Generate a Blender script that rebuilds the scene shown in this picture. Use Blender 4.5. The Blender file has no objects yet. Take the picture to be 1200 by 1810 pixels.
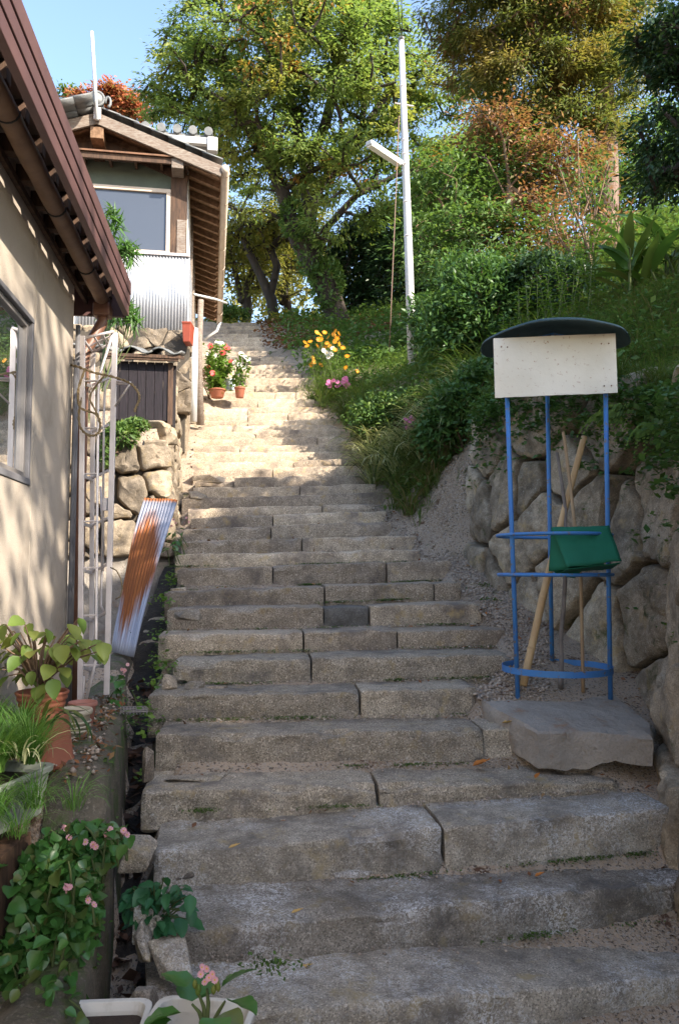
import bpy, math, random
import numpy as np
from mathutils import Vector, Matrix, noise

random.seed(7)
RNG = np.random.default_rng(7)
S = bpy.context.scene
COL = S.collection
rad = math.radians

# ------------------------------------------------------------------ camera
F_PX, CX, CY, PITCH = 1408.0, 600.0, 905.0, rad(4.06)      # calibration of the photograph (1200 x 1810)
cam_d = bpy.data.cameras.new('camera')
cam_d.sensor_fit = 'VERTICAL'
cam_d.sensor_height = 36.0
cam_d.lens = 36.0 * F_PX / 1810.0
cam_d.clip_start, cam_d.clip_end = 0.05, 2000
cam = bpy.data.objects.new('camera', cam_d)
COL.objects.link(cam)
cam.location = (0, 0, 0)
cam.rotation_euler = (rad(90) + PITCH, 0, 0)
S.camera = cam

# ------------------------------------------------------------------ sky, sun, exposure
SUN_AZ, SUN_EL = rad(126), rad(34)      # azimuth clockwise from +Y (the view direction)
world = bpy.data.worlds.new('World')
S.world = world
world.use_nodes = True
wn = world.node_tree
bg = wn.nodes['Background']
sky = wn.nodes.new('ShaderNodeTexSky')
sky.sky_type = 'NISHITA'
sky.sun_disc = False
sky.sun_elevation = SUN_EL
sky.sun_rotation = SUN_AZ
sky.air_density = 1.0
sky.dust_density = 1.3
sky.ozone_density = 1.0
wn.links.new(sky.outputs[0], bg.inputs[0])
bg.inputs[1].default_value = 0.14
sun_d = bpy.data.lights.new('sun', 'SUN')
sun_d.energy = 4.0
sun_d.angle = rad(0.53)
sun_d.color = (1.0, 0.91, 0.78)
sun = bpy.data.objects.new('sun', sun_d)
COL.objects.link(sun)
TOSUN = Vector((math.sin(SUN_AZ) * math.cos(SUN_EL), math.cos(SUN_AZ) * math.cos(SUN_EL), math.sin(SUN_EL)))
sun.rotation_euler = TOSUN.to_track_quat('Z', 'Y').to_euler()
sun.location = (20, -5, 20)
S.view_settings.view_transform = 'Standard'
S.view_settings.look = 'None'
S.view_settings.gamma = 1
S.view_settings.use_curve_mapping = False
S.view_settings.exposure = 1.86
S.cycles.use_denoising = True
S.cycles.max_bounces = 8
S.cycles.diffuse_bounces = 4
S.cycles.glossy_bounces = 3
S.cycles.transmission_bounces = 4
S.cycles.transparent_max_bounces = 8

# ------------------------------------------------------------------ measuring helpers
def ray(px, py):
    x, v = (px - CX) / F_PX, (CY - py) / F_PX
    return Vector((x, math.cos(PITCH) - v * math.sin(PITCH), math.sin(PITCH) + v * math.cos(PITCH)))

def P(px, py, Y):
    d = ray(px, py)
    return d * (Y / d.y)

def PZ(px, py, z):
    d = ray(px, py)
    return d * (z / d.z)

def PP(px, py, o, n):
    d = ray(px, py)
    return d * (Vector(o).dot(n) / d.dot(n))

def mpp(Y):
    return Y / F_PX          # metres per photo pixel at distance Y

def nz(x, y=0.0, z=0.0):
    return noise.noise(Vector((x, y, z)))

# ------------------------------------------------------------------ objects
def link(o, parent=None):
    COL.objects.link(o)
    if parent is not None:
        o.parent = parent
    return o

def tag(o, label=None, cat=None, group=None, kind=None):
    if label: o['label'] = label
    if cat: o['category'] = cat
    if group: o['group'] = group
    if kind: o['kind'] = kind
    return o

def thing(name, label, cat, loc=(0, 0, 0), group=None):
    o = bpy.data.objects.new(name, None)
    o.empty_display_size = 0.1
    o.location = loc
    link(o)
    return tag(o, label, cat, group)

def origin_of(o):
    p = Vector((0, 0, 0))
    while o is not None:
        p += Vector(o.location)
        o = o.parent
    return p

class G:
    """collects faces; coordinates are world metres"""
    def __init__(self):
        self.v, self.f = [], []

    def add(self, vs, fs):
        b = len(self.v)
        self.v += [tuple(p) for p in vs]
        self.f += [tuple(i + b for i in f) for f in fs]
        return self

    def bx(self, lo, hi, fn=None):
        (x0, y0, z0), (x1, y1, z1) = lo, hi
        vs = [(x0, y0, z0), (x1, y0, z0), (x1, y1, z0), (x0, y1, z0), (x0, y0, z1), (x1, y0, z1), (x1, y1, z1), (x0, y1, z1)]
        if fn: vs = [fn(*p) for p in vs]
        return self.add(vs, [(0, 3, 2, 1), (4, 5, 6, 7), (0, 1, 5, 4), (1, 2, 6, 5), (2, 3, 7, 6), (3, 0, 4, 7)])

    def bar(self, a, b, w, h, up=(0, 0, 1)):
        """rectangular bar from a to b"""
        a, b = Vector(a), Vector(b)
        d = (b - a).normalized()
        s = d.cross(Vector(up))
        if s.length < 1e-4: s = d.cross(Vector((1, 0, 0)))
        s.normalize()
        u = s.cross(d).normalized()
        vs = []
        for p in (a, b):
            vs += [p - s * w / 2 - u * h / 2, p + s * w / 2 - u * h / 2, p + s * w / 2 + u * h / 2, p - s * w / 2 + u * h / 2]
        return self.add(vs, [(0, 1, 2, 3), (7, 6, 5, 4), (0, 4, 5, 1), (1, 5, 6, 2), (2, 6, 7, 3), (3, 7, 4, 0)])

    def tube(self, pts, r, n=8, cap=True):
        pts = [Vector(p) for p in pts]
        rs = r if isinstance(r, (list, tuple)) else [r] * len(pts)
        vs, fs = [], []
        t0 = (pts[1] - pts[0]).normalized()
        s = t0.cross(Vector((0, 0, 1)))
        if s.length < 1e-3: s = t0.cross(Vector((1, 0, 0)))
        s.normalize()
        for i, p in enumerate(pts):
            t = (pts[min(i + 1, len(pts) - 1)] - pts[max(i - 1, 0)]).normalized()
            s = (s - t * s.dot(t)).normalized()
            u = t.cross(s)
            for k in range(n):
                a = 2 * math.pi * k / n
                vs.append(p + (s * math.cos(a) + u * math.sin(a)) * rs[i])
        for i in range(len(pts) - 1):
            for k in range(n):
                k2 = (k + 1) % n
                fs.append((i * n + k, i * n + k2, (i + 1) * n + k2, (i + 1) * n + k))
        if cap:
            fs.append(tuple(reversed(range(n))))
            fs.append(tuple(range((len(pts) - 1) * n, len(pts) * n)))
        return self.add(vs, fs)

    def lathe(self, c, prof, n=20, fn=None):
        c = Vector(c)
        vs, fs = [], []
        for r, z in prof:
            for k in range(n):
                a = 2 * math.pi * k / n
                p = Vector((r * math.cos(a), r * math.sin(a), z))
                vs.append(c + (fn(p) if fn else p))
        m = len(prof)
        for i in range(m - 1):
            for k in range(n):
                k2 = (k + 1) % n
                fs.append((i * n + k, i * n + k2, (i + 1) * n + k2, (i + 1) * n + k))
        return self.add(vs, fs)

    def build(self, name, mat, parent=None, smooth=False, bevel=0, label=None, crisp=0):
        o0 = origin_of(parent)
        me = bpy.data.meshes.new(name)
        me.from_pydata([(p[0] - o0.x, p[1] - o0.y, p[2] - o0.z) for p in self.v], [], self.f)
        if smooth:
            me.polygons.foreach_set('use_smooth', [True] * len(me.polygons))
        me.materials.append(mat)
        if crisp: me.set_sharp_from_angle(angle=rad(crisp))
        o = bpy.data.objects.new(name, me)
        link(o, parent)
        if bevel:
            b = o.modifiers.new('bevel', 'BEVEL')
            b.width, b.segments, b.limit_method = bevel, 2, 'ANGLE'
        if label: o['label'] = label
        return o

def mesh_np(name, V, T, mats, parent=None, smooth=False, midx=None, data_only=False):
    """V (n,3) world coordinates, T (m,k) faces"""
    V = np.asarray(V, dtype=np.float32)
    T = np.asarray(T, dtype=np.int32)
    if not data_only:
        o0 = origin_of(parent)
        V = V - np.array((o0.x, o0.y, o0.z), dtype=np.float32)
    me = bpy.data.meshes.new(name)
    k = T.shape[1]
    me.vertices.add(len(V)); me.vertices.foreach_set('co', V.ravel())
    me.loops.add(T.size); me.loops.foreach_set('vertex_index', T.ravel())
    me.polygons.add(len(T)); me.polygons.foreach_set('loop_start', np.arange(0, T.size, k, dtype=np.int32))
    if smooth: me.polygons.foreach_set('use_smooth', np.ones(len(T), dtype=bool))
    mats = mats if isinstance(mats, (list, tuple)) else [mats]
    for m in mats: me.materials.append(m)
    if midx is not None: me.polygons.foreach_set('material_index', np.asarray(midx, dtype=np.int32))
    me.update(calc_edges=True)
    if data_only: return me
    return link(bpy.data.objects.new(name, me), parent)

def place(name, me, parent, loc, rot=(0, 0, 0), scale=(1, 1, 1)):
    """object sharing mesh data; loc in world metres"""
    o = bpy.data.objects.new(name, me)
    o.location = Vector(loc) - origin_of(parent)
    o.rotation_euler = rot
    o.scale = scale
    return link(o, parent)

# ------------------------------------------------------------------ materials
def new_mat(name):
    m = bpy.data.materials.new(name)
    m.use_nodes = True
    nt = m.node_tree
    for n in list(nt.nodes):
        if n.type != 'OUTPUT_MATERIAL': nt.nodes.remove(n)
    return m, nt, nt.nodes['Material Output']

def N(nt, t, **kw):
    n = nt.nodes.new('ShaderNode' + t)
    for k, v in kw.items():
        if k in n.inputs.keys() if isinstance(k, str) else False:
            n.inputs[k].default_value = v
        else:
            setattr(n, k, v)
    return n

def c4(c): return (c[0], c[1], c[2], 1.0)

def mixc(nt, fac, a, b, mode='MIX'):
    n = nt.nodes.new('ShaderNodeMix')
    n.data_type = 'RGBA'; n.blend_type = mode
    for sock, val in ((n.inputs[0], fac), (n.inputs[6], a), (n.inputs[7], b)):
        if hasattr(val, 'links') or hasattr(val, 'is_output'): nt.links.new(val, sock)
        elif isinstance(val, (int, float)): sock.default_value = val
        else: sock.default_value = c4(val)
    return n.outputs[2]

def ramp(nt, src, p0, p1, a=(0, 0, 0), b=(1, 1, 1)):
    n = nt.nodes.new('ShaderNodeValToRGB')
    n.color_ramp.elements[0].position = p0; n.color_ramp.elements[0].color = c4(a)
    n.color_ramp.elements[1].position = p1; n.color_ramp.elements[1].color = c4(b)
    nt.links.new(src, n.inputs[0])
    return n.outputs[0]

def tex(nt, vec, scale, detail=4, rough=0.6, kind='Noise', dist=0.0):
    n = nt.nodes.new('ShaderNodeTex' + kind)
    n.inputs['Scale'].default_value = scale
    if kind == 'Noise':
        n.inputs['Detail'].default_value = detail
        n.inputs['Roughness'].default_value = rough
        n.inputs['Distortion'].default_value = dist
    nt.links.new(vec, n.inputs['Vector'])
    return n.outputs[0]

def world_vec(nt, stretch=(1, 1, 1), rand=False, obj=False):
    if obj:
        src = nt.nodes.new('ShaderNodeTexCoord').outputs['Object']
    else:
        src = nt.nodes.new('ShaderNodeNewGeometry').outputs['Position']
    if rand:
        oi = nt.nodes.new('ShaderNodeObjectInfo')
        ml = nt.nodes.new('ShaderNodeVectorMath'); ml.operation = 'SCALE'
        ml.inputs[0].default_value = (37.0, 19.0, 53.0)
        nt.links.new(oi.outputs['Random'], ml.inputs['Scale'])
        ad = nt.nodes.new('ShaderNodeVectorMath'); ad.operation = 'ADD'
        nt.links.new(src, ad.inputs[0]); nt.links.new(ml.outputs[0], ad.inputs[1])
        src = ad.outputs[0]
    mp = nt.nodes.new('ShaderNodeMapping')
    mp.inputs['Scale'].default_value = stretch
    nt.links.new(src, mp.inputs['Vector'])
    return mp.outputs[0]

def bumpn(nt, h, strength, dist, prev=None):
    b = nt.nodes.new('ShaderNodeBump')
    b.inputs['Strength'].default_value = strength
    b.inputs['Distance'].default_value = dist
    nt.links.new(h, b.inputs['Height'])
    if prev: nt.links.new(prev, b.inputs['Normal'])
    return b.outputs[0]

def surf(name, base, alt=None, scale=3, p=(0.35, 0.65), grain=None, gscale=60, gp=(0.4, 0.6), spot=None, sscale=6, sp=(0.6, 0.66),
         rough=0.85, metal=0.0, bump=0.3, bscale=30, bdist=0.01, bump2=0, b2scale=6, b2dist=0.03, stretch=(1, 1, 1), rand=True, obj=False, spec=0.3):
    m, nt, out = new_mat(name)
    vec = world_vec(nt, stretch, rand, obj)
    col = base
    if alt is not None:
        col = mixc(nt, ramp(nt, tex(nt, vec, scale), p[0], p[1]), base, alt)
    if grain is not None:
        col = mixc(nt, ramp(nt, tex(nt, vec, gscale, 3, 0.7), gp[0], gp[1]), col, grain)
    if spot is not None:
        col = mixc(nt, ramp(nt, tex(nt, vec, sscale, 6, 0.7), sp[0], sp[1]), col, spot)
    b = nt.nodes.new('ShaderNodeBsdfPrincipled')
    if hasattr(col, 'is_output'): nt.links.new(col, b.inputs['Base Color'])
    else: b.inputs['Base Color'].default_value = c4(col)
    b.inputs['Roughness'].default_value = rough
    b.inputs['Metallic'].default_value = metal
    b.inputs['Specular IOR Level'].default_value = spec
    nrm = None
    if bump2: nrm = bumpn(nt, tex(nt, vec, b2scale, 5, 0.6), bump2, b2dist)
    if bump: nrm = bumpn(nt, tex(nt, vec, bscale, 5, 0.65), bump, bdist, nrm)
    if nrm: nt.links.new(nrm, b.inputs['Normal'])
    nt.links.new(b.outputs[0], out.inputs[0])
    return m

def leafmat(name, cols, trans=0.35, rough=0.5, spec=0.3, tint=None, tscale=0.6, tp=(0.5, 0.62), obj_random=False):
    """cols: list of leaf colours, one picked per leaf; tint: second colour in whole patches (a turning branch)"""
    m, nt, out = new_mat(name)
    if obj_random: r = nt.nodes.new('ShaderNodeObjectInfo').outputs['Random']
    else: r = nt.nodes.new('ShaderNodeNewGeometry').outputs['Random Per Island']
    rp = nt.nodes.new('ShaderNodeValToRGB')
    els = rp.color_ramp.elements
    while len(els) < len(cols): els.new(0.5)
    if len(cols) == 1: cols = [cols[0], cols[0]]
    for i, c in enumerate(cols):
        els[i].position = i / max(1, len(cols) - 1); els[i].color = c4(c)
    nt.links.new(r, rp.inputs[0])
    col = rp.outputs[0]
    if tint is not None:
        vec = world_vec(nt)
        f = ramp(nt, tex(nt, vec, tscale, 3, 0.6), tp[0], tp[1])
        col = mixc(nt, f, col, tint)
    b = nt.nodes.new('ShaderNodeBsdfPrincipled')
    nt.links.new(col, b.inputs['Base Color'])
    b.inputs['Roughness'].default_value = rough
    b.inputs['Specular IOR Level'].default_value = spec
    t = nt.nodes.new('ShaderNodeBsdfTranslucent')
    tc = mixc(nt, 1.0, col, (1.15, 1.15, 0.7), 'MULTIPLY')
    nt.links.new(tc, t.inputs[0])
    mx = nt.nodes.new('ShaderNodeMixShader')
    mx.inputs[0].default_value = trans
    nt.links.new(b.outputs[0], mx.inputs[1]); nt.links.new(t.outputs[0], mx.inputs[2])
    nt.links.new(mx.outputs[0], out.inputs[0])
    return m

M = {}
def granite(name, base, alt, dark, dp, fleck, fp, speck=1.0, moss=.0):
    m, nt, out = new_mat(name)
    vec = world_vec(nt, rand=True)
    col = mixc(nt, ramp(nt, tex(nt, vec, 4.0), 0.35, 0.7), base, alt)
    col = mixc(nt, ramp(nt, tex(nt, vec, 16, 6, .7), 0.42, 0.68), col, (alt[0] * .72, alt[1] * .70, alt[2] * .66))
    if speck:
        sd = ramp(nt, tex(nt, vec, 150, 2, 0.7), 0.50, 0.62, (0, 0, 0), (speck, speck, speck))
        col = mixc(nt, sd, col, (alt[0] * .40, alt[1] * .40, alt[2] * .40))
        sl = ramp(nt, tex(nt, vec, 120, 2, 0.6), 0.56, 0.66, (0, 0, 0), (speck * .8, speck * .8, speck * .8))
        col = mixc(nt, sl, col, (base[0] * 1.6, base[1] * 1.6, base[2] * 1.65))
    col = mixc(nt, ramp(nt, tex(nt, vec, 3.2, 8, 0.72), dp[0], dp[1]), col, dark)                 # weather stains
    col = mixc(nt, ramp(nt, tex(nt, vec, 9, 4, 0.6), 0.58, 0.74), col, (base[0] * .8, base[1] * .72, base[2] * .5))   # soil tinge
    if moss: col = mixc(nt, ramp(nt, tex(nt, vec, 5, 7, 0.7), .66 - moss, .76 - moss), col, (.065, .075, .03))
    oi = nt.nodes.new('ShaderNodeObjectInfo')
    col = mixc(nt, 1.0, col, ramp(nt, oi.outputs['Random'], 0, 1, (.66, .64, .62), (1.22, 1.18, 1.10)), 'MULTIPLY')
    # pale lichen flecks, thick in some places
    big = ramp(nt, tex(nt, vec, 2.6, 5, .7), 0.46, 0.66)
    sm = ramp(nt, tex(nt, vec, 75, 6, 0.78, dist=1.2), fp[0], fp[1])
    mm = nt.nodes.new('ShaderNodeMath'); mm.operation = 'MULTIPLY'
    nt.links.new(big, mm.inputs[0]); nt.links.new(sm, mm.inputs[1])
    col = mixc(nt, mm.outputs[0], col, fleck)
    b = nt.nodes.new('ShaderNodeBsdfPrincipled')
    nt.links.new(col, b.inputs['Base Color'])
    b.inputs['Roughness'].default_value = 0.9
    b.inputs['Specular IOR Level'].default_value = 0.25
    nrm = bumpn(nt, tex(nt, vec, 14, 8, 0.75), 0.6, 0.016)
    nrm = bumpn(nt, tex(nt, vec, 55, 5, 0.75), 0.7, 0.009, nrm)
    nrm = bumpn(nt, tex(nt, vec, 150, 2, 0.6), 0.5, 0.004, nrm)
    nt.links.new(nrm, b.inputs['Normal'])
    nt.links.new(b.outputs[0], out.inputs[0])
    return m

M['granite'] = granite('granite', (.50, .415, .32), (.40, .33, .255), (.17, .14, .12), (.47, .66), (.58, .54, .47), (.58, .66))
M['granite_dark'] = granite('granite_weathered', (.43, .385, .325), (.335, .30, .255), (.14, .125, .112), (.48, .68), (.66, .64, .62), (.49, .56), .8)
M['granite_grey'] = granite('granite_grey', (.40, .345, .275), (.32, .275, .22), (.13, .115, .105), (.48, .66), (.52, .49, .44), (.57, .65))
M['granite_black'] = granite('granite_black', (.20, .19, .18), (.15, .14, .13), (.08, .078, .075), (.5, .66), (.3, .3, .28), (.6, .68), .5)
M['wall_stone'] = granite('wall_stone', (.45, .385, .30), (.32, .27, .205), (.11, .092, .07), (.44, .66), (.46, .45, .38), (.54, .62), .5, .08)
M['rubble'] = granite('rubble_stone', (.33, .275, .21), (.25, .205, .155), (.10, .085, .07), (.50, .68), (.48, .45, .38), (.60, .68), .5)
M['concrete'] = surf('concrete', (.33, .29, .245), (.25, .215, .18), 5, grain=(.24, .21, .175), gscale=120, gp=(.5, .7), spot=(.27, .15, .08), sscale=5, sp=(.58, .74), bump=.7, bscale=70, bdist=.010, bump2=.9, b2scale=13, b2dist=.03)
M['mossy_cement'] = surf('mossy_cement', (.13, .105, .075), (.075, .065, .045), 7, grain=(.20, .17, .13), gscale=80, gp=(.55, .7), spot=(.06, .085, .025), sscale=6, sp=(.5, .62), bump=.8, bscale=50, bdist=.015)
M['mortar'] = surf('mortar', (.07, .058, .045), (.04, .033, .026), 6, bump=.6, bscale=60)
M['plaster'] = surf('plaster_sand', (.40, .34, .275), (.34, .29, .23), 3, spot=(.25, .205, .16), sscale=3.0, sp=(.54, .80), grain=(.36, .30, .25), gscale=150, gp=(.5, .68), bump=.6, bscale=170, bdist=.006)
M['white_plaster'] = surf('white_plaster', (.62, .60, .56), (.52, .50, .46), 4, bump=.4, bscale=50)
M['brown_metal'] = surf('brown_metal', (.075, .036, .034), (.10, .048, .043), 3, rough=.5, bump=.08, bscale=25, spec=.5)
M['copper'] = surf('copper_pipe', (.20, .095, .055), (.14, .065, .04), 6, rough=.45, bump=.1, spec=.5)
M['bamboo_gutter'] = surf('bamboo_gutter', (.20, .12, .07), (.14, .08, .05), 9, rough=.55, bump=.2, spec=.4)
M['wood_dark'] = surf('dark_wood', (.075, .042, .027), (.12, .068, .04), 4, stretch=(1, 1, .15), grain=(.05, .03, .02), gscale=30, rough=.8)
M['wood_shed'] = surf('shed_wood', (.015, .011, .015), (.022, .016, .020), 5, stretch=(3, 3, .25), grain=(.010, .008, .010), gscale=30, rough=.8)
M['wood_red'] = surf('rafter_wood', (.15, .085, .045), (.10, .055, .03), 6, grain=(.22, .13, .075), gscale=18, rough=.8)
M['wood_board'] = surf('ceiling_board', (.27, .17, .095), (.20, .12, .065), 5, stretch=(.4, 3, 1), grain=(.14, .08, .045), gscale=22, rough=.85)
M['wood_grey'] = surf('weathered_board', (.25, .215, .18), (.18, .15, .125), 5, stretch=(.4, 3, 3), grain=(.15, .11, .085), gscale=26, rough=.9)
M['green_board'] = surf('green_board', (.10, .115, .085), (.08, .09, .07), 3, rough=.8)
M['rust_metal'] = surf('rusted_canopy', (.10, .055, .035), (.20, .10, .055), 12, spot=(.28, .22, .18), sscale=9, sp=(.62, .7), rough=.8)
M['tile'] = surf('roof_tile', (.17, .17, .165), (.11, .115, .115), 8, rough=.55, bump=.3, spec=.4)
M['alu'] = surf('aluminium', (.66, .60, .57), (.55, .49, .47), 8, rough=.42, metal=.25, bump=.05, spec=.5)
M['grey_alu'] = surf('grey_aluminium', (.21, .19, .175), (.17, .155, .145), 8, rough=.45, metal=.2, bump=.05)
M['white_paint'] = surf('white_paint', (.46, .46, .455), (.39, .385, .375), 4, rough=.5, bump=.05, spec=.4)
M['beige_pvc'] = surf('beige_gutter', (.52, .43, .34), (.45, .36, .28), 5, rough=.5, bump=.05)
M['grey_pvc'] = surf('grey_pipe', (.16, .155, .16), (.12, .115, .12), 5, rough=.6, bump=.05)
M['corr'] = surf('corrugated_sheet', (.42, .43, .45), (.34, .35, .375), 2, rough=.4, metal=.35, bump=.05, spec=.5)
M['terracotta'] = surf('terracotta', (.30, .105, .06), (.24, .085, .05), 6, rough=.75, bump=.2, spot=(.36, .20, .15), sscale=7, sp=(.62, .75))
M['beige_pot'] = surf('beige_pot', (.42, .37, .28), (.35, .30, .23), 8, rough=.6, bump=.15)
M['plastic_white'] = surf('white_plastic', (.56, .53, .47), (.48, .45, .40), 5, rough=.6, bump=.1, grain=(.38, .35, .30), gscale=20, gp=(.55, .75))
M['planter_grey'] = surf('grey_planter', (.23, .25, .21), (.18, .20, .165), 5, rough=.65, bump=.1, grain=(.13, .14, .11), gscale=18, gp=(.52, .72))
M['blue_paint'] = surf('blue_paint', (.045, .16, .42), (.05, .18, .40), 8, spot=(.16, .13, .11), sscale=30, sp=(.57, .63), rough=.55, bump=.25, bscale=60, bdist=.003, spec=.4)
M['board_paint'] = surf('sign_board', (.68, .62, .52), (.60, .54, .44), 3, spot=(.32, .15, .07), sscale=42, sp=(.60, .68), rough=.65, bump=.12, bscale=40, rand=False)
M['hat_metal'] = surf('hat_metal', (.035, .065, .075), (.06, .10, .11), 7, spot=(.10, .055, .03), sscale=9, sp=(.62, .70), rough=.6, bump=.3)
M['green_cloth'] = surf('green_cloth', (.012, .135, .075), (.010, .115, .062), 6, rough=.75, bump=.35, bscale=14, bdist=.012)
M['bamboo'] = surf('bamboo_pole', (.50, .33, .16), (.42, .26, .12), 8, stretch=(3, 3, .4), rough=.5, bump=.1)
M['bamboo_old'] = surf('old_bamboo', (.36, .25, .14), (.28, .18, .10), 8, stretch=(3, 3, .4), rough=.6, bump=.1)
M['stick'] = surf('grey_stick', (.20, .17, .15), (.13, .11, .095), 10, rough=.9, bump=.5)
M['bark'] = surf('bark', (.055, .042, .033), (.032, .026, .021), 5, stretch=(1, 1, .3), spot=(.06, .07, .03), sscale=4, sp=(.58, .7), bump=1.0, bscale=16, bdist=.04, rand=False)
M['bark_light'] = surf('bark_cedar', (.20, .135, .10), (.13, .085, .065), 5, stretch=(2, 2, .2), bump=1.0, bscale=14, bdist=.04, rand=False)
M['stem_brown'] = surf('brown_stem', (.19, .12, .075), (.11, .07, .045), 8, bump=.3)
M['stem_green'] = surf('green_stem', (.10, .13, .045), (.08, .10, .035), 8, bump=.1)
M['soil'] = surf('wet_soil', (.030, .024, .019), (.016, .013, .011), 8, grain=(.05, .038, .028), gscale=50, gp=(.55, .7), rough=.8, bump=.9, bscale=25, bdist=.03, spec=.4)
M['pot_soil'] = surf('pot_soil', (.045, .03, .02), (.03, .02, .014), 14, bump=.8, bscale=60)
M['brick'] = surf('red_brick', (.34, .13, .07), (.28, .10, .055), 9, bump=.4, bscale=60)
M['rope'] = surf('straw_rope', (.22, .16, .085), (.14, .10, .05), 30, bump=.6, bscale=90)
M['wire'] = surf('black_wire', (.02, .02, .02), rough=.6, bump=0)
M['wire_brown'] = surf('brown_wire', (.16, .10, .07), rough=.6, bump=0)
M['interior'] = surf('dark_room', (.035, .032, .028), (.05, .045, .04), 2, bump=0)
M['curtain'] = surf('curtain', (.06, .065, .062), (.04, .045, .042), 3, stretch=(6, 6, .3), bump=0)

def glass(name, col, rough, trans):
    m, nt, out = new_mat(name)
    g = nt.nodes.new('ShaderNodeBsdfGlossy'); g.inputs['Roughness'].default_value = rough
    g.inputs[0].default_value = (.6, .62, .66, 1) if rough > .1 else (.9, .92, .95, 1)
    t = nt.nodes.new('ShaderNodeBsdfTransparent'); t.inputs[0].default_value = c4(col)
    d = nt.nodes.new('ShaderNodeBsdfDiffuse'); d.inputs[0].default_value = c4(col)
    m1 = nt.nodes.new('ShaderNodeMixShader'); m1.inputs[0].default_value = trans
    nt.links.new(d.outputs[0], m1.inputs[1]); nt.links.new(t.outputs[0], m1.inputs[2])
    fr = nt.nodes.new('ShaderNodeFresnel'); fr.inputs[0].default_value = 1.6
    m2 = nt.nodes.new('ShaderNodeMixShader')
    ad = nt.nodes.new('ShaderNodeMath'); ad.operation = 'MULTIPLY_ADD'; ad.inputs[1].default_value = .85; ad.inputs[2].default_value = .03
    nt.links.new(fr.outputs[0], ad.inputs[0]); nt.links.new(ad.outputs[0], m2.inputs[0])
    nt.links.new(m1.outputs[0], m2.inputs[1]); nt.links.new(g.outputs[0], m2.inputs[2])
    nt.links.new(m2.outputs[0], out.inputs[0])
    return m
M['pane_clear'] = glass('window_glass', (.55, .58, .58), .01, .85)
M['pane_frosted'] = glass('frosted_glass', (.055, .065, .085), .30, .0)

# ground: gritty granite sand, darker soil and leaf mould in patches
def ground_mat():
    m, nt, out = new_mat('ground')
    vec = world_vec(nt)
    col = mixc(nt, ramp(nt, tex(nt, vec, 1.6, 5), .42, .58), (.40, .305, .22), (.27, .20, .135))
    col = mixc(nt, ramp(nt, tex(nt, vec, 95, 2, .7), .5, .62), col, (.36, .31, .26))
    col = mixc(nt, ramp(nt, tex(nt, vec, 70, 2, .7), .56, .64), col, (.09, .07, .055))
    col = mixc(nt, ramp(nt, tex(nt, vec, 6, 5, .7), .60, .66), col, (.10, .055, .035))
    col = mixc(nt, ramp(nt, tex(nt, vec, 3.1, 6, .7), .60, .68), col, (.075, .085, .035))
    b = nt.nodes.new('ShaderNodeBsdfPrincipled')
    nt.links.new(col, b.inputs['Base Color'])
    b.inputs['Roughness'].default_value = .95
    b.inputs['Specular IOR Level'].default_value = .2
    nrm = bumpn(nt, tex(nt, vec, 18, 5, .7), .6, .04)
    nrm = bumpn(nt, tex(nt, vec, 90, 3, .7), .8, .012, nrm)
    nt.links.new(nrm, b.inputs['Normal'])
    nt.links.new(b.outputs[0], out.inputs[0])
    return m
M['ground'] = ground_mat()

# foliage
M['lf_big'] = leafmat('leaves_broad', [(.12, .19, .055), (.17, .245, .065), (.14, .21, .06), (.24, .29, .075)], .55, tint=(.30, .285, .065), tscale=.55, tp=(.52, .74))
M['lf_big_red'] = leafmat('leaves_turning', [(.34, .13, .04), (.30, .18, .04), (.24, .20, .04)], .4)
M['lf_yellow'] = leafmat('leaves_yellow', [(.22, .21, .04), (.15, .17, .035), (.28, .24, .05), (.11, .14, .03)], .5)
M['lf_dark'] = leafmat('leaves_dark', [(.022, .050, .018), (.036, .070, .024), (.028, .06, .024)], .25, rough=.4)
M['lf_mid'] = leafmat('leaves_mid', [(.06, .12, .03), (.10, .175, .04), (.075, .14, .035), (.14, .20, .045)], .42)
M['lf_bush'] = leafmat('leaves_bush', [(.042, .10, .028), (.08, .15, .034), (.055, .12, .03)], .35, rough=.4)
M['lf_conifer'] = leafmat('leaves_cedar', [(.13, .15, .035), (.09, .125, .032), (.19, .18, .045)], .45, tint=(.24, .18, .05), tscale=.9, tp=(.5, .66))
M['lf_brown'] = leafmat('leaves_brown', [(.28, .13, .065), (.20, .09, .045), (.30, .17, .08), (.12, .11, .04)], .4)
M['lf_red'] = leafmat('leaves_red', [(.40, .12, .07), (.44, .20, .10), (.36, .09, .06), (.20, .16, .05)], .45)
M['lf_bright'] = leafmat('leaves_bright', [(.10, .19, .03), (.15, .24, .04), (.075, .15, .028)], .4)
M['lf_begonia'] = leafmat('leaves_begonia', [(.040, .12, .025), (.065, .165, .035), (.05, .14, .03), (.11, .13, .035)], .3, rough=.3, spec=.5, obj_random=True)
M['lf_under'] = leafmat('leaves_begonia_small', [(.040, .12, .025), (.065, .165, .035), (.05, .14, .03), (.11, .13, .035)], .3, rough=.35)
M['lf_nettle'] = leafmat('leaves_nettle', [(.026, .10, .038), (.042, .135, .05)], .25, rough=.45, obj_random=True)
M['lf_pot'] = leafmat('leaves_potted', [(.10, .17, .035), (.16, .22, .04), (.20, .22, .05), (.12, .18, .035)], .4, rough=.45, obj_random=True)
M['lf_ginger'] = leafmat('leaves_ginger', [(.06, .13, .025), (.09, .17, .03), (.13, .15, .04)], .4, rough=.4, obj_random=True)
M['lf_bamboo'] = leafmat('leaves_narrow', [(.06, .14, .03), (.09, .18, .04)], .4)
M['grass'] = leafmat('grass_blades', [(.06, .125, .025), (.10, .165, .035), (.15, .17, .05), (.08, .14, .025)], .4)
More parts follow.
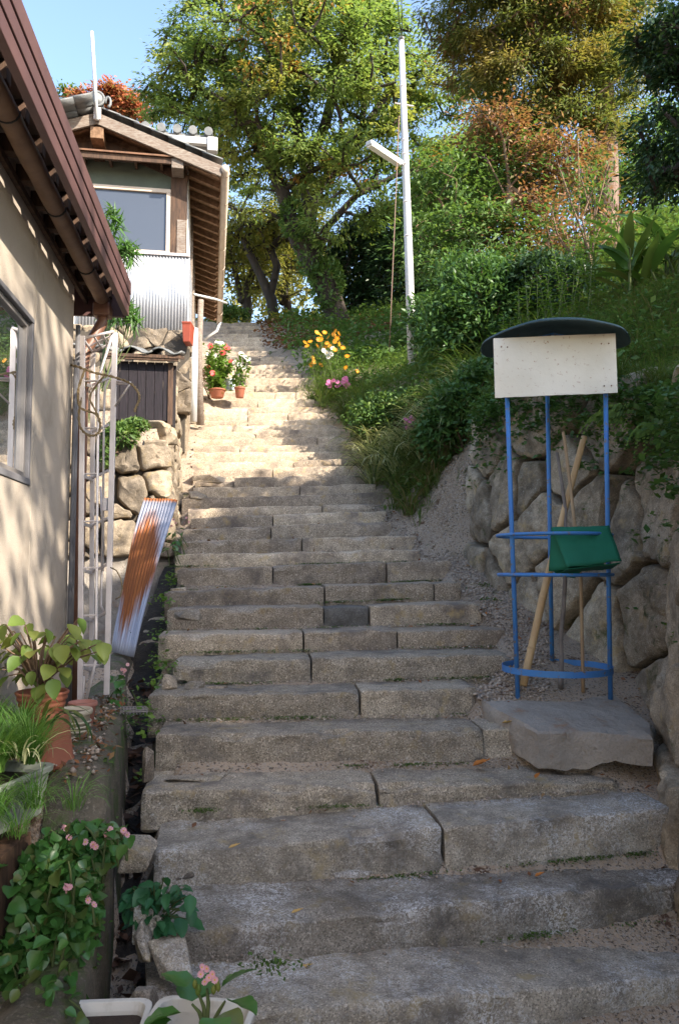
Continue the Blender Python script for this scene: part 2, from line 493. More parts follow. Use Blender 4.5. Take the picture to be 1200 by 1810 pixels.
M['grass_soft'] = leafmat('fine_grass', [(.07, .17, .03), (.10, .22, .04), (.14, .24, .05)], .4)
M['liriope'] = leafmat('striped_grass', [(.50, .49, .28), (.40, .42, .20), (.16, .20, .06), (.54, .51, .32)], .35)
M['liriope_green'] = leafmat('dark_grass', [(.03, .065, .02), (.05, .09, .025), (.10, .13, .05)], .3)
M['dry_grass'] = leafmat('dry_grass', [(.26, .20, .10), (.20, .15, .07), (.12, .13, .05)], .3)
M['litter'] = leafmat('dead_leaves', [(.16, .065, .03), (.24, .10, .04), (.12, .055, .03), (.26, .16, .07)], .15, rough=.8)
M['litter_dark'] = leafmat('wet_leaves', [(.05, .025, .015), (.08, .04, .022), (.10, .05, .03), (.035, .022, .016)], .1, rough=.6)
M['moss'] = leafmat('moss_green', [(.06, .12, .02), (.085, .15, .025), (.05, .09, .02)], .3)
M['fl_orange'] = leafmat('petals_orange', [(.75, .26, .01), (.80, .33, .015)], .35)
M['fl_pink'] = leafmat('petals_pink', [(.62, .16, .34), (.70, .22, .42)], .35)
M['fl_pale'] = leafmat('petals_pale_pink', [(.72, .42, .46), (.66, .32, .38)], .35)
M['fl_white'] = leafmat('petals_white', [(.75, .72, .70)], .3)
M['fl_red'] = leafmat('petals_red', [(.65, .05, .06), (.70, .10, .10)], .3)
M['fl_yellow'] = leafmat('flower_centre', [(.65, .42, .04)], .2)
M['leaf_orange'] = leafmat('fallen_orange', [(.42, .15, .03)], .2, rough=.7)
M['leaf_tan'] = leafmat('fallen_tan', [(.48, .31, .11)], .2, rough=.7)

# ================================================================== stairway
# front top edge of each step as measured: xl, yl, xr, yr, joints (photo px); distance comes from an even going
STEPS = [
    (262, 1806, 1320, 1716, [], 14), (303, 1648, 1330, 1548, [], 13), (272, 1508, 1190, 1428, [762], 8),
    (250, 1400, 1092, 1378, [655], 6), (275, 1300, 946, 1287, [852], 5), (262, 1228, 842, 1218, [632], 5),
    (306, 1168, 905, 1156, [545], 5), (280, 1124, 893, 1113, [530, 696], 6), (296, 1078, 850, 1066, [567, 648], 6),
    (291, 1047, 815, 1027, [568, 765], 7), (314, 1006, 797, 992, [478, 680], 7), (310, 980, 742, 972, [], 7),
    (321, 958, 737, 946, [530], 7), (323, 935, 692, 921, [476], 7), (338, 915, 682, 902, [480], 7),
    (333, 898, 662, 891, [568], 7), (322, 881, 688, 869, [], 7), (342, 862, 664, 856, [528], 7),
    (345, 845, 670, 838, [412], 7), (342, 832, 660, 823, [480], 7), (340, 819, 640, 811, [517], 7),
    (339, 798, 632, 798, [], 7), (342, 788, 622, 785, [423], 7), (345, 777, 614, 770, [560], 7),
    (348, 764, 602, 758, [451], 7), (351, 753, 598, 749, [410], 7), (354, 744, 590, 739, [437], 7),
    (352, 733, 580, 729, [437, 508], 7), (362, 722, 570, 718, [437], 7), (366, 707, 556, 705, [455], 7),
    (362, 694, 558, 692, [486], 8), (364, 681, 552, 680, [450], 8), (366, 668, 546, 667, [420], 8),
    (366, 662, 533, 661, [470], 9), (368, 653, 524, 652, [440], 9), (369, 645, 517, 644, [500], 9), (370, 638, 510, 637, [430], 9),
    (371, 630, 502, 630, [460], 9), (372, 621, 476, 620, [420], 9), (373, 613, 470, 612, [], 9), (374, 605, 468, 604, [410], 9),
    (375, 597, 466, 596, [], 9), (376, 590, 464, 589, [440], 9), (377, 583, 461, 583, [], 9), (378, 576, 459, 576, [400], 9), (379, 570, 456, 570, [], 9)]
STEP_Y = [2.53 + .345 * i for i in range(30)] + [13.2, 13.9, 14.55, 15.1, 15.55, 16.0, 16.45, 16.9, 17.6, 18.2, 18.8, 19.4, 20.0, 20.6, 21.3, 22.0]
SD = []
for (xl, yl, xr, yr, js, sk), Y in zip(STEPS, STEP_Y):
    ta = math.tan(rad(sk))
    def at(px, py):
        k = (px - CX) / F_PX
        k0 = (520 - CX) / F_PX
        # plan line  y = Y + (x - k0*Y) * ta ; x = k*depth, depth ~ y
        y = (Y - k0 * Y * ta) / (1 - k * ta)
        return P(px, py, y)
    a, b = at(xl, yl), at(xr, yr)
    SD.append((a, b, [((j - xl) / (xr - xl)) for j in js]))
SY = np.array([(a.y + b.y) / 2 for a, b, _ in SD])
SZ = np.array([(a.z + b.z) / 2 for a, b, _ in SD])
SLX = np.array([a.x for a, b, _ in SD]); SLY = np.array([a.y for a, b, _ in SD]); SLZ = np.array([a.z for a, b, _ in SD])
SRX = np.array([b.x for a, b, _ in SD]); SRY = np.array([b.y for a, b, _ in SD]); SRZ = np.array([b.z for a, b, _ in SD])
ZPLAN = np.concatenate([[SZ[0] - .16, SZ[0] - .14], SZ, [SZ[-1] + .25, SZ[-1] + .6]])
YPLAN = np.concatenate([[-400, SY[0] - .4], SY, [SY[-1] + 2, SY[-1] + 8]])

def xmid(y): return -.03 - .128 * (y - 4.0)
def tread_z(x, y):
    t = y - (x - xmid(y)) * .12
    return float(np.interp(t, YPLAN, ZPLAN))
def xl_at(y): return float(np.interp(y, SLY, SLX))
def xr_at(y): return float(np.interp(y, SRY, SRX))

# foot line of the retaining wall on the right, far end first
RW = [(1.00, 6.45), (1.10, 6.05), (1.28, 5.55), (1.50, 5.1), (1.70, 4.65), (1.74, 4.2), (1.62, 3.75), (1.50, 3.35), (1.44, 2.9), (1.46, 2.2), (1.5, 1.2), (1.6, -1)]
RW_TOP = [1.16, 1.30, 1.32, 1.25, 1.08, .96, .86, .78, .70, .5, .3, 0]
def xw_at(y): return float(np.interp(y, [p[1] for p in reversed(RW)], [p[0] for p in reversed(RW)]))
def wtop_at(y): return float(np.interp(y, [p[1] for p in reversed(RW)], list(reversed(RW_TOP))))

# control points of the bank on the right
CP = []
for i in range(13, len(SD)): CP.append((SRX[i] + .03, SRY[i], SRZ[i] + .0))
for (x, y), z in zip(RW, RW_TOP): CP.append((x + .12, y, z - .04))
for px, py, Y in [(760, 690, 9.5), (730, 670, 12.4), (650, 690, 11), (560, 650, 14), (1085, 418, 12), (1150, 560, 6), (1000, 600, 7), (850, 640, 9),
                  (1200, 430, 9), (690, 640, 14.5), (620, 590, 19), (520, 580, 20), (860, 600, 12), (950, 520, 11), (780, 560, 17), (1130, 650, 5.2), (1220, 640, 4.6)]:
    CP.append(tuple(P(px, py, Y)))
CP += [(6, 3, 1.9), (3.2, 3, 1.3), (6, 7, 3.1), (9, 12, 6.2), (9, 0, 1.3), (3, -2, .3), (3, 21, 7.2), (8, 22, 8.4), (0, 25, 7.4), (-4, 25, 7.4), (14, 8, 5), (14, 18, 8.5), (14, 0, 2), (5, 30, 8), (-8, 30, 7.6), (14, 30, 9)]
CPA = np.array(CP)
_D = np.linalg.norm(CPA[:, None, :2] - CPA[None, :, :2], axis=2)
_A = np.block([[_D, np.ones((len(CPA), 1))], [np.ones((1, len(CPA))), np.zeros((1, 1))]])
_W = np.linalg.solve(_A + np.diag([1e-3] * len(CPA) + [0]), np.concatenate([CPA[:, 2], [0]]))
def bank(x, y):
    xx, yy = min(max(x, -9), 15), min(max(y, -2.5), 31)
    return float(np.hypot(CPA[:, 0] - xx, CPA[:, 1] - yy) @ _W[:-1] + _W[-1])

def sstep(t):
    t = min(1, max(0, t)); return t * t * (3 - 2 * t)

LEDGE_X = [(-9, -.70), (2.0, -.70), (2.63, -.80), (3.18, -.92), (4.2, -1.15), (5.0, -1.36), (6.8, -1.52)]
def ledge_x(y): return float(np.interp(y, [p[0] for p in LEDGE_X], [p[1] for p in LEDGE_X]))
def H(x, y):
    g = tread_z(x, y)
    xl, xr = xl_at(y), xr_at(y)
    if y < 2.5: xl, xr = -.62 if y > 1.2 else -6, 1.5
    if x > xr - .25:
        if y < 6.45:
            xw = xw_at(y)
            if x > xw + .34: return bank(x, y)
            zz = g + .0 + .02 * nz(x * 3, y * 3) - (.13 if x < xr - .02 else .015)
            return zz
        k = sstep((x - xr) / .55)
        return (g - (.13 if x < xr - .03 else .02)) * (1 - k) + bank(x, y) * k
    if x >= xl + .05: return g - .14
    # left side
    if y < 7.16:
        if x > ledge_x(y):
            return g - .42 + .03 * nz(x * 5, y * 5)
        if y < 2.9: return -.74 - .44 * sstep((2.9 - y) / .5)
        return -.72 if y < 4.7 else -.60
    if y < 9.2:
        return (1.28 if x < -1.62 - .15 * (y - 7) else g - .22)
    if y < 12.1: return (2.2 if x < -2.0 - .16 * (y - 9.5) else g - .1)
    k = sstep((xl - x) / 2.5) * .3
    return g - .03 + k

def axis(lo, hi, step, far):
    a = list(np.arange(lo, hi + 1e-6, step))
    s, p = step, hi
    right = []
    while p < far:
        s *= 1.35; p += s; right.append(p)
    s, p = step, lo
    left = []
    while p > -far:
        s *= 1.35; p -= s; left.append(p)
    return left[::-1] + a + right
gx, gy = axis(-3.2, 5.2, .09, 350), axis(1.0, 24, .09, 350)
GV = np.array([(x, y, H(x, y)) for y in gy for x in gx])
nx = len(gx)
ii = np.arange(len(GV)).reshape(len(gy), nx)
GF = np.stack([ii[:-1, :-1], ii[:-1, 1:], ii[1:, 1:], ii[1:, :-1]], axis=-1).reshape(-1, 4)
ground = mesh_np('ground', GV, GF, M['ground'], smooth=True)
tag(ground, 'gravelly hillside ground sloping up beside the stone steps', kind='structure')

# ------------------------------------------------------------------ step blocks
def block_mesh(p0, p1, dirv, depth, h, seed, wear=1.0, under=None):
    """rough hewn block: front top edge p0-p1, dirv into the hill, h tall"""
    p0, p1 = Vector(p0), Vector(p1)
    L = (p1 - p0).length
    u = (p1 - p0).normalized()
    d = Vector((dirv[0], dirv[1], 0)).normalized()
    dist = (p0.y + p1.y) / 2
    su = .018 if dist < 4.4 else .03 if dist < 7 else .07 if dist < 13 else .14
    nu = max(4, int(L / su))
    nf = 10 if dist < 4.4 else 6 if dist < 7 else 3
    nt_ = 16 if dist < 4.4 else 6 if dist < 8 else 3
    r = .010 * wear
    prof = [(0.012, -h)] + [(0.0, -h + (h - r) * (i + 1) / (nf + 1)) for i in range(nf)] + [(0, -r), (r * .3, -r * .3), (r, 0)]
    prof += [(r + (depth - r) * (i + 1) / nt_, 0) for i in range(nt_)] + [(depth, -h)]
    m = len(prof)
    vs, fs = [], []
    for i in range(nu + 1):
        t = i / nu
        e = min(t, 1 - t) * L                       # distance to the block's end
        ins = max(0, .018 - e) * 1.0
        base = p0 + u * (L * t)
        # wavy front edge, rounded off at the ends
        wob = .012 * wear * nz(base.x * 2.3 + seed, base.y * 2.3) + .008 * wear * nz(base.x * 8 + seed, 3.3)
        wz = .010 * wear * nz(base.x * 2.0, seed * 1.7) + .006 * wear * nz(base.x * 9, seed)
        endr = .012 * max(0, 1 - e / .03) ** 2
        for j, (q, w) in enumerate(prof):
            hh = w
            if under is not None and w < -.5 * h:
                hh = max(w, -under(t))
            q2 = q + wob * (1 if q < .1 else max(0, 1 - q * 3)) + endr * (1 if q < .03 else 0)
            pos = base + d * q2 + Vector((0, 0, hh + wz - endr * .5 * (1 if w > -.04 else 0)))
            if 0 < j < m - 1:
                front = w < -.01
                a = .012 * wear if front else .006 * wear
                nv = nz(pos.x * 7 + seed, pos.y * 7, pos.z * 9) + .7 * nz(pos.x * 19 + seed, pos.y * 19, pos.z * 22) + .5 * nz(pos.x * 41 + seed, pos.y * 41, pos.z * 41)
                if front: pos -= d * (a * nv)
                else: pos += Vector((0, 0, a * nv))
                if w > -.03 and q < .05:                     # chipped arris
                    ch = (max(0, nz(base.x * 6 + 9, seed, base.y * 6) - .18) * .06 + max(0, nz(base.x * 23 + 2, seed) - .1) * .02) * wear
                    pos += d * ch * .6 - Vector((0, 0, ch))
            vs.append(pos)
    for i in range(nu):
        for j in range(m):
            j2 = (j + 1) % m
            fs.append((i * m + j, (i + 1) * m + j, (i + 1) * m + j2, i * m + j2))
    fs.append(tuple(range(m))[::-1][::-1])
    fs.append(tuple(range(nu * m, nu * m + m))[::-1])
    g = G(); g.add(vs, fs)
    return g

stairs_lower = thing('stone_stairway', 'long main flight of rough granite steps climbing from the foreground', 'stairway', (SD[0][0] + SD[0][1]) / 2 - Vector((0, 0, .16)))
stairs_mid = thing('stone_stairway', 'short sunlit and grey flight of steps above the flower pots', 'stairway', (SD[30][0] + SD[30][1]) / 2 - Vector((0, 0, .16)))
stairs_top = thing('stone_stairway', 'topmost narrow flight of steps under the trees, left of the leaf litter', 'stairway', (SD[38][0] + SD[38][1]) / 2 - Vector((0, 0, .16)))
for i, (a, b, js) in enumerate(SD):
    par = stairs_lower if i < 30 else stairs_mid if i < 38 else stairs_top
    nxt = SD[i + 1] if i + 1 < len(SD) else None
    u = (b - a).normalized()
    d = Vector((-u.y, u.x, 0)).normalized()
    if nxt: depth = max(.2, (nxt[0] - a).dot(d) + .09, (a.lerp(b, min(1, (1.5 - a.x) / (b.x - a.x))) * -1 + nxt[0].lerp(nxt[1], min(1, (1.5 - nxt[0].x) / (nxt[1].x - nxt[0].x)))).dot(d) + .09)
    else: depth = .5
    prev_z = SZ[i - 1] if i else SZ[0] - .16
    h = max(.10, SZ[i] - prev_z + .05)
    cuts = [0] + js + [1]
    for k in range(len(cuts) - 1):
        L = (b - a).length
        gap = (.006 if i > 3 else .008) / L
        t0, t1 = cuts[k] + (gap if k else 0), cuts[k + 1] - (gap if k < len(cuts) - 2 else 0)
        p0, p1 = a.lerp(b, t0), a.lerp(b, t1)
        dz = .012 * nz(i * 3.1, k * 7.7)
        df = .014 * nz(i * 5.1 + 4, k * 3.3)
        under = None
        mat = M['granite_dark'] if i < 3 else M['granite_grey'] if i < 7 else M['granite']
        if i == 4 and k == 1: dz -= .0; df += .03
        if i == 8 and k == 1:
            mat = M['granite_black']; df += .03; dz -= .012
        if i == 6 and k == 0:                                  # broken underside at its left end
            under = lambda t: .075 + .3 * t
        if i == 18 and k == 0: dz -= .03; df += .05
        if i == 10 and k == 0: under = lambda t: .10 + .35 * t
        off = d * df + Vector((0, 0, dz))
        block_mesh(p0 + off, p1 + off, d, depth, h + (.03 if i < 30 else .01), i * 1.37 + k * 5.1, 1.0 if i < 30 else .7, under).build('step_block', mat, par, smooth=True, crisp=32)

# stones packed along the left edge of the flight
import bmesh
def rock(g_or_none, c, r, seed, squash=(1, 1, 1), n=10, m=7):
    """angular broken stone: a bevelled hull of random corners"""
    rr = random.Random(int(seed * 1000))
    bm = bmesh.new()
    for k in range(16):
        p = Vector((rr.uniform(-1, 1), rr.uniform(-1, 1), rr.uniform(-1, 1)))
        p = p / max(abs(p.x), abs(p.y), abs(p.z)) * rr.uniform(.82, 1.0)
        bm.verts.new((p.x * squash[0] * r * .9, p.y * squash[1] * r * .9, p.z * squash[2] * r * .9))
    h = bmesh.ops.convex_hull(bm, input=bm.verts)
    bmesh.ops.delete(bm, geom=[v for v in bm.verts if not v.link_faces], context='VERTS')
    bmesh.ops.dissolve_limit(bm, angle_limit=.35, verts=bm.verts, edges=bm.edges)
    bmesh.ops.bevel(bm, geom=list(bm.edges), offset=r * .09, segments=2, affect='EDGES', profile=.6)
    bm.verts.index_update()
    g = g_or_none or G()
    g.add([Vector(c) + v.co + v.co.normalized() * (.05 * r * nz(v.co.x * 30, v.co.y * 30, v.co.z * 30)) for v in bm.verts], [[v.index for v in f.verts] for f in bm.faces])
    bm.free()
    return g

def edge_stone(px, py, Y, r, sq, label=None, mat='granite', seed=1.0):
    c = P(px, py, Y)
    rock(None, c, r, seed, sq, 14, 9).build('packing_stone', M[mat], stairs_lower)
for q in [(243, 1508, 3.12, .085, (.9, 1.2, .75), 'granite_grey', 2.2), (330, 1545, 3.2, .05, (1.6, 1, .5), 'granite_grey', 4.1), (268, 1620, 2.75, .08, (.7, 1.2, 1.3), 'granite_dark', 5.3),
          (300, 1700, 2.6, .085, (1.2, 1.1, .7), 'granite_dark', 6.4), (250, 1765, 2.36, .06, (.9, 1.2, 1.0), 'granite_dark', 7.7), (262, 1655, 2.7, .07, (.5, 1.6, 1.2), 'granite_dark', 8.2),
          (262, 1350, 3.68, .07, (.4, 1.5, 1.4), 'granite', 9.3), (345, 1372, 3.74, .085, (2.0, 1.2, .16), 'granite_grey', 3.9), (300, 1205, 4.4, .055, (.9, 1, .9), 'granite', 11.3),
          (345, 1212, 4.42, .045, (1.4, 1, .5), 'granite_grey', 1.9), (385, 1216, 4.42, .045, (1.5, .8, .35), 'granite', 12.1), (330, 1088, 5.02, .07, (1.6, 1, .6), 'granite_grey', 13.5), (318, 1045, 5.8, .06, (1.2, 1, .6), 'granite', 14.4),
          (370, 848, 8.55, .10, (2.1, 1, .55), 'granite', 15.8), (352, 880, 8.0, .10, (1.1, 1, .9), 'granite_grey', 16.6), (345, 722, 12.2, .16, (1.2, 1, .9), 'rubble', 17.1), (350, 742, 11.4, .14, (1.2, 1, .8), 'rubble', 18.8), (625, 1545, 3.0, .04, (2.2, .8, .22), 'granite_dark', 19.0),
          (640, 1480, 3.34, .06, (1.6, .9, .25), 'granite_dark', 20.0)]:
    edge_stone(q[0], q[1], q[2], q[3], q[4], mat=q[5], seed=q[6])

# ------------------------------------------------------------------ walls of fitted stones
def clip(poly, a, b, c):
    out = []
    for i in range(len(poly)):
        p, q = poly[i], poly[(i + 1) % len(poly)]
        dp, dq = a * p[0] + b * p[1] - c, a * q[0] + b * q[1] - c
        if dp <= 0: out.append(p)
        if (dp < 0) != (dq < 0) and dp != dq:
            t = dp / (dp - dq)
            out.append((p[0] + (q[0] - p[0]) * t, p[1] + (q[1] - p[1]) * t))
    return out

def stone_wall(parent, seeds, rect, mapf, mat, gap=.012, bulge=.05, seed=0, name='stone', topf=None, botf=None):
    """seeds in wall coordinates (u, v); mapf(u, v, out) -> world point"""
    for k, s in enumerate(seeds):
        poly = [(rect[0], rect[1]), (rect[2], rect[1]), (rect[2], rect[3]), (rect[0], rect[3])]
        for j, t in enumerate(seeds):
            if j == k or (s[0] - t[0]) ** 2 + (s[1] - t[1]) ** 2 > 2.5: continue
            a, b = t[0] - s[0], t[1] - s[1]
            L = math.hypot(a, b)
            w = (s[2] - t[2]) * .5 if len(s) > 2 else 0
            c = a * (s[0] + t[0]) / 2 + b * (s[1] + t[1]) / 2 - gap * .5 * L + w * L
            poly = clip(poly, a, b, c)
            if len(poly) < 3: break
        if topf and len(poly) > 2: poly = clip(poly, 0, 1, topf(s[0]) + .05 * nz(s[0] * 5, 1.1))
        if botf and len(poly) > 2: poly = clip(poly, 0, -1, -botf(s[0]))
        if len(poly) < 3: continue
        ar = abs(sum(poly[i][0] * poly[(i + 1) % len(poly)][1] - poly[(i + 1) % len(poly)][0] * poly[i][1] for i in range(len(poly)))) / 2
        if ar < .0025: continue
        cu, cv = sum(p[0] for p in poly) / len(poly), sum(p[1] for p in poly) / len(poly)
        pts = []
        for i in range(len(poly)):                                   # rounded corners, split edges
            p, q = poly[i], poly[(i + 1) % len(poly)]
            L = math.hypot(q[0] - p[0], q[1] - p[1])
            if L < .02: continue
            ns = max(2, int(L / .045))
            e = min(.3, .022 / L)
            for n_ in range(ns + 1):
                t = e + (1 - 2 * e) * n_ / ns
                pts.append((p[0] + (q[0] - p[0]) * t, p[1] + (q[1] - p[1]) * t))
        if len(pts) < 3: continue
        sz = math.sqrt(ar)
        out0 = .03 * nz(k * 1.7 + seed, 2.2) + .01
        tx, ty = .42 * nz(k * 2.1 + seed, 5.5), .42 * nz(k * 2.9 + seed, 8.8)
        vs, fs = [], []
        rings = [(1.0, -.19), (1.0, -.035), (.985, .2), (.955, .52), (.88, .78), (.74, .90), (.58, .96), (.38, .99), (.18, 1.0)]
        for s_, o_ in rings:
            for (pu, pv) in pts:
                du, dv = pu - cu, pv - cv
                uu, vv = cu + du * s_, cv + dv * s_
                o = o_ * bulge * min(1.2, sz / .3) if o_ > 0 else o_
                n1 = nz(uu * 6 + seed, vv * 6, k * .9) + .6 * nz(uu * 15, vv * 15, k + seed) + 1.3 * (abs(nz(uu * 5 + k, vv * 5, seed)) - .2) + .35 * nz(uu * 33, vv * 33, k)
                o += (.026 * n1) * (1 if o_ > 0 else .25) + out0 * (1 if o_ > 0 else .6) + (du * tx + dv * ty) * s_ * (1 if o_ > 0 else .5)
                wj = (.020 * nz(uu * 9, vv * 9, k * 3.3) + .012 * nz(uu * 22, vv * 22, k)) if o_ > -.1 else 0
                vs.append(mapf(uu + wj, vv + wj, o))
        n = len(pts)
        vs.append(mapf(cu, cv, bulge * min(1.2, sz / .3) + out0 + .012 * nz(cu * 8, cv * 8, k)))
        for r_ in range(len(rings) - 1):
            for i in range(n):
                i2 = (i + 1) % n
                fs.append((r_ * n + i, r_ * n + i2, (r_ + 1) * n + i2, (r_ + 1) * n + i))
        for i in range(n):
            fs.append(((len(rings) - 1) * n + i, (len(rings) - 1) * n + (i + 1) % n, len(vs) - 1))
        G().add(vs, fs).build(name, M[mat], parent, smooth=True, crisp=30)

def poisson(rect, d, rng, aspect=1.0, inside=None, tries=4000):
    out = []
    for _ in range(tries):
        p = (rng.uniform(rect[0], rect[2]), rng.uniform(rect[1], rect[3]), rng.uniform(-.05, .05))
        if inside and not inside(*p[:2]): continue
        dd = d * rng.uniform(.8, 1.25)
        if all(((p[0] - q[0])) ** 2 + ((p[1] - q[1]) * aspect) ** 2 > dd * dd for q in out): out.append(p)
    return out

def poly_map(pts, flip=1, batter=.12, zref=0.0):
    pts = [Vector((x, y, 0)) for x, y in pts]
    cum = [0]
    for a, b in zip(pts, pts[1:]): cum.append(cum[-1] + (b - a).length)
    def f(u, v, o):
        uu = min(max(u, cum[0]), cum[-1] - 1e-4)
        i = max(k for k in range(len(cum) - 1) if cum[k] <= uu)
        t = (uu - cum[i]) / (cum[i + 1] - cum[i])
        p = pts[i].lerp(pts[i + 1], t)
        # smoothed normal
        def nrm(j):
            j = min(max(j, 0), len(pts) - 2)
            d = (pts[j + 1] - pts[j]).normalized()
            return Vector((d.y, -d.x, 0)) * flip
        n = (nrm(i).lerp(nrm(i + 1), max(0, t - .5)) if t > .5 else nrm(i).lerp(nrm(i - 1), max(0, .5 - t))).normalized()
        q = p + n * (o - batter * (v - zref))
        return Vector((q.x, q.y, v))
    return f, cum

# right retaining wall (u runs from its far end towards the viewer, outward is to the left)
rw_root = thing('retaining_wall', 'dry stone retaining wall of big fitted boulders behind the blue stand', 'wall', (RW[4][0], RW[4][1], -.6))
rwf, rwc = poly_map([(x, y) for x, y in RW[:11]], 1, .10, -.3)
rng = random.Random(21)
def rw_in(u, v):
    return True
US = rwc[8]
seeds = poisson((0, -1.35, 1.7, 1.28), .31, rng, .66)
seeds = [s for s in seeds if s[1] < 1.3]
s2 = poisson((1.72, -1.35, rwc[9], 1.3), .47, rng, .92)
seeds += [s for s in s2 if all((s[0] - q[0]) ** 2 + (s[1] - q[1]) ** 2 > .08 for q in seeds)]
def rw_top(u): return float(np.interp(u, rwc, RW_TOP[:11]))
seeds = [s for s in seeds if s[1] < rw_top(s[0]) - .05]
stone_wall(rw_root, seeds, (-.05, -1.5, rwc[9] + .2, 1.4), rwf, 'wall_stone', .028, .040, 3.0, topf=rw_top)
# earth core behind the stones
g = G(); vs, fs = [], []
ucs = np.linspace(0, rwc[10], 40)
for u in ucs:
    for v, o_ in ((-1.7, -.17), (rw_top(u) - .03, -.17), (rw_top(u) + .03, -.6)): vs.append(rwf(u, v, o_))
for i in range(len(ucs) - 1):
    for j in (0, 1): fs.append((3 * i + j, 3 * i + 3 + j, 3 * i + 4 + j, 3 * i + 1 + j))
g.add(vs, fs).build('earth_core', M['mortar'], rw_root)

# left rubble wall under the shed: a face towards the viewer and one along the drain
LW = [(-3.3, 6.55), (-2.4, 6.72), (-1.62, 6.92), (-1.50, 7.05), (-1.62, 8.0), (-1.80, 9.3), (-2.05, 10.6)]
lw_root = thing('rubble_wall', 'sunlit rubble stone wall supporting the small wooden shed', 'wall', (-1.8, 6.9, .3))
lwf, lwc = poly_map(LW, 1, .10, .2)
rng = random.Random(5)
def lw_top(u): return float(np.interp(u, lwc, [1.25, 1.25, 1.12, 1.05, 1.7, 2.4, 2.75]))
def lw_bot(u): return float(np.interp(u, lwc, [-.6, -.6, -.6, .0, .45, .9, 1.3]))
seeds = [s for s in poisson((0, -.4, lwc[-1], 2.8), .25, rng, 1.3, tries=9000) if lw_bot(s[0]) - .1 < s[1] < lw_top(s[0]) - .06 and not (s[0] < lwc[3] and s[1] < .12)]
stone_wall(lw_root, seeds, (-.1, -.62, lwc[-1] + .2, 2.9), lwf, 'rubble', .02, .05, 8.0, topf=lw_top, botf=lambda u: max(lw_bot(u) - .2, .1 if u < lwc[3] - .02 else -9))
g = G(); vs, fs = [], []
ucs = np.linspace(0, lwc[-1], 40)
for u in ucs:
    for v in (-1, lw_top(u) - .04): vs.append(lwf(u, v, -.07))
for i in range(len(ucs) - 1): fs.append((2 * i, 2 * i + 2, 2 * i + 3, 2 * i + 1))
g.add(vs, fs).build('mortar_core', M['mortar'], lw_root)
# smooth cement footing below the rubble
g = G(); vs, fs = [], []
ucs = np.linspace(0, lwc[3], 24); vcs = np.linspace(-.9, .17, 8)
for u in ucs:
    for v in vcs: vs.append(lwf(u, v, -.01 + .02 * nz(u * 4, v * 4) - (.05 if v == vcs[-1] else 0)))
for i in range(len(ucs) - 1):
    for j in range(len(vcs) - 1):
        fs.append((i * 8 + j, (i + 1) * 8 + j, (i + 1) * 8 + j + 1, i * 8 + j + 1))
g.add(vs, fs).build('cement_footing', M['concrete'], lw_root, smooth=True)

# cement kerb between drain and house ledge, and the bank of the drain under the steps
g = G(); vs, fs = [], []
ys = np.arange(1.4, 6.9, .08)
zk = lambda y: -.70 - .45 * sstep((2.9 - y) / .5) + (.12 * sstep((y - 4.6) / .4))
for y in ys:
    x = ledge_x(y)
    w = .02 * nz(y * 3, 1) + .012 * nz(y * 11, 2)
    zt = zk(y) + .012 * nz(y * 7, 5)
    for (dx, z) in ((-.17, zt - .02), (-.11, zt + .012), (-.01, zt), (.035, zt - .03), (.05, zt - .25), (.06, zt - .7)):
        vs.append((x + dx + w, y, z))
for i in range(len(ys) - 1):
    for j in range(5): fs.append((i * 6 + j, i * 6 + j + 1, (i + 1) * 6 + j + 1, (i + 1) * 6 + j))
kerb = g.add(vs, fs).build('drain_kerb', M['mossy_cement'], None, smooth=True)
tag(kerb, 'mossy cement kerb edging the dark drain left of the steps', kind='structure')
g = G(); vs, fs = [], []
ys = np.arange(1.2, 7.6, .08)
for y in ys:
    x, g0 = (xl_at(y) if y > 2.5 else -.66), tread_z(xl_at(y), y)
    w = .035 * nz(y * 2.3, 7) + .015 * nz(y * 9, 3)
    for (dx, z) in ((.14, g0 - .17), (.07, g0 - .20), (.02, g0 - .30), (-.02, g0 - .75)):
        vs.append((x + dx + w, y, z + .02 * nz(y * 5, z)))
for i in range(len(ys) - 1):
    for j in range(3): fs.append((i * 4 + j, i * 4 + j + 1, (i + 1) * 4 + j + 1, (i + 1) * 4 + j))
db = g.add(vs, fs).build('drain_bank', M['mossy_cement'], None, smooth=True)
tag(db, 'rough earthen side of the drain below the step ends', kind='structure')
g = G(); vs, fs = [], []
for y in ys:
    xa, xb = ledge_x(y) + .0, (xl_at(y) if y > 2.5 else -.66) + .05
    for t in np.linspace(0, 1, 6):
        x = xa + (xb - xa) * t
        vs.append((x, y, tread_z(xb, y) - .40 + .03 * nz(x * 9, y * 9) + .015 * nz(x * 25, y * 25)))
for i in range(len(ys) - 1):
    for j in range(5): fs.append((i * 6 + j, i * 6 + j + 1, (i + 1) * 6 + j + 1, (i + 1) * 6 + j))
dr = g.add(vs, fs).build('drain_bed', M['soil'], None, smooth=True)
tag(dr, 'dark wet bed of the drain between ledge and steps', kind='structure')

# concrete pad under the blue stand
pad = thing('concrete_pad', 'broken grey concrete slab the blue stand is set in', 'slab', (1.1, 3.9, -.85))
top = [(838, 1230), (880, 1256), (925, 1278), (950, 1292), (1010, 1291), (1060, 1297), (1110, 1300), (1152, 1302), (1150, 1280), (1110, 1248), (1085, 1228), (1060, 1200), (900, 1200)]
tp = [P(x, y, 3.0) for x, y in top]
for i_, (x_, y_) in enumerate(top):
    zz_ = -.765
    for _ in range(12):
        q_ = PZ(x_, y_, zz_); zz_ = float(np.interp(q_.y, [3.75, 4.4], [-.765, -.69]))
    tp[i_] = PZ(x_, y_, zz_)
vs, fs = [], []
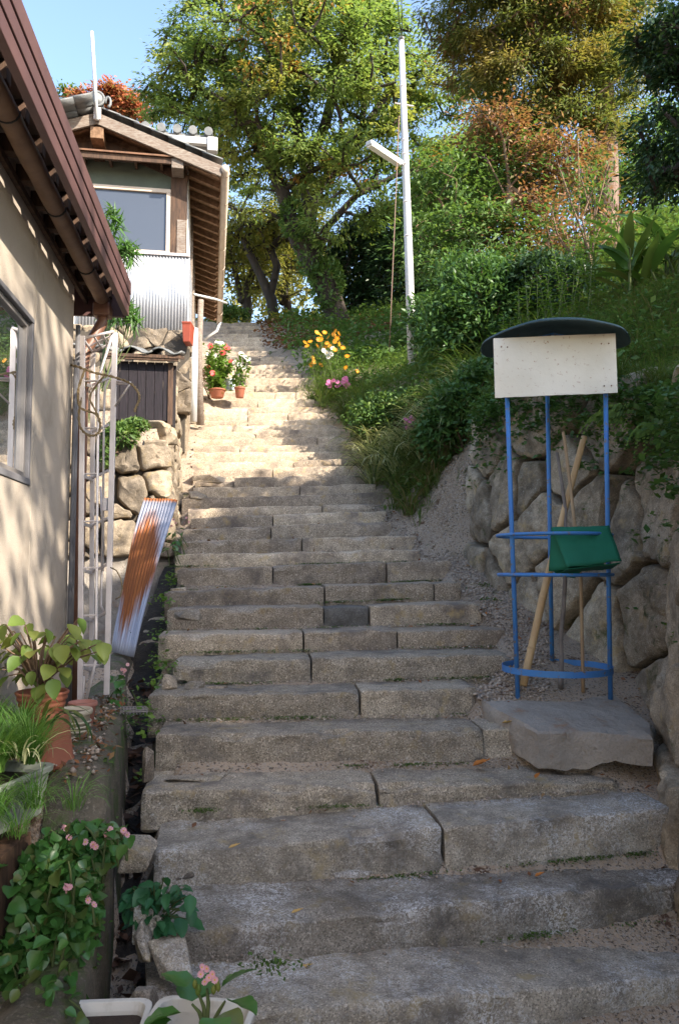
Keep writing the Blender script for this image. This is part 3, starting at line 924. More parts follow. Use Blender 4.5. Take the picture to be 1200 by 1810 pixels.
# densify outline
out = []
for i in range(len(tp)):
    a, b = tp[i], tp[(i + 1) % len(tp)]
    n = max(1, int((b - a).length / .03))
    for k in range(n): out.append(a.lerp(b, k / n))
n = len(out); cen = sum(out, Vector()) / n
rings = [(1.0, -.17), (1.005, -.05), (1.0, -.012), (.985, .0), (.8, .008), (.5, .012), (.2, .012)]
for s_, dz in rings:
    for p in out:
        q = cen + (p - cen) * s_
        low = dz < -.1
        zb = dz
        if low and q.x > .98: zb = dz + .04 * sstep((q.x - 1.14) / .10) + .018 * nz(q.x * 17, q.y * 17) + .014 * nz(q.x * 47, q.y * 47)
        j = .014 if -.2 < dz < -.004 else .004
        vs.append((q.x + j * nz(q.x * 16, q.y * 16, dz * 40), q.y + j * nz(q.x * 16 + 5, q.y * 16, dz * 40), q.z + zb + .006 * nz(q.x * 8, q.y * 8, 3)))
for r_ in range(len(rings) - 1):
    for i in range(n):
        i2 = (i + 1) % n
        fs.append((r_ * n + i, r_ * n + i2, (r_ + 1) * n + i2, (r_ + 1) * n + i))
fs.append(tuple(range((len(rings) - 1) * n, len(rings) * n)))
G().add(vs, fs).build('slab', M['concrete'], pad, smooth=True, crisp=38)

# ================================================================== plastered house, front left
PH = rad(7)
A1, B1, C1 = Vector((-math.sin(PH), math.cos(PH), 0)), Vector((math.cos(PH), math.sin(PH), 0)), Vector((-1.42, 4.2, 0))
def L1(u, v, z): return C1 + A1 * u + B1 * v + Vector((0, 0, z))
def on1(px, py, v=0.0):
    p = PP(px, py, C1 + B1 * v, B1) - C1
    return p.dot(A1), p.z
house1 = thing('plastered_house', 'sand plastered house with brown metal eave at the left edge', 'house', L1(-1.5, -1.5, -.72))
uw, zwb = on1(50, 846); _, zwt = on1(60, 574)
ut, _ = on1(66, 500)
W0 = -2.3
walls = [((-6, -.14, -.95), (ut - .006, 0, zwb - .028)), ((ut + .006, -.14, -.95), (-.02, -.002, 1.6)), ((uw + .02, -.14, zwb - .028), (ut - .006, 0, 1.6)), ((-6, -.14, zwt + .022), (uw + .02, 0, 1.6)), ((-6, -.14, zwb - .028), (W0, 0, zwt + .022))]
for lo, hi in walls: G().bx(lo, hi, L1).build('wall_panel', M['plaster'], house1, bevel=.004)
G().bx((ut - .02, -.10, -.95), (ut + .02, -.012, 1.6), L1).build('joint_strip', M['grey_pvc'], house1)
for lo, hi in (((-6, -3.2, -.95), (-.03, -3.06, 1.6)), ((-.16, -3.06, -.95), (-.03, -.14, 1.6)), ((-6, -3.06, -.95), (-5.86, -.14, 1.6))): G().bx(lo, hi, L1).build('outer_wall', M['plaster'], house1)
G().bx((-5.8, -1.1, -.9), (-.2, -1.05, 1.6), L1).build('room_partition', M['interior'], house1)
G().bx((W0, -.30, zwb - .1), (uw + .05, -.29, zwt + .1), L1).build('curtain', M['curtain'], house1)
win = G().bx((W0, -.06, zwb - .028), (uw + .02, .006, zwb), L1).bx((W0, -.06, zwt), (uw + .02, .006, zwt + .022), L1).bx((uw, -.06, zwb), (uw + .0195, .004, zwt), L1).bx((W0, -.06, zwb), (W0 + .05, .02, zwt), L1).build('window', M['grey_pvc'], house1, bevel=.003)
G().bx((uw - .03, -.045, zwb + .002), (uw - .006, -.012, zwt - .002), L1).bx((W0 + .05, -.045, zwb + .002), (uw - .03, -.012, zwb + .025), L1).bx((W0 + .05, -.045, zwt - .025), (uw - .03, -.012, zwt - .002), L1).bx((-1.62, -.045, zwb + .04), (-1.57, -.012, zwt - .04), L1).build('sash', M['grey_alu'], win, bevel=.002)
G().bx((W0 + .05, -.034, zwb + .035), (-1.61, -.028, zwt - .035), L1).build('pane', M['pane_clear'], win)
G().bx((-1.58, -.034, zwb + .02), (uw - .025, -.028, zwt - .02), L1).build('pane', M['pane_clear'], win)
# roof
G().add([L1(-6, .16, 1.60), L1(.25, .16, 1.60), L1(.25, -1.6, 2.05), L1(-6, -1.6, 2.05), L1(-6, .16, 1.625), L1(.25, .16, 1.625), L1(.25, -1.6, 2.08), L1(-6, -1.6, 2.08)],
        [(0, 3, 2, 1), (4, 5, 6, 7), (0, 1, 5, 4), (1, 2, 6, 5), (2, 3, 7, 6), (3, 0, 4, 7)]).build('roof', M['brown_metal'], house1)
G().add([L1(-6, -1.6, 2.05), L1(.25, -1.6, 2.05), L1(.25, -3.4, 1.6), L1(-6, -3.4, 1.6), L1(-6, -1.6, 2.08), L1(.25, -1.6, 2.08), L1(.25, -3.4, 1.63), L1(-6, -3.4, 1.63)],
        [(0, 3, 2, 1), (4, 5, 6, 7), (0, 1, 5, 4), (1, 2, 6, 5), (2, 3, 7, 6), (3, 0, 4, 7)]).build('roof', M['brown_metal'], house1)
for z0, z1, v in ((1.446, 1.506, .245), (1.508, 1.568, .250), (1.570, 1.64, .255)):
    G().bx((-6, v - .03, z0), (.26, v, z1), L1).build('fascia_board', M['brown_metal'], house1, bevel=.003)
u = -5.9
while u < .26:
    G().bx((u, .15, 1.60), (u + .035, .226, 1.618), L1).build('fascia_bracket', M['brown_metal'], house1)
    G().bx((u + .01, .0, 1.53), (u + .06, .155, 1.598), L1).build('rafter', M['wood_dark'], house1, bevel=.003)
    u += .225
G().bx((-6, .001, 1.50), (.24, .02, 1.53), L1).build('wall_plate', M['wood_dark'], house1)
G().bx((.255, -.2, 1.44), (.275, .22, 1.62), L1).build('verge_board', M['brown_metal'], house1)
# gutter and downpipe
gut = G(); vs, fs = [], []
us = list(np.linspace(-6, .18, 60)); kk = 9
for u in us:
    rr = .037 + .0015 * math.sin(u * 40)
    for k in range(kk):
        a = math.pi * (1 + k / (kk - 1))
        vs.append(L1(u, .118 + rr * math.cos(a), 1.50 - .004 * u + rr * math.sin(a)))
for i in range(len(us) - 1):
    for k in range(kk - 1): fs.append((i * kk + k, i * kk + k + 1, (i + 1) * kk + k + 1, (i + 1) * kk + k))
go = gut.add(vs, fs).build('gutter', M['bamboo_gutter'], house1, smooth=True)
so = go.modifiers.new('thickness', 'SOLIDIFY'); so.thickness = .004
for u in (-3.1, -2.4, -1.7, -1.0, -.35):
    G().tube([L1(u, .118 + .041 * math.cos(a), 1.50 - .004 * u + .041 * math.sin(a)) for a in np.linspace(math.pi, 2 * math.pi, 9)], .005, 6).build('gutter_hook', M['wire'], house1)
G().bx((.10, .07, 1.40), (.20, .165, 1.475), L1).build('gutter_box', M['copper'], house1, bevel=.01)
G().tube([L1(.15, .118, 1.42), L1(.15, .115, 1.37), L1(.12, .06, 1.24), L1(.10, .035, 1.19), L1(.09, .03, 1.1), L1(.09, .03, .3), L1(.09, .03, -.75)], .031, 12).build('downpipe', M['copper'], house1, smooth=True)
for z in (1.0, .3, -.3):
    G().tube([L1(.09, .03, z - .012), L1(.09, .03, z + .012)], .035, 12).build('pipe_clip', M['copper'], house1)
G().tube([L1(-.015, .02, 1.3), L1(-.015, .02, -.72)], .013, 8).build('conduit', M['grey_pvc'], house1, smooth=True)
G().tube([L1(-.05, .018, 1.1), L1(-.05, .018, -.72)], .010, 8).build('conduit', M['grey_pvc'], house1, smooth=True)
G().tube([L1(-.2, .022, -.36), L1(-.03, .035, -.36)], .006, 6).build('conduit_clip', M['wire'], house1)
G().bx((-6, .0, -.95), (.0, .05, -.70), L1).build('plinth', M['concrete'], house1)

# ================================================================== tiled house up the steps
PH2 = rad(9.2)
A2, B2, C2 = Vector((-math.sin(PH2), math.cos(PH2), 0)), Vector((math.cos(PH2), math.sin(PH2), 0)), Vector((-1.86, 9.5, 0))
def L2(v, u, z): return C2 + A2 * u + B2 * v + Vector((0, 0, z))
def on2(px, py, u=0.0):
    p = PP(px, py, C2 + A2 * u, A2) - C2
    return p.dot(B2), p.z
house2 = thing('tiled_house', 'old wooden house with tiled gable roof beside the upper steps', 'house', L2(-1.3, 2.5, 2.2))
UF = -.32
ve, ze = on2(392, 290, UF); vr, zr = on2(172, 196, UF)
sl = (zr - ze) / (ve - vr)                                        # roof pitch
def zroof(v): return zr - sl * abs(v - vr)
vl = 2 * vr - ve
LEN = 5.4
# front wall pieces
zc_t, zc_b = on2(300, 455)[1], on2(300, 584)[1]
zwin_t, zwin_b = on2(298, 343)[1], on2(298, 449)[1]
vwr = on2(300, 400)[0]; vwl = vwr - .98
zcan = on2(250, 292)[1]
VL = vl + .55
G().bx((VL, 0, 1.4), (0, .12, zc_b), L2).build('stone_base_core', M['mortar'], house2)
G().bx((VL, .0, zc_b), (-.015, .1, zwin_b - .03), L2).build('lower_wall', M['white_plaster'], house2)
G().bx((VL, .0, zwin_b - .03), (vwl - .06, .1, zcan), L2).build('upper_wall', M['white_plaster'], house2)
G().bx((vwl - .06, .0, zwin_t + .05), (-.015, .1, zcan + .02), L2).build('lintel_board', M['green_board'], house2)
# gable triangle
gz = lambda v: zroof(v) - .16
G().add([L2(VL, .03, zcan), L2(0, .03, zcan), L2(0, .03, gz(0)), L2(vr, .03, gz(vr)), L2(VL, .03, gz(VL)), L2(VL, .1, zcan), L2(0, .1, zcan), L2(0, .1, gz(0)), L2(vr, .1, gz(vr)), L2(VL, .1, gz(VL))],
        [(0, 1, 2, 3, 4), (9, 8, 7, 6, 5), (0, 5, 6, 1), (1, 6, 7, 2), (2, 7, 8, 3), (3, 8, 9, 4), (4, 9, 5, 0)]).build('gable_plaster', M['white_plaster'], house2)
G().bx((vr - .06, -.03, zcan), (vr + .06, .03, gz(vr) - .02), L2).build('king_post', M['wood_dark'], house2, bevel=.005)
G().bx((vr - .075, -.30, gz(vr) - .16), (vr + .075, .03, gz(vr) - .02), L2).build('ridge_beam_end', M['wood_red'], house2, bevel=.006)
G().bx((-.19, -.28, gz(-.12) - .10), (-.05, .03, gz(-.12) + .02), L2).build('purlin_end', M['wood_grey'], house2, bevel=.008)
for s, v1 in ((1, -.02), (-1, VL)):
    pass
G().bar(L2(vr, .0, gz(vr) - .06), L2(0, .0, gz(0) - .06), .05, .10).build('gable_rafter', M['wood_dark'], house2)
G().bar(L2(vr, .0, gz(vr) - .06), L2(VL, .0, gz(VL) - .06), .05, .10).build('gable_rafter', M['wood_dark'], house2)
# pent canopy above the window
vcr = on2(344, 292, -.2)[0]
can = G().add([L2(VL, -.30, zcan - .02), L2(vcr, -.30, zcan - .02), L2(vcr, .0, zcan + .06), L2(VL, .0, zcan + .06), L2(VL, -.30, zcan), L2(vcr, -.30, zcan), L2(vcr, .0, zcan + .08), L2(VL, .0, zcan + .08)],
        [(0, 3, 2, 1), (4, 5, 6, 7), (0, 1, 5, 4), (1, 2, 6, 5), (2, 3, 7, 6), (3, 0, 4, 7)]).build('canopy', M['rust_metal'], house2)
G().bx((VL, -.27, zcan - .09), (vcr - .03, -.24, zcan - .02), L2).build('canopy_rail', M['wood_dark'], house2)
for k in range(9):
    v = vcr - .08 - k * .3
    G().bx((v - .03, -.24, zcan - .06), (v, .0, zcan - .01), L2).build('canopy_bracket', M['wood_dark'], house2)
# posts and window
G().bx((vwr + .012, -.035, zc_t - .02), (-.012, .08, zcan - .02), L2).build('corner_post', M['wood_dark'], house2, bevel=.006)
G().bx((-.125, -.045, zwin_b - .03), (-.02, -.036, zwin_b + .42), L2).build('post_board', M['wood_grey'], house2)
win2 = G().bx((vwl, -.03, zwin_b - .03), (vwr + .01, .05, zwin_b + .025), L2).bx((vwl, -.03, zwin_t), (vwr + .01, .05, zwin_t + .05), L2).bx((vwr - .04, -.028, zwin_b + .025), (vwr + .01, .05, zwin_t), L2).bx((vwl, -.028, zwin_b + .025), (vwl + .04, .05, zwin_t), L2).build('window', M['beige_pvc'], house2, bevel=.004)
G().bx((vwl + .03, .0, zwin_b + .02), (vwr - .03, .012, zwin_t + .005), L2).build('pane', M['pane_frosted'], win2)
G().bx((vwl, .06, zwin_b), (vwr, .075, zwin_t), L2).build('window_back', M['interior'], win2)
# corrugated skirting, front and side
def corrugated(p0, p1, zb, zt, name, mat, parent, amp=.007, pitch=.037, n_out=None):
    p0, p1 = Vector(p0), Vector(p1)
    L = (p1 - p0).length; d = (p1 - p0).normalized()
    nrm = Vector((d.y, -d.x, 0))
    n = int(L / pitch * 6)
    vs, fs = [], []
    for i in range(n + 1):
        s = L * i / n
        o = nrm * (amp * math.sin(2 * math.pi * s / pitch))
        for z in (zb, zt): vs.append(Vector((p0.x, p0.y, z)) + d * s + o)
    for i in range(n): fs.append((2 * i, 2 * i + 2, 2 * i + 3, 2 * i + 1))
    o = G().add(vs, fs).build(name, mat, parent, smooth=True)
    m = o.modifiers.new('thickness', 'SOLIDIFY'); m.thickness = .003
    return o
corrugated(L2(-1.25, -.05, 0), L2(.01, -.05, 0), zc_b - .02, zc_t, 'corrugated_panel', M['corr'], house2)
G().bx((.002, -.03, zc_b - .35), (.03, 1.3, zc_t + .1), L2).build('side_sheet', M['corr'], house2)
G().bx((-1.3, -.075, zc_t), (.03, -.02, zc_t + .03), L2).build('flashing', M['alu'], house2)
# foundation stones in front
f2, _c = None, None
def fnd(u, v, o): return L2(u, -.10 - o, v)
rng = random.Random(11)
zb1 = zc_b - .02
seeds = poisson((-1.5, zb1 - .9, .05, zb1), .30, rng, 1.9)
stone_wall(house2, seeds, (-1.55, zb1 - 1.0, .07, zb1), fnd, 'rubble', .012, .025, 5.0, 'foundation_stone')
G().bx((-1.55, -.12, zb1 - 1), (.05, 0, zb1 - .01), L2).build('foundation_core', M['mortar'], house2)
# side wall along the steps
SW = [(.0, 'white_plaster', 1.35), (1.35, 'wood_grey', 1.5), (1.5, 'white_plaster', 2.6), (2.6, 'wood_grey', 2.76), (2.76, 'white_plaster', LEN)]
zse = zroof(0) - .10
for u0, mt, u1 in SW:
    G().bx((-.12, u0 + .002 + (.1 if u0 == 0 else 0), 2.0), (0 if mt == 'white_plaster' else .03, u1 - .002, zse), L2).build('side_wall', M[mt], house2)
G().bx((-2.8, LEN - .1, 2.0), (-.12, LEN, zcan), L2).build('back_wall', M['white_plaster'], house2)
G().bx((VL - .12, .1, 1.5), (VL, LEN - .1, zroof(VL) - .12), L2).build('back_wall', M['white_plaster'], house2)
G().bx((-.14, .1, 1.1), (.02, LEN, 2.0), L2).build('side_plinth', M['rubble'], house2)
G().tube([L2(.09, .6, zc_b - 1.0), L2(.09, .6, zc_b + .22)], .045, 10).build('vent_pipe', M['white_paint'], house2, smooth=True)
G().tube([L2(.16, 1.5, 2.0), L2(.13, 1.42, 3.0), L2(.15, 1.4, 3.75)], [.055, .045, .04], 9).build('log_post', M['wood_grey'], house2, smooth=True)
G().tube([L2(.05, 1.45, zse - 1.05), L2(.35, 1.9, zse - .95), L2(.52, 2.2, zse - .90)], .018, 8).build('branch_pipe', M['white_paint'], house2, smooth=True)
# roof: boards, rafters, tiles
def slab(v0, v1, dz0, dz1, mat, name, u0=UF, u1=LEN + .3):
    a, b = zroof(v0), zroof(v1)
    return G().add([L2(v0, u0, a + dz0), L2(v1, u0, b + dz0), L2(v1, u1, b + dz0), L2(v0, u1, a + dz0), L2(v0, u0, a + dz1), L2(v1, u0, b + dz1), L2(v1, u1, b + dz1), L2(v0, u1, a + dz1)],
                   [(0, 3, 2, 1), (4, 5, 6, 7), (0, 1, 5, 4), (1, 2, 6, 5), (2, 3, 7, 6), (3, 0, 4, 7)]).build(name, mat, house2)
slab(vr, ve, -.045, -.02, M['wood_board'], 'roof_board', UF + .06)
slab(vl, vr, -.045, -.02, M['wood_board'], 'roof_board', UF + .06)
u = UF + .14
while u < LEN + .25:
    for va, vb in ((vr, ve - .02), (vr, vl + .02)):
        G().bar(L2(va, u, zroof(va) - .085), L2(vb, u, zroof(vb) - .085), .055, .078).build('rafter', M['wood_red'], house2)
    u += .27
# barge boards and verge
for va, vb in ((vr, ve + .01), (vr, vl - .01)):
    G().bar(L2(va, UF + .02, zroof(va) - .085), L2(vb, UF + .02, zroof(vb) - .085), .035, .13).build('barge_board', M['wood_grey'], house2, bevel=.004)
# one curved pan tile shared by the whole roof
def tile_mesh():
    vs, fs = [], []
    nv, W, D, T = 8, .27, .25, .018
    for (y, dz) in ((0, .0), (D, .0)):
        for s in (0, 1):
            for i in range(nv + 1):
                x = W * i / nv
                z = .028 * math.sin(2 * math.pi * i / nv) * 1.0
                vs.append((y, x, z + s * T + dz))
    n = nv + 1
    for i in range(nv):
        fs += [(i, i + 1, 2 * n + i + 1, 2 * n + i), (n + i, 3 * n + i, 3 * n + i + 1, n + i + 1), (i, n + i, n + i + 1, i + 1), (2 * n + i, 2 * n + i + 1, 3 * n + i + 1, 3 * n + i)]
    fs += [(0, 2 * n, 3 * n, n), (n - 1, 2 * n - 1, 4 * n - 1, 3 * n - 1)]
    return mesh_np('roof_tile', vs, fs, M['tile'], data_only=True, smooth=False)
TM = tile_mesh()
tilt = math.atan(sl)
nrow = int((ve - vr) / .2) + 1
for side in (1, -1):
    for r_ in range(nrow):
        for c_ in range(int((LEN + .6) / .26) + 1):
            if side == -1 and c_ > 4: continue
            v = vr + side * (.02 + .2 * r_)
            if side == 1 and v > ve - .12: continue
            u = UF - .03 + .26 * c_
            p = L2(v, u, zroof(v) + .012 + .022)
            m = Matrix.Rotation(PH2 + rad(90), 4, 'Z')
            # tile x axis runs down the slope, y axis along the ridge
            ex = (B2 * side * math.cos(tilt + .04) + Vector((0, 0, -math.sin(tilt - .06))))
            ey = A2
            ez = ex.cross(ey).normalized()
            if ez.z < 0: ez = -ez
            ex = ex.normalized()
            o = bpy.data.objects.new('roof_tile', TM)
            mat3 = Matrix((ex, ey, ez)).transposed()
            o.rotation_euler = mat3.to_euler()
            o.location = p - origin_of(house2) + Vector((0, 0, .012 * nz(r_ * 3.1, c_ * 1.7)))
            link(o, house2)
# ridge and end tile
for k in range(12):
    u = UF - .02 + k * .47
    G().tube([L2(vr, u, zr + .085), L2(vr, u + .46, zr + .085)], .075 + .004 * (k % 2), 12).build('ridge_tile', M['tile'], house2, smooth=False)
rc = L2(vr, UF - .05, zr + .12)
ring = G()
ring.tube([rc + B2 * (.085 * math.cos(a)) + Vector((0, 0, .085 * math.sin(a))) for a in np.linspace(0, 2 * math.pi, 19)], .016, 6, False)
ring.tube([rc - A2 * .01, rc + A2 * .06], .07, 16)
ring.tube([rc + B2 * (.13 + .03 * math.cos(a)) + Vector((0, 0, -.03 + .06 * math.sin(a))) for a in np.linspace(-1.6, 3.4, 9)], .016, 6)
ring.build('ridge_end_tile', M['tile'], house2, smooth=True)
# eave gutter and drop pipe
vg = ve + .045
G().tube([L2(vg, UF - .02, ze - .06), L2(vg, LEN + .25, ze - .09)], .05, 12).build('gutter', M['beige_pvc'], house2, smooth=True)
for k in range(8):
    u = UF + .1 + k * .75
    G().tube([L2(vg, u - .012, ze - .06 - .005 * k), L2(vg, u + .012, ze - .06 - .005 * k)], .055, 12).build('gutter_strap', M['beige_pvc'], house2)
G().tube([L2(vg + .01, LEN + .1, ze - .12), L2(vg - .05, LEN + .1, ze - .3), L2(.15, LEN + .05, ze - .5)], .03, 8).build('drop_pipe', M['white_paint'], house2, smooth=True)
# rear wing: lower eave with round tile ends, seen above the verge
rw_u = 4.0
def wing(px, py, u): 
    v, z = on2(px, py, u); return L2(v, u, z)
a_, b_ = on2(290, 238, rw_u), on2(379, 246, rw_u)
G().bx((a_[0], rw_u, b_[1] - .10), (b_[0] + .02, rw_u + .10, b_[1] + .02), L2).build('wing_gutter', M['white_paint'], house2, bevel=.01)
G().bx((b_[0] - .12, rw_u - .03, b_[1] - .22), (b_[0] + .06, rw_u + .12, b_[1] + .03), L2).build('rain_head', M['white_paint'], house2, bevel=.015)
G().bx((a_[0], rw_u + .05, b_[1] + .02), (b_[0], rw_u + 1.6, b_[1] + .08), L2).build('wing_roof', M['tile'], house2)
for k in range(6):
    v = b_[0] - .1 - k * .27
    G().tube([L2(v, rw_u - .02, b_[1] + .13), L2(v, rw_u + .6, b_[1] + .2)], .075, 12).build('end_tile', M['tile'], house2)
# aerial mast on the gable
mast = thing('aerial_mast', 'thin white mast pole fixed to the gable peak of the tiled house', 'pole', L2(vr, UF - .06, zr - .1))
v0, z0 = on2(172, 212, UF - .06); v1, z1 = on2(163, 56, UF - .06)
G().tube([L2(v0, UF - .06, z0), L2(v1, UF - .06, z1)], .021, 8).build('mast_tube', M['white_paint'], mast, smooth=True)
G().bx((v0 - .04, UF - .05, z0 + .02), (v0 + .04, UF - .02, z0 + .16), L2).build('mast_bracket', M['alu'], mast)
# red planter hung on the corner
pl = thing('hanging_planter', 'red plastic window box hung on the corner of the tiled house', 'planter', P(333, 610, 9.2))
c0 = P(333, 592, 9.22)
G().add([c0 + Vector((x * k, y * k, z)) for z, k in ((-.11, .82), (.09, 1.0), (.11, 1.08), (.125, 1.08)) for x, y in ((-.05, -.12), (.05, -.12), (.05, .12), (-.05, .12))],
        [(0, 3, 2, 1)] + [(r * 4 + i, r * 4 + (i + 1) % 4, r * 4 + 4 + (i + 1) % 4, r * 4 + 4 + i) for r in range(3) for i in range(4)] + [(12, 13, 14, 15)]).build('box', surf('red_plastic', (.26, .055, .03), (.22, .045, .025), 5, rough=.5, bump=.05), pl, bevel=.006)

# ================================================================== little wooden shed
shed = thing('wooden_shed', 'small dark plank shed with a tiled lid roof on the rubble wall', 'shed', P(262, 745, 7.5))
A3, B3, C3 = A2, B2, P(303, 745, 7.45)
C3 = Vector((C3.x, C3.y, 0))
def L3(v, u, z): return C3 + A3 * u + B3 * v + Vector((0, 0, z))
def on3(px, py, u=0.0):
    p = PP(px, py, C3 + A3 * u, A3) - C3
    return p.dot(B3), p.z
zb, zt = on3(260, 743)[1], on3(260, 640)[1]
vL = on3(196, 700)[0]
npl = 7
for k in range(npl):
    a, b = vL + (0 - vL) * k / npl, vL + (0 - vL) * (k + 1) / npl
    G().bx((a + .002, .006 * nz(k, 3), zb - .006 * (k % 3)), (b - .002, .025, zt), L3).build('plank', M['wood_shed'], shed, bevel=.002)
for k in range(5):
    a, b = .03 + .17 * k, .03 + .17 * (k + 1)
    G().bx((-.025, a + .002, zb + .0), (.0, b - .002, zt), L3).build('plank', M['wood_shed'], shed, bevel=.002)
G().bx((vL, .03, zb), (vL + .025, .88, zt), L3).build('side_panel', M['wood_shed'], shed)
G().bx((vL, .88, zb), (0, .9, zt + .2), L3).build('back_panel', M['wood_shed'], shed)
G().bx((-.035, -.012, zb - .04), (.012, .03, zt), L3).build('corner_batten', M['wood_dark'], shed, bevel=.003)
G().bx((vL - .05, -.09, zt), (.06, -.06, zt + .05), L3).build('eave_board', M['wood_dark'], shed)
G().add([L3(vL - .05, -.1, zt + .02), L3(.08, -.1, zt + .02), L3(.08, 1.0, zt + .30), L3(vL - .05, 1.0, zt + .30), L3(vL - .05, -.1, zt + .05), L3(.08, -.1, zt + .05), L3(.08, 1.0, zt + .33), L3(vL - .05, 1.0, zt + .33)],
        [(0, 3, 2, 1), (4, 5, 6, 7), (0, 1, 5, 4), (1, 2, 6, 5), (2, 3, 7, 6), (3, 0, 4, 7)]).build('roof_board', M['wood_dark'], shed)
ex = (-A3 * math.cos(.25) - Vector((0, 0, math.sin(.25)))).normalized(); ey = B3
ez = ex.cross(ey).normalized()
if ez.z < 0: ez = -ez
for r_ in range(5):
    for c_ in range(4):
        o = bpy.data.objects.new('roof_tile', TM)
        o.rotation_euler = Matrix((ex, ey, ez)).transposed().to_euler()
        uu = .12 + .2 * r_
        o.location = L3(.08 - .26 * (c_ + 1), uu, zt + .05 + .255 * (uu + .1) + .03) - origin_of(shed) + Vector((0, 0, .006 * nz(r_ * 2.2, c_)))
        link(o, shed)
G().bx((-.30, .02, zb - .065), (-.07, .12, zb - .002), L3).build('brick_foot', M['brick'], shed, bevel=.005)
G().bx((-.28, .03, zb - .20), (-.05, .16, zb - .067), L3).build('block_foot', M['concrete'], shed, bevel=.006)
G().bx((vL + .02, .1, zb - .25), (vL + .2, .3, zb), L3).build('block_foot', M['concrete'], shed)
G().bx((-.2, .7, zb - .25), (-.02, .86, zb), L3).build('block_foot', M['concrete'], shed)

# ================================================================== blue stick stand
stand = thing('stick_stand', 'blue pipe stand with white board and round dark hat roof', 'stand', (1.19, 4.45, -.68))
SCX, SCY, SR = 1.185, 4.47, .275
feet = [P(915, 1232, 4.33), P(1078, 1230, 4.33), P(975, 1162, 4.74)]
tops = [P(893, 640, 4.33), P(1069, 640, 4.33), P(966, 640, 4.74)]
for a, b in zip(feet, tops):
    G().tube([a - Vector((0, 0, .06)), a.lerp(b, .5), b + Vector((0, 0, .12))], .0125, 10).build('post', M['blue_paint'], stand, smooth=True)
cen = sum(feet, Vector()) / 3
def hoop(py, r, name, flat=False, tilt=0.0):
    zc = [P(905, py, 4.33).z]
    zz = zc[0]
    t = (zz - feet[0].z) / (tops[0].z - feet[0].z)
    c3 = [f.lerp(t_, t) for f, t_ in zip(feet, tops)]
    a, b, c = [Vector((p.x, p.y)) for p in c3]
    # circle through the three posts
    dd = 2 * (a.x * (b.y - c.y) + b.x * (c.y - a.y) + c.x * (a.y - b.y))
    ux = (a.length_squared * (b.y - c.y) + b.length_squared * (c.y - a.y) + c.length_squared * (a.y - b.y)) / dd
    uy = (a.length_squared * (c.x - b.x) + b.length_squared * (a.x - c.x) + c.length_squared * (b.x - a.x)) / dd
    cc = Vector((ux, uy)); R_ = (a - cc).length + r
    g = G()
    if flat:
        vs, fs = [], []
        n = 48
        for k in range(n):
            an = 2 * math.pi * k / n
            for rr, dz in ((R_, -.017), (R_, .017), (R_ + .004, .017), (R_ + .004, -.017)):
                vs.append((cc.x + rr * math.cos(an), cc.y + rr * math.sin(an), zz + dz + tilt * math.sin(an)))
        for k in range(n):
            k2 = (k + 1) % n
            for j in range(4):
                j2 = (j + 1) % 4
                fs.append((k * 4 + j, k2 * 4 + j, k2 * 4 + j2, k * 4 + j2))
        g.add(vs, fs)
    else:
        g.tube([(cc.x + R_ * math.cos(an), cc.y + R_ * math.sin(an), zz + tilt * math.sin(an)) for an in np.linspace(0, 2 * math.pi, 41)], .0095, 8, False)
    g.build(name, M['blue_paint'], stand, smooth=not flat)
    return cc, R_, zz
hoop(945, .02, 'hoop'); RC, RR, RZ = hoop(1016, .02, 'hoop')
hoop(1186, .012, 'flat_hoop', True)
# white board
bl = [P(875, 703, 4.26), P(1091, 694, 4.26), P(1087, 589, 4.26), P(872, 598, 4.26)]
vs = []
nxb = 24
g = G()
def bd(t, s, o):
    p = bl[0].lerp(bl[1], t).lerp(bl[3].lerp(bl[2], t), s)
    return p + Vector((0, o, 0))
vv, ff = [], []
for i in range(nxb + 1):
    t = i / nxb
    for s_, o in ((0 + .012 * nz(i * 1.3, 4), 0), (1, 0), (1, .012), (0 + .012 * nz(i * 1.3, 4), .012)):
        vv.append(bd(t, s_, o + .004 * nz(t * 3, 1)))
for i in range(nxb):
    for j in range(4):
        ff.append((i * 4 + j, (i + 1) * 4 + j, (i + 1) * 4 + (j + 1) % 4, i * 4 + (j + 1) % 4))
ff += [(0, 1, 2, 3), (nxb * 4 + 3, nxb * 4 + 2, nxb * 4 + 1, nxb * 4)]
board = G().add(vv, ff).build('board', M['board_paint'], stand)
for t, s_ in ((.11, .84), (.06, .85), (.88, .83), (.94, .83), (.89, .12), (.95, .12)):
    p = bd(t, s_, -.002)
    G().tube([p, p + Vector((0, -.003, 0))], .004, 8).build('bolt', M['rust_metal'], board)
# hat: shallow cone sheet with a turned rim
hc = P(978, 600, 4.46)
hat, n = G(), 44
prof = [(0.0, .082), (.05, .079), (.15, .060), (.26, .034), (.36, .006), (.405, -.012), (.412, -.026), (.404, -.026), (.395, -.018), (.34, -.002), (.24, .024), (.13, .048), (.0, .070)]
def wob(p):
    a = math.atan2(p.y, p.x); r = p.length
    return Vector((p.x, p.y, p.z + .022 * (r / .4) ** 2 * (nz(math.cos(a) * 1.4, math.sin(a) * 1.4, 2) + .5 * math.cos(2 * a + 3.3)) + .0))
hat.lathe(hc, prof, n, wob)
hat.build('hat_roof', M['hat_metal'], stand, smooth=True)
for k in range(3):
    G().bar(tops[k] + Vector((0, 0, .10)), hc + Vector((0, 0, .035)), .015, .006).build('roof_stay', M['blue_paint'], stand)

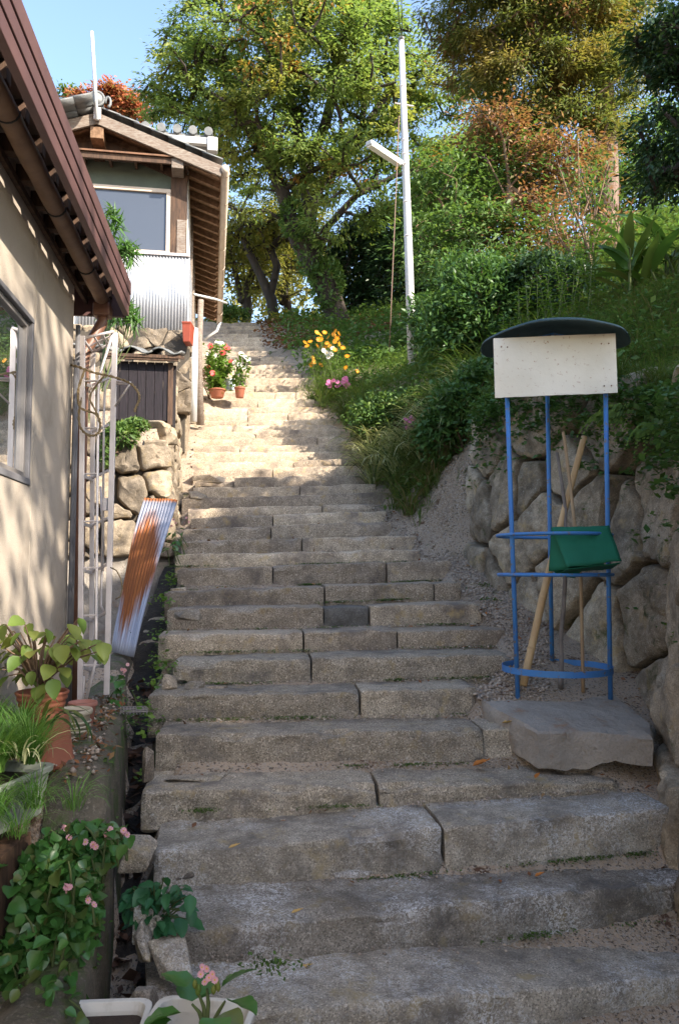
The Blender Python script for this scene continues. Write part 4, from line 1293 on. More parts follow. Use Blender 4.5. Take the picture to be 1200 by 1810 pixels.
def pole(name, label, cat, pts, rs, mat, nodes=0, seed=0):
    t = thing(name, label, cat, pts[0])
    pts = [Vector(p) for p in pts]
    dense, dr = [], []
    for i in range(len(pts) - 1):
        for k in range(6):
            f = k / 6
            p = pts[i].lerp(pts[i + 1], f)
            dense.append(p + Vector((.004 * nz(p.z * 7, seed), .004 * nz(p.z * 7, seed + 9), 0)) * (1 if not nodes else .4)); dr.append(rs[i] + (rs[i + 1] - rs[i]) * f)
    dense.append(pts[-1]); dr.append(rs[-1])
    G().tube(dense, dr, 10).build('shaft', mat, t, smooth=True)
    for k in range(nodes):
        f = (k + .7) / nodes * (len(dense) - 2)
        i = int(f)
        p, q = dense[i], dense[i + 1]
        c = p.lerp(q, f - i)
        d = (q - p).normalized()
        G().tube([c - d * .006, c, c + d * .006], [dr[i] * 1.0, dr[i] * 1.1, dr[i] * 1.0], 10, False).build('node_ring', mat, t, smooth=True)
    return t
pole('bamboo_stick', 'thick pale bamboo pole leaning in the blue stand', 'stick', [P(924, 1212, 4.38), P(960, 1050, 4.50), P(1000, 890, 4.62), P(1032, 772, 4.72)], [.021, .021, .019, .018], M['bamboo'], 5, 1)
pole('bamboo_stick', 'thin bamboo cane leaning inside the right of the blue stand', 'stick', [P(1030, 1224, 4.40), P(1026, 1030, 4.46), P(1010, 880, 4.52), P(995, 763, 4.56)], [.010, .010, .009, .009], M['bamboo_old'], 6, 2)
pole('gnarled_stick', 'gnarled grey walking stick standing in the middle of the blue stand', 'stick', [P(991, 1218, 4.42), P(991, 1130, 4.45), P(998, 1030, 4.5), P(999, 900, 4.6), P(984, 800, 4.66)], [.015, .012, .012, .010, .009], M['stick'], 0, 3)

# folded green cloth over the hoops
cl = thing('green_cloth', 'folded dark green cloth hung over the hoop of the blue stand', 'cloth', P(1030, 1010, 4.25))
def sheet(corners, name, nu=14, nv=10, amp=.008, seed=0, th=.004):
    a, b, c, d = [P(*q) for q in corners]            # bottom left, bottom right, top right, top left
    vs, fs = [], []
    for i in range(nu + 1):
        for j in range(nv + 1):
            p = a.lerp(b, i / nu).lerp(d.lerp(c, i / nu), j / nv)
            vs.append(p + Vector((0, amp * (nz(i * .33 + seed, j * .33) + .5 * nz(i * .8, j * .8 + seed)) , amp * .7 * nz(i * .3, j * .5, seed))))
    for i in range(nu):
        for j in range(nv):
            q = i * (nv + 1) + j
            fs.append((q, q + nv + 1, q + nv + 2, q + 1))
    o = G().add(vs, fs).build(name, M['green_cloth'], cl, smooth=True)
    m = o.modifiers.new('thickness', 'SOLIDIFY'); m.thickness = th
    return o
sheet([(1002, 1003, 4.10), (1098, 991, 4.12), (1076, 929, 4.22), (975, 932, 4.20)], 'front_fold')
sheet([(1002, 1005, 4.11), (1096, 994, 4.13), (1080, 1004, 4.30), (990, 1012, 4.26)], 'bottom_fold', 10, 4, .006, 4)
sheet([(969, 1010, 4.24), (1004, 1006, 4.16), (990, 945, 4.20), (974, 932, 4.22)], 'side_fold', 6, 8, .006, 7)
sheet([(972, 1010, 4.27), (1066, 1008, 4.28), (1072, 930, 4.28), (974, 932, 4.27)], 'back_fold', 10, 8, .004, 11)
sheet([(985, 1018, 4.28), (1015, 1022, 4.28), (1030, 1006, 4.27), (975, 1006, 4.27)], 'hem_corner', 4, 3, .003, 14)

# ================================================================== white lamp post
lp = thing('lamp_post', 'tall white painted pole standing in the bank right of the steps', 'lamp post', P(730, 672, 12.4))
pb, ptop = P(730, 676, 12.4), P(709, 72, 12.25)
G().tube([pb - Vector((0, 0, .2)), pb.lerp(ptop, .33), pb.lerp(ptop, .66), ptop], [.075, .066, .056, .046], 16).build('shaft', M['white_paint'], lp, smooth=True)
G().tube([ptop, ptop + Vector((0, 0, .05))], .05, 12).build('cap', M['grey_pvc'], lp, smooth=True)
for f in (.245, .42, .52, .63, .66, .70, .86):
    c = pb.lerp(ptop, f); r_ = .075 - .029 * f + .004
    G().tube([c, c + Vector((0, 0, .03))], r_, 16).build('band', M['alu'], lp, smooth=True)
c = pb.lerp(ptop, .805)
G().tube([c + Vector((-.14, -.02, .04)), c + Vector((.16, -.02, -.01))], .012, 6).build('step_bolt', M['alu'], lp)
lamp = G()
l0, l1 = P(708, 290, 12.28), P(651, 252, 11.7)
lamp.bar(l0, l1, .13, .075)
lampo = lamp.build('lamp_housing', M['white_paint'], lp, bevel=.02)
G().bar(l0.lerp(l1, .06) - Vector((0, 0, .04)), l0.lerp(l1, .97) - Vector((0, 0, .04)), .105, .02).build('lamp_cover', surf('lamp_plastic', (.72, .72, .68), rough=.3, bump=0), lampo, bevel=.008)
G().bar(pb.lerp(ptop, .63), l0.lerp(l1, .1), .03, .03).build('lamp_arm', M['alu'], lp)
cb = [P(705, 205, 12.15), P(700, 330, 12.15), P(692, 520, 12.1), P(688, 622, 12.05)]
tag(G().tube(cb, .009, 6).build('stay_wire', M['wire_brown'], None, smooth=True), 'brown stay wire hanging from the white pole to the ground', 'wire')
def cable(a, b, sag, label, r=.008):
    pts = []
    for i in range(17):
        t = i / 16
        p = Vector(a).lerp(Vector(b), t); p.z -= sag * 4 * t * (1 - t); pts.append(p)
    tag(G().tube(pts, r, 6).build('overhead_cable', M['wire'], None, smooth=True), label, 'cable')
cable(ptop + Vector((0, 0, .03)), P(690, -160, 8.5), .12, 'left of two thin black cables rising from the pole top', .007)
cable(ptop + Vector((.02, 0, .03)), P(704, -220, 8.2), .05, 'right of two thin black cables rising from the pole top', .006)

# ================================================================== aluminium plant frame
fr = thing('plant_frame', 'narrow white aluminium ladder frame standing against the plastered house', 'frame', P(165, 1235, 4.1))
def fb(a, b, w, h, name='post'): G().bar(P(*a), P(*b), w, h, (0, 1, 0)).build(name, M['alu'], fr, bevel=.002)
fb((147, 594, 4.05), (142, 1246, 4.05), .026, .014)
fb((204, 588, 4.12), (189, 1228, 4.12), .028, .014)
fb((165, 622, 4.32), (162, 1200, 4.32), .024, .012)
def rod(pts, r, name='rod'): G().tube([P(*p) for p in pts], r, 8).build(name, M['alu'], fr, smooth=True)
rod([(200, 589, 4.1), (176, 664, 4.06), (174, 700, 4.05), (170, 1168, 4.05), (150, 1248, 4.03)], .0075)
rod([(203, 636, 4.14), (186, 684, 4.18), (184, 740, 4.18), (182, 1010, 4.18)], .006)
rod([(178, 860, 4.2), (182, 930, 4.2), (179, 1070, 4.2), (184, 1080, 4.2)], .006)
rod([(149, 1195, 4.2), (147, 1244, 4.2)], .006)
rod([(148, 598, 4.05), (200, 586, 4.08)], .008); rod([(164, 622, 4.32), (196, 608, 4.28)], .008); rod([(148, 600, 4.05), (164, 622, 4.32)], .007); rod([(200, 586, 4.08), (196, 608, 4.28)], .007)
rod([(166, 594, 4.07), (180, 615, 4.3)], .006); rod([(182, 590, 4.08), (191, 611, 4.29)], .006); rod([(158, 612, 4.2), (204, 590, 4.12)], .005)
for y in (674, 757, 838, 922, 1004, 1088, 1176):
    G().bar(P(148, y, 4.055), P(173, y - 1, 4.05), .008, .018, (0, 1, 0)).build('rung', M['alu'], fr, bevel=.002)
    G().bar(P(148, y + 4, 4.065), P(164, y + 9, 4.31), .008, .018).build('rung', M['alu'], fr, bevel=.002)
    G().bar(P(163, y + 7, 4.31), P(190 + (1000 - y) * .012, y - 6, 4.14), .008, .014).build('rung', M['alu'], fr, bevel=.002)
rod([(206, 678, 4.12), (230, 679, 4.02), (204, 719, 4.12)], .006, 'hook_bracket')
rod([(206, 674, 4.12), (231, 676, 4.02)], .005, 'hook_bracket')
G().bx(P(182, 880, 4.13), P(189, 902, 4.13) + Vector((0, .03, 0))).build('joint_box', M['alu'], fr)
def rope(pts, label, r=.0055):
    P3 = [P(*p) for p in pts]
    d = []
    for i in range(len(P3) - 1):
        p0, p1, p2, p3 = P3[max(i - 1, 0)], P3[i], P3[i + 1], P3[min(i + 2, len(P3) - 1)]
        for k in range(10):
            t = k / 10
            d.append(.5 * ((2 * p1) + (p2 - p0) * t + (2 * p0 - 5 * p1 + 4 * p2 - p3) * t * t + (3 * p1 - p0 - 3 * p2 + p3) * t ** 3))
    d.append(P3[-1])
    g = G()
    for ph in (0, math.pi):                                     # two twisted strands
        g.tube([q + Vector((math.cos(i * .9 + ph), .3, math.sin(i * .9 + ph))) * r * .62 for i, q in enumerate(d)], r * .75, 6)
    o = g.build('straw_rope', M['rope'], None, smooth=True)
    tag(o, label, 'rope')
rope([(118, 644, 4.2), (138, 648, 4.05), (165, 658, 4.02), (200, 666, 4.02), (228, 676, 3.98), (243, 690, 3.98), (247, 705, 3.98), (240, 722, 3.98), (239, 727, 3.98)], 'straw rope strung across the aluminium frame with a frayed hanging end')
rope([(150, 655, 4.0), (139, 690, 4.0), (143, 720, 4.0), (170, 732, 4.0), (178, 750, 4.0), (172, 768, 4.0), (154, 768, 4.0), (141, 750, 4.02), (142, 715, 4.04), (155, 668, 4.06)], 'straw rope looped around the posts of the aluminium frame')
rope([(184, 665, 4.0), (160, 700, 4.02), (172, 730, 4.0), (176, 745, 4.0)], 'short straw rope dangling behind the front post of the frame', .0045)
tag(G().tube([P(196, 1003, 4.05), P(206, 1008, 4.02), (P(214, 1022, 4.02)), P(217, 1040, 4.02), P(213, 1055, 4.02), P(205, 1059, 4.03)], .0035, 5).build('loose_wire', M['rope'], None, smooth=True), 'loose pale wire tied to the right post of the frame', 'wire')

# ================================================================== rusty corrugated sheet
sh_c = [P(197, 1152, 5.35), P(236, 1161, 5.12), P(314, 883, 6.15), P(256, 880, 6.25)]
vs, fs, uv = [], [], []
nu, nv = 66, 14
nrm = (sh_c[1] - sh_c[0]).cross(sh_c[3] - sh_c[0]).normalized()
if nrm.y > 0: nrm = -nrm
for j in range(nv + 1):
    for i in range(nu + 1):
        s_, t = i / nu, j / nv
        p = sh_c[0].lerp(sh_c[1], s_).lerp(sh_c[3].lerp(sh_c[2], s_), t)
        bend = .02 * math.sin(math.pi * t) + .015 * nz(s_ * 2, t * 2)
        vs.append(p + nrm * (.007 * math.sin(2 * math.pi * s_ * 11) + bend)); uv.append((s_, t))
for j in range(nv):
    for i in range(nu):
        q = j * (nu + 1) + i
        fs.append((q, q + 1, q + nu + 2, q + nu + 1))
def rust_mat():
    m, nt, out = new_mat('rusty_sheet')
    uvn = nt.nodes.new('ShaderNodeUVMap')
    mp = nt.nodes.new('ShaderNodeMapping'); mp.inputs['Scale'].default_value = (16, 2.2, 1)
    nt.links.new(uvn.outputs[0], mp.inputs[0])
    n1 = tex(nt, mp.outputs[0], 1.0, 6, .7)
    sep = nt.nodes.new('ShaderNodeSeparateXYZ'); nt.links.new(uvn.outputs[0], sep.inputs[0])
    def mth(op, a, b):
        n = nt.nodes.new('ShaderNodeMath'); n.operation = op
        for s, v in zip(n.inputs, (a, b)):
            if hasattr(v, 'is_output'): nt.links.new(v, s)
            else: s.default_value = v
        return n.outputs[0]
    # the rusted field: a band of the sheet from near the foot to near the top, leaving the right edge
    ty = mth('ABSOLUTE', mth('SUBTRACT', sep.outputs[1], .50), 0)
    tx = mth('ABSOLUTE', mth('SUBTRACT', sep.outputs[0], .36), 0)
    f = mth('SUBTRACT', mth('SUBTRACT', 1.30, mth('MULTIPLY', ty, 1.85)), mth('MULTIPLY', tx, .95))
    f = mth('ADD', f, mth('MULTIPLY', mth('SUBTRACT', n1, .5), 1.3))
    rust = ramp(nt, f, .40, .70)
    ed = ramp(nt, mth('ADD', sep.outputs[1], mth('MULTIPLY', mth('SUBTRACT', n1, .5), .05)), .965, .985)
    mx = mth('MAXIMUM', rust, ed)
    col = mixc(nt, ramp(nt, n1, .35, .65), (.30, .095, .018), (.17, .05, .013))
    grey = mixc(nt, ramp(nt, n1, .3, .7), (.40, .40, .43), (.27, .26, .29))
    col = mixc(nt, mx, grey, col)
    b = nt.nodes.new('ShaderNodeBsdfPrincipled')
    nt.links.new(col, b.inputs['Base Color'])
    nt.links.new(ramp(nt, mx, 0, 1, (.45, .45, .45), (.9, .9, .9)), b.inputs['Roughness'])
    nt.links.new(ramp(nt, mx, 0, 1, (.5, .5, .5), (.0, .0, .0)), b.inputs['Metallic'])
    nt.links.new(b.outputs[0], out.inputs[0])
    return m
rs = G().add(vs, fs).build('corrugated_sheet', rust_mat(), None, smooth=True)
ul = rs.data.uv_layers.new(name='UVMap')
for lo in rs.data.loops: ul.data[lo.index].uv = uv[lo.vertex_index]
so = rs.modifiers.new('thickness', 'SOLIDIFY'); so.thickness = .003
tag(rs, 'rusty corrugated iron sheet leaning over the drain by the steps', 'metal sheet')
# wire grating across the drain
gr = thing('drain_grate', 'small galvanised wire grate lying across the drain', 'grate', P(235, 1254, 4.05))
for k in range(4): G().tube([P(213, 1250 + k * 3, 4.1 - k * .05), P(262, 1249 + k * 3, 4.1 - k * .05)], .004, 5).build('bar', M['grey_alu'], gr)
for k in range(9): G().tube([P(214 + k * 5.6, 1249, 4.12), P(213 + k * 5.9, 1262, 3.93)], .003, 5).build('bar', M['grey_alu'], gr)

# ================================================================== pots
def pot(name, label, c, r, h, mat, prof=None, soil=True, n=22, tilt=None, ribs=False):
    t = thing(name, label, 'pot', c)
    pr = prof or [(.0, .0), (.66, .0), (.70, .02), (.90, .80), (.93, .82), (1.0, .84), (1.03, .88), (1.03, .97), (1.0, 1.0), (.93, .99), (.88, .90), (.84, .86)]
    pr = [(a * r, b * h) for a, b in pr]
    fn = None
    if tilt: 
        mt = Matrix.Rotation(tilt[1], 3, tilt[0]); fn = lambda p: mt @ p
    G().lathe(c, pr, n, fn).build('body', mat, t, smooth=True)
    if ribs:
        for k in range(4):
            z = h * (.2 + .14 * k); rr = r * (.72 + .26 * (.2 + .14 * k)) + .004
            G().tube([Vector(c) + Vector((rr * math.cos(a), rr * math.sin(a), z)) for a in np.linspace(0, 2 * math.pi, 25)], .005, 6, False).build('rib', mat, t, smooth=True)
    if soil:
        G().lathe(c, [(0, .88 * h), (.45 * r, .885 * h), (.87 * r, .87 * h)], n, fn).build('soil', M['pot_soil'], t, smooth=True)
    return t
RIM = [(.0, .0), (.62, .0), (.66, .02), (.86, .74), (.90, .76), (.91, .79), (.88, .81), (.92, .84), (.97, .86), (.98, .90), (.96, .92), (1.03, .95), (1.05, .98), (1.0, 1.0), (.93, .985), (.88, .90), (.84, .86)]
big_c = P(73, 1352, 2.98)
pot('flower_pot', 'large terracotta pot holding the yellow green leafy shrub', P(73, 1325, 3.0), .092, .215, M['terracotta'], RIM)
pot('flower_pot', 'upturned terracotta pot serving as a stand beside the drain', P(92, 1352, 2.95), .078, .19, M['terracotta'], [(.0, 0), (1.05, 0), (1.05, .05), (1.0, .14), (.94, .18), (.70, .96), (.66, 1.0), (.0, 1.0)], False)
pot('flower_pot', 'small ribbed cream pot at the foot of the aluminium frame', P(128, 1310, 3.45), .080, .135, M['beige_pot'], None, True, ribs=True)
pot('flower_pot', 'pink brown plastic pot half hidden behind the ribbed cream pot', P(146, 1290, 3.62), .062, .125, surf('pink_pot', (.36, .16, .12), (.3, .13, .1), 5, rough=.6, bump=.1))
pot('flower_pot', 'terracotta pot of red geraniums on the sunny landing', P(384, 703, 12.2), .135, .13, M['terracotta'])
pot('flower_pot', 'small terracotta pot right of the others on the landing', P(424, 703, 12.2), .085, .16, M['terracotta'])
pot('flower_pot', 'white and blue plastic pot between two terracotta pots on the landing', P(407, 690, 12.5), .095, .17, surf('white_blue_pot', (.66, .70, .74), (.30, .50, .62), 3, rough=.5, bump=.05))

def trough(name, label, c, w, d, h, mat, rot=0.0, th=.012, soilz=.8):
    t = thing(name, label, 'planter', c)
    R_ = Matrix.Rotation(rot, 3, 'Z')
    rc = lambda w_, d_, z, r_: [Vector(c) + R_ @ Vector((sx * (w_ / 2 - r_) + r_ * math.cos(a0 + k * math.pi / 8), sy * (d_ / 2 - r_) + r_ * math.sin(a0 + k * math.pi / 8), z))
                                for sx, sy, a0 in ((1, 1, 0), (-1, 1, math.pi / 2), (-1, -1, math.pi), (1, -1, 1.5 * math.pi)) for k in range(5)]
    rings = [rc(w * .86, d * .86, 0, .03), rc(w * .97, d * .97, h * .86, .035), rc(w * 1.03, d * 1.03, h * .88, .04), rc(w * 1.04, d * 1.04, h * .985, .04), rc(w * 1.02, d * 1.02, h, .04), rc(w - 2 * th, d - 2 * th, h, .035), rc(w * .97 - 2.4 * th, d * .97 - 2.4 * th, h * .86, .03), rc(w * .88 - 2 * th, d * .88 - 2 * th, .02, .025)]
    n = 20
    vs = [p for r_ in rings for p in r_]
    fs = [tuple(reversed(range(n)))]
    for r_ in range(len(rings) - 1):
        for i in range(n): fs.append((r_ * n + i, r_ * n + (i + 1) % n, (r_ + 1) * n + (i + 1) % n, (r_ + 1) * n + i))
    fs.append(tuple(range((len(rings) - 1) * n, len(rings) * n)))
    G().add(vs, fs).build('trough', mat, t, smooth=False, bevel=.003)
    sr = rc(w * .95 - 2.2 * th, d * .95 - 2.2 * th, h * soilz, .03)
    G().add(sr, [tuple(range(n))]).build('soil', M['pot_soil'], t)
    return t
tr1 = trough('flower_trough', 'white plastic planter box cut by the bottom edge beside the begonias', P(160, 1960, 2.06), .23, .42, .15, M['plastic_white'], rad(4))
tr2 = trough('flower_trough', 'white plastic planter box holding the pink begonia in front of the steps', P(335, 1985, 2.0), .255, .34, .20, M['plastic_white'], rad(-6), .012, .7)
tr3 = trough('flower_trough', 'grey green planter box of tufted grass at the left edge', P(-38, 1462, 2.44), .25, .42, .145, M['planter_grey'], rad(-12))
for x_ in (-1.26, -1.08): G().bx((x_, 2.28, -1.25), (x_ + .1, 2.6, -.835)).build('planter_stand', M['wood_dark'], tr3)

# ================================================================== vegetation helpers
def unit(a):
    return a / np.maximum(np.linalg.norm(a, axis=-1, keepdims=True), 1e-9)

def leaf_tris(c, d, n, L, W, fold=.12, droop=0.0):
    """pointed folded leaves; c centres, d axes, n normals, L and W sizes -> V, T"""
    c, d, n = np.asarray(c), unit(np.asarray(d)), np.asarray(n)
    s = unit(np.cross(d, n)); n = unit(np.cross(s, d))
    L = np.broadcast_to(L, (len(c),))[:, None]; W = np.broadcast_to(W, (len(c),))[:, None]
    b = c - d * L * .5; t = c + d * L * .5
    t[:, 2:3] -= droop * L
    m = c - d * L * .06
    l = m + s * W * .5 + n * W * fold; r = m - s * W * .5 + n * W * fold
    V = np.stack([b, l, t, r], axis=1).reshape(-1, 3)
    k = np.arange(len(c))[:, None] * 4
    T = np.concatenate([k + np.array([[0, 1, 2]]), k + np.array([[0, 2, 3]])], axis=1).reshape(-1, 3)
    return V, T

def blades(roots, dirs, L, W, arch, segs=4, rng=RNG):
    """arching grass blades as tapered strips"""
    n = len(roots)
    h = unit(np.asarray(dirs) * np.array([1, 1, 0]) + 1e-6)
    side = np.stack([-h[:, 1], h[:, 0], np.zeros(n)], axis=1)
    L = np.broadcast_to(L, (n,)); W = np.broadcast_to(W, (n,)); arch = np.broadcast_to(arch, (n,))
    el0 = rng.uniform(1.0, 1.5, n)
    pts = [np.asarray(roots)]
    for k in range(segs):
        el = el0 - arch * (k / segs)
        step = (L / segs)[:, None] * (h * np.cos(el)[:, None] + np.array([0, 0, 1]) * np.sin(el)[:, None])
        pts.append(pts[-1] + step)
    V, idx = [], []
    rows = []
    for k, p in enumerate(pts):
        w = (W * (1 - (k / segs) ** 2.2) * (.7 + .3 * min(1, k * 2 / segs)) + .0006)[:, None] * .5
        rows += [p - side * w, p + side * w]
    V = np.stack(rows, axis=1).reshape(-1, 3)
    m = 2 * (segs + 1)
    base = np.arange(n)[:, None] * m
    F = []
    for k in range(segs): F.append(base + np.array([[2 * k, 2 * k + 1, 2 * k + 3, 2 * k + 2]]))
    F = np.concatenate(F, axis=1).reshape(-1, 4)
    return V, F

def in_lobes(lobes, n, rng, shell=.55, up=.0):
    """points in ellipsoids (centre, radii), denser towards the outside"""
    w = np.array([r[0] * r[1] * r[2] for _, r in lobes]) ** .8
    ix = rng.choice(len(lobes), n, p=w / w.sum())
    d = unit(rng.normal(size=(n, 3)))
    d[:, 2] = np.where(rng.random(n) < up, np.abs(d[:, 2]), d[:, 2])
    r = rng.random(n) ** (1 / 3) * (1 - shell) + shell * (1 - .25 * rng.random(n) ** 2)
    C = np.array([tuple(l[0]) for l in lobes]); R_ = np.array([l[1] for l in lobes])
    return C[ix] + d * R_[ix] * r[:, None], d

def lobe(px, py, Y, rx, ry, rd=None):
    c = P(px, py, Y)
    return (c, (rx * mpp(Y), (rd if rd else rx) * mpp(Y), ry * mpp(Y)))

class Skel:
    """branch skeleton grown from a trunk to the leaf clumps"""
    def __init__(self, chains):
        self.pos, self.par = [], []
        for ch, root in chains:
            ch = [Vector(p) for p in ch]
            prev = -1 if root else min(range(len(self.pos)), key=lambda i: (self.pos[i] - ch[0]).length)
            dense = []
            for a, b in zip(ch, ch[1:]):
                n = max(1, int((b - a).length / .45))
                dense += [a.lerp(b, k / n) for k in range(n)]
            dense.append(ch[-1])
            for p in dense:
                self.pos.append(p); self.par.append(prev); prev = len(self.pos) - 1
        self.n0 = len(self.pos)
    def grow(self, pts, rng, trunk_skip=2):
        A = np.array([tuple(p) for p in self.pos])
        root = A[0]
        order = np.argsort(np.linalg.norm(pts - A[self.n0 - 1], axis=1) * .5 + np.array([np.linalg.norm(A[trunk_skip:] - p, axis=1).min() for p in pts]))
        arr = list(A)
        for q in order:
            p = pts[q]
            AA = np.array(arr)
            dd = np.linalg.norm(AA - p, axis=1) + .35 * np.maximum(0, AA[:, 2] - p[2] + .1)
            dd[:trunk_skip] += 5
            i = int(np.argmin(dd))
            a = AA[i]; L = np.linalg.norm(p - a)
            n = max(1, min(5, int(L / .35)))
            prev = i
            off = rng.normal(size=3) * L * .10
            for k in range(1, n + 1):
                t = k / n
                m = a + (p - a) * t + off * math.sin(math.pi * t) + np.array([0, 0, -.06 * L * math.sin(math.pi * t)])
                arr.append(m); self.pos.append(Vector(m)); self.par.append(prev); prev = len(arr) - 1
    def radii(self, r_tip, power, r_max):
        n = len(self.pos)
        load = [0.0] * n
        ch = [0] * n
        for i in range(n - 1, -1, -1):
            if load[i] == 0: load[i] = 1.0
            if self.par[i] >= 0: load[self.par[i]] += load[i]; 
        top = max(load)
        self.r = [max(r_tip, min(r_max, r_max * (l / top) ** power)) for l in load]
    def mesh(self, sel, n=6):
        g = G(); vs, fs = [], []
        for i in sel:
            j = self.par[i]
            if j < 0: continue
            a, b = self.pos[j], self.pos[i]
            d = (b - a)
            if d.length < 1e-4: continue
            d.normalize()
            s = d.cross(Vector((.3, .2, 1))).normalized(); u = d.cross(s)
            ra, rb = self.r[j] if self.r[j] < self.r[i] * 1.6 else self.r[i] * 1.15, self.r[i]
            o = len(vs)
            for p, r_ in ((a - d * ra * .3, ra), (b + d * rb * .3, rb)):
                for k in range(n):
                    an = 2 * math.pi * k / n
                    vs.append(p + (s * math.cos(an) + u * math.sin(an)) * r_)
            for k in range(n): fs.append((o + k, o + (k + 1) % n, o + n + (k + 1) % n, o + n + k))
        return g.add(vs, fs)

def make_tree(name, label, trunk, limbs, lobes, nclump, per, leaf, clump_r, mat, r_max, seed, bark='bark', cat='tree', group=None, shell=.5, flat=.45, tip=.012, power=.5, droop=.25, extra=None, fine=True, aspect=.42, up=.35):
    rng = np.random.default_rng(seed)
    root = thing(name, label, cat, trunk[0], group)
    sk = Skel([(trunk, True)] + [(l, False) for l in limbs])
    pts, dirs = in_lobes(lobes, nclump, rng, shell, up)
    sk.grow(pts, rng)
    sk.radii(tip, power, r_max)
    nt0 = len([1 for a in range(sk.n0)])
    tr = sk.mesh(range(sk.n0), 10)
    tr.tube([Vector(trunk[0]) - Vector((0, 0, .3)), Vector(trunk[0]) + (Vector(trunk[1]) - Vector(trunk[0])) * .15], [r_max * 1.6, r_max * 1.05], 10)
    tr.build('trunk', M[bark], root, smooth=True)
    sk.mesh([i for i in range(sk.n0, len(sk.pos)) if fine or sk.r[i] > tip * 1.01], 5).build('branches', M[bark], root, smooth=True)['kind'] = 'stuff'
    # leaf clumps: flattened sprays whose leaves point outwards and hang a little
    n = nclump * per
    ci = np.repeat(np.arange(nclump), per)
    sc = rng.uniform(.6, 1.3, nclump)[ci]
    g = rng.normal(size=(n, 3)) * np.array([1, 1, flat]) * .5
    c = pts[ci] + g * (clump_r * sc)[:, None]
    d = unit(g * np.array([1, 1, .3]) + .6 * dirs[ci] * np.array([1, 1, .2]) + rng.normal(size=(n, 3)) * .45 + np.array([0, 0, -droop]))
    nn = unit(np.array([0, 0, .7]) + .75 * np.array(tuple(TOSUN)) + .4 * dirs[ci] + rng.normal(size=(n, 3)) * .42)   # leaves turn to the light
    L = leaf * rng.uniform(.6, 1.3, n)
    V, T = leaf_tris(c, d, nn, L, L * aspect, .12, .1)
    midx = None; mats = [mat]
    if extra is not None:
        mats = [mat, extra[0]]
        pick = (rng.random(nclump) < extra[1])[ci] & (rng.random(n) < .75)
        midx = np.repeat(pick.astype(int), 2)
    mesh_np('crown', V, T, mats, root, midx=midx)['kind'] = 'stuff'
    return root

def ground_pt(x, y): return Vector((x, y, H(x, y)))
def gp(px, Y):
    x = (px - CX) / F_PX * Y
    for _ in range(4):                          # depth along the view axis differs slightly from Y
        z = H(x, Y)
        x = (px - CX) / F_PX * (Y * math.cos(PITCH) + z * math.sin(PITCH))
    return ground_pt(x, Y)

# ================================================================== trees
T0 = gp(600, 20.5)
make_tree('broadleaf_tree', 'huge spreading broadleaf tree in the centre with orange tinged leaves', 
          [T0, P(582, 520, 20.5), P(556, 470, 20.4), P(532, 425, 20.3), P(512, 396, 20.2)],
          [[P(512, 396, 20.2), P(470, 372, 19.8), P(425, 372, 19.4), P(385, 360, 19.2)], [P(520, 405, 20.2), P(500, 340, 20.2), P(470, 270, 20), P(430, 215, 20), P(390, 170, 20)],
           [P(540, 430, 20.3), P(548, 350, 20.3), P(540, 280, 20.4), P(520, 200, 20.5), P(500, 110, 20.5)], [P(548, 350, 20.3), P(590, 300, 20.6), P(640, 230, 20.8), P(690, 160, 21)],
           [P(556, 470, 20.4), P(580, 400, 20.2), P(630, 345, 20), P(700, 310, 19.8), P(770, 290, 19.6)], [P(540, 300, 20.4), P(575, 220, 20.7), P(600, 120, 21), P(610, 40, 21)]],
          [lobe(440, 60, 20.4, 135, 80), lobe(590, 70, 20.8, 140, 90), lobe(370, 175, 20, 100, 75), lobe(480, 190, 19.4, 120, 70), lobe(690, 150, 20.8, 95, 85), lobe(600, 220, 19.8, 130, 70), lobe(770, 200, 20.2, 80, 75),
           lobe(440, 285, 19.4, 75, 55), lobe(680, 290, 19.4, 110, 55), lobe(540, 290, 19, 80, 45), lobe(280, 195, 20.5, 45, 40), lobe(430, 350, 19, 45, 28), lobe(620, 380, 19.2, 90, 45), lobe(820, 270, 20, 60, 60), lobe(510, -20, 20.6, 130, 60), lobe(560, 130, 19.2, 100, 60), lobe(330, 90, 20.4, 55, 60), lobe(300, 160, 20.2, 55, 50), lobe(520, 170, 20.4, 240, 180), lobe(400, 240, 19.6, 80, 55)],
          640, 125, .145, .50, M['lf_big'], .30, 11, shell=.62, flat=.38, tip=.014, power=.44, extra=(M['lf_big_red'], .05), droop=.35, aspect=.40, up=.4)
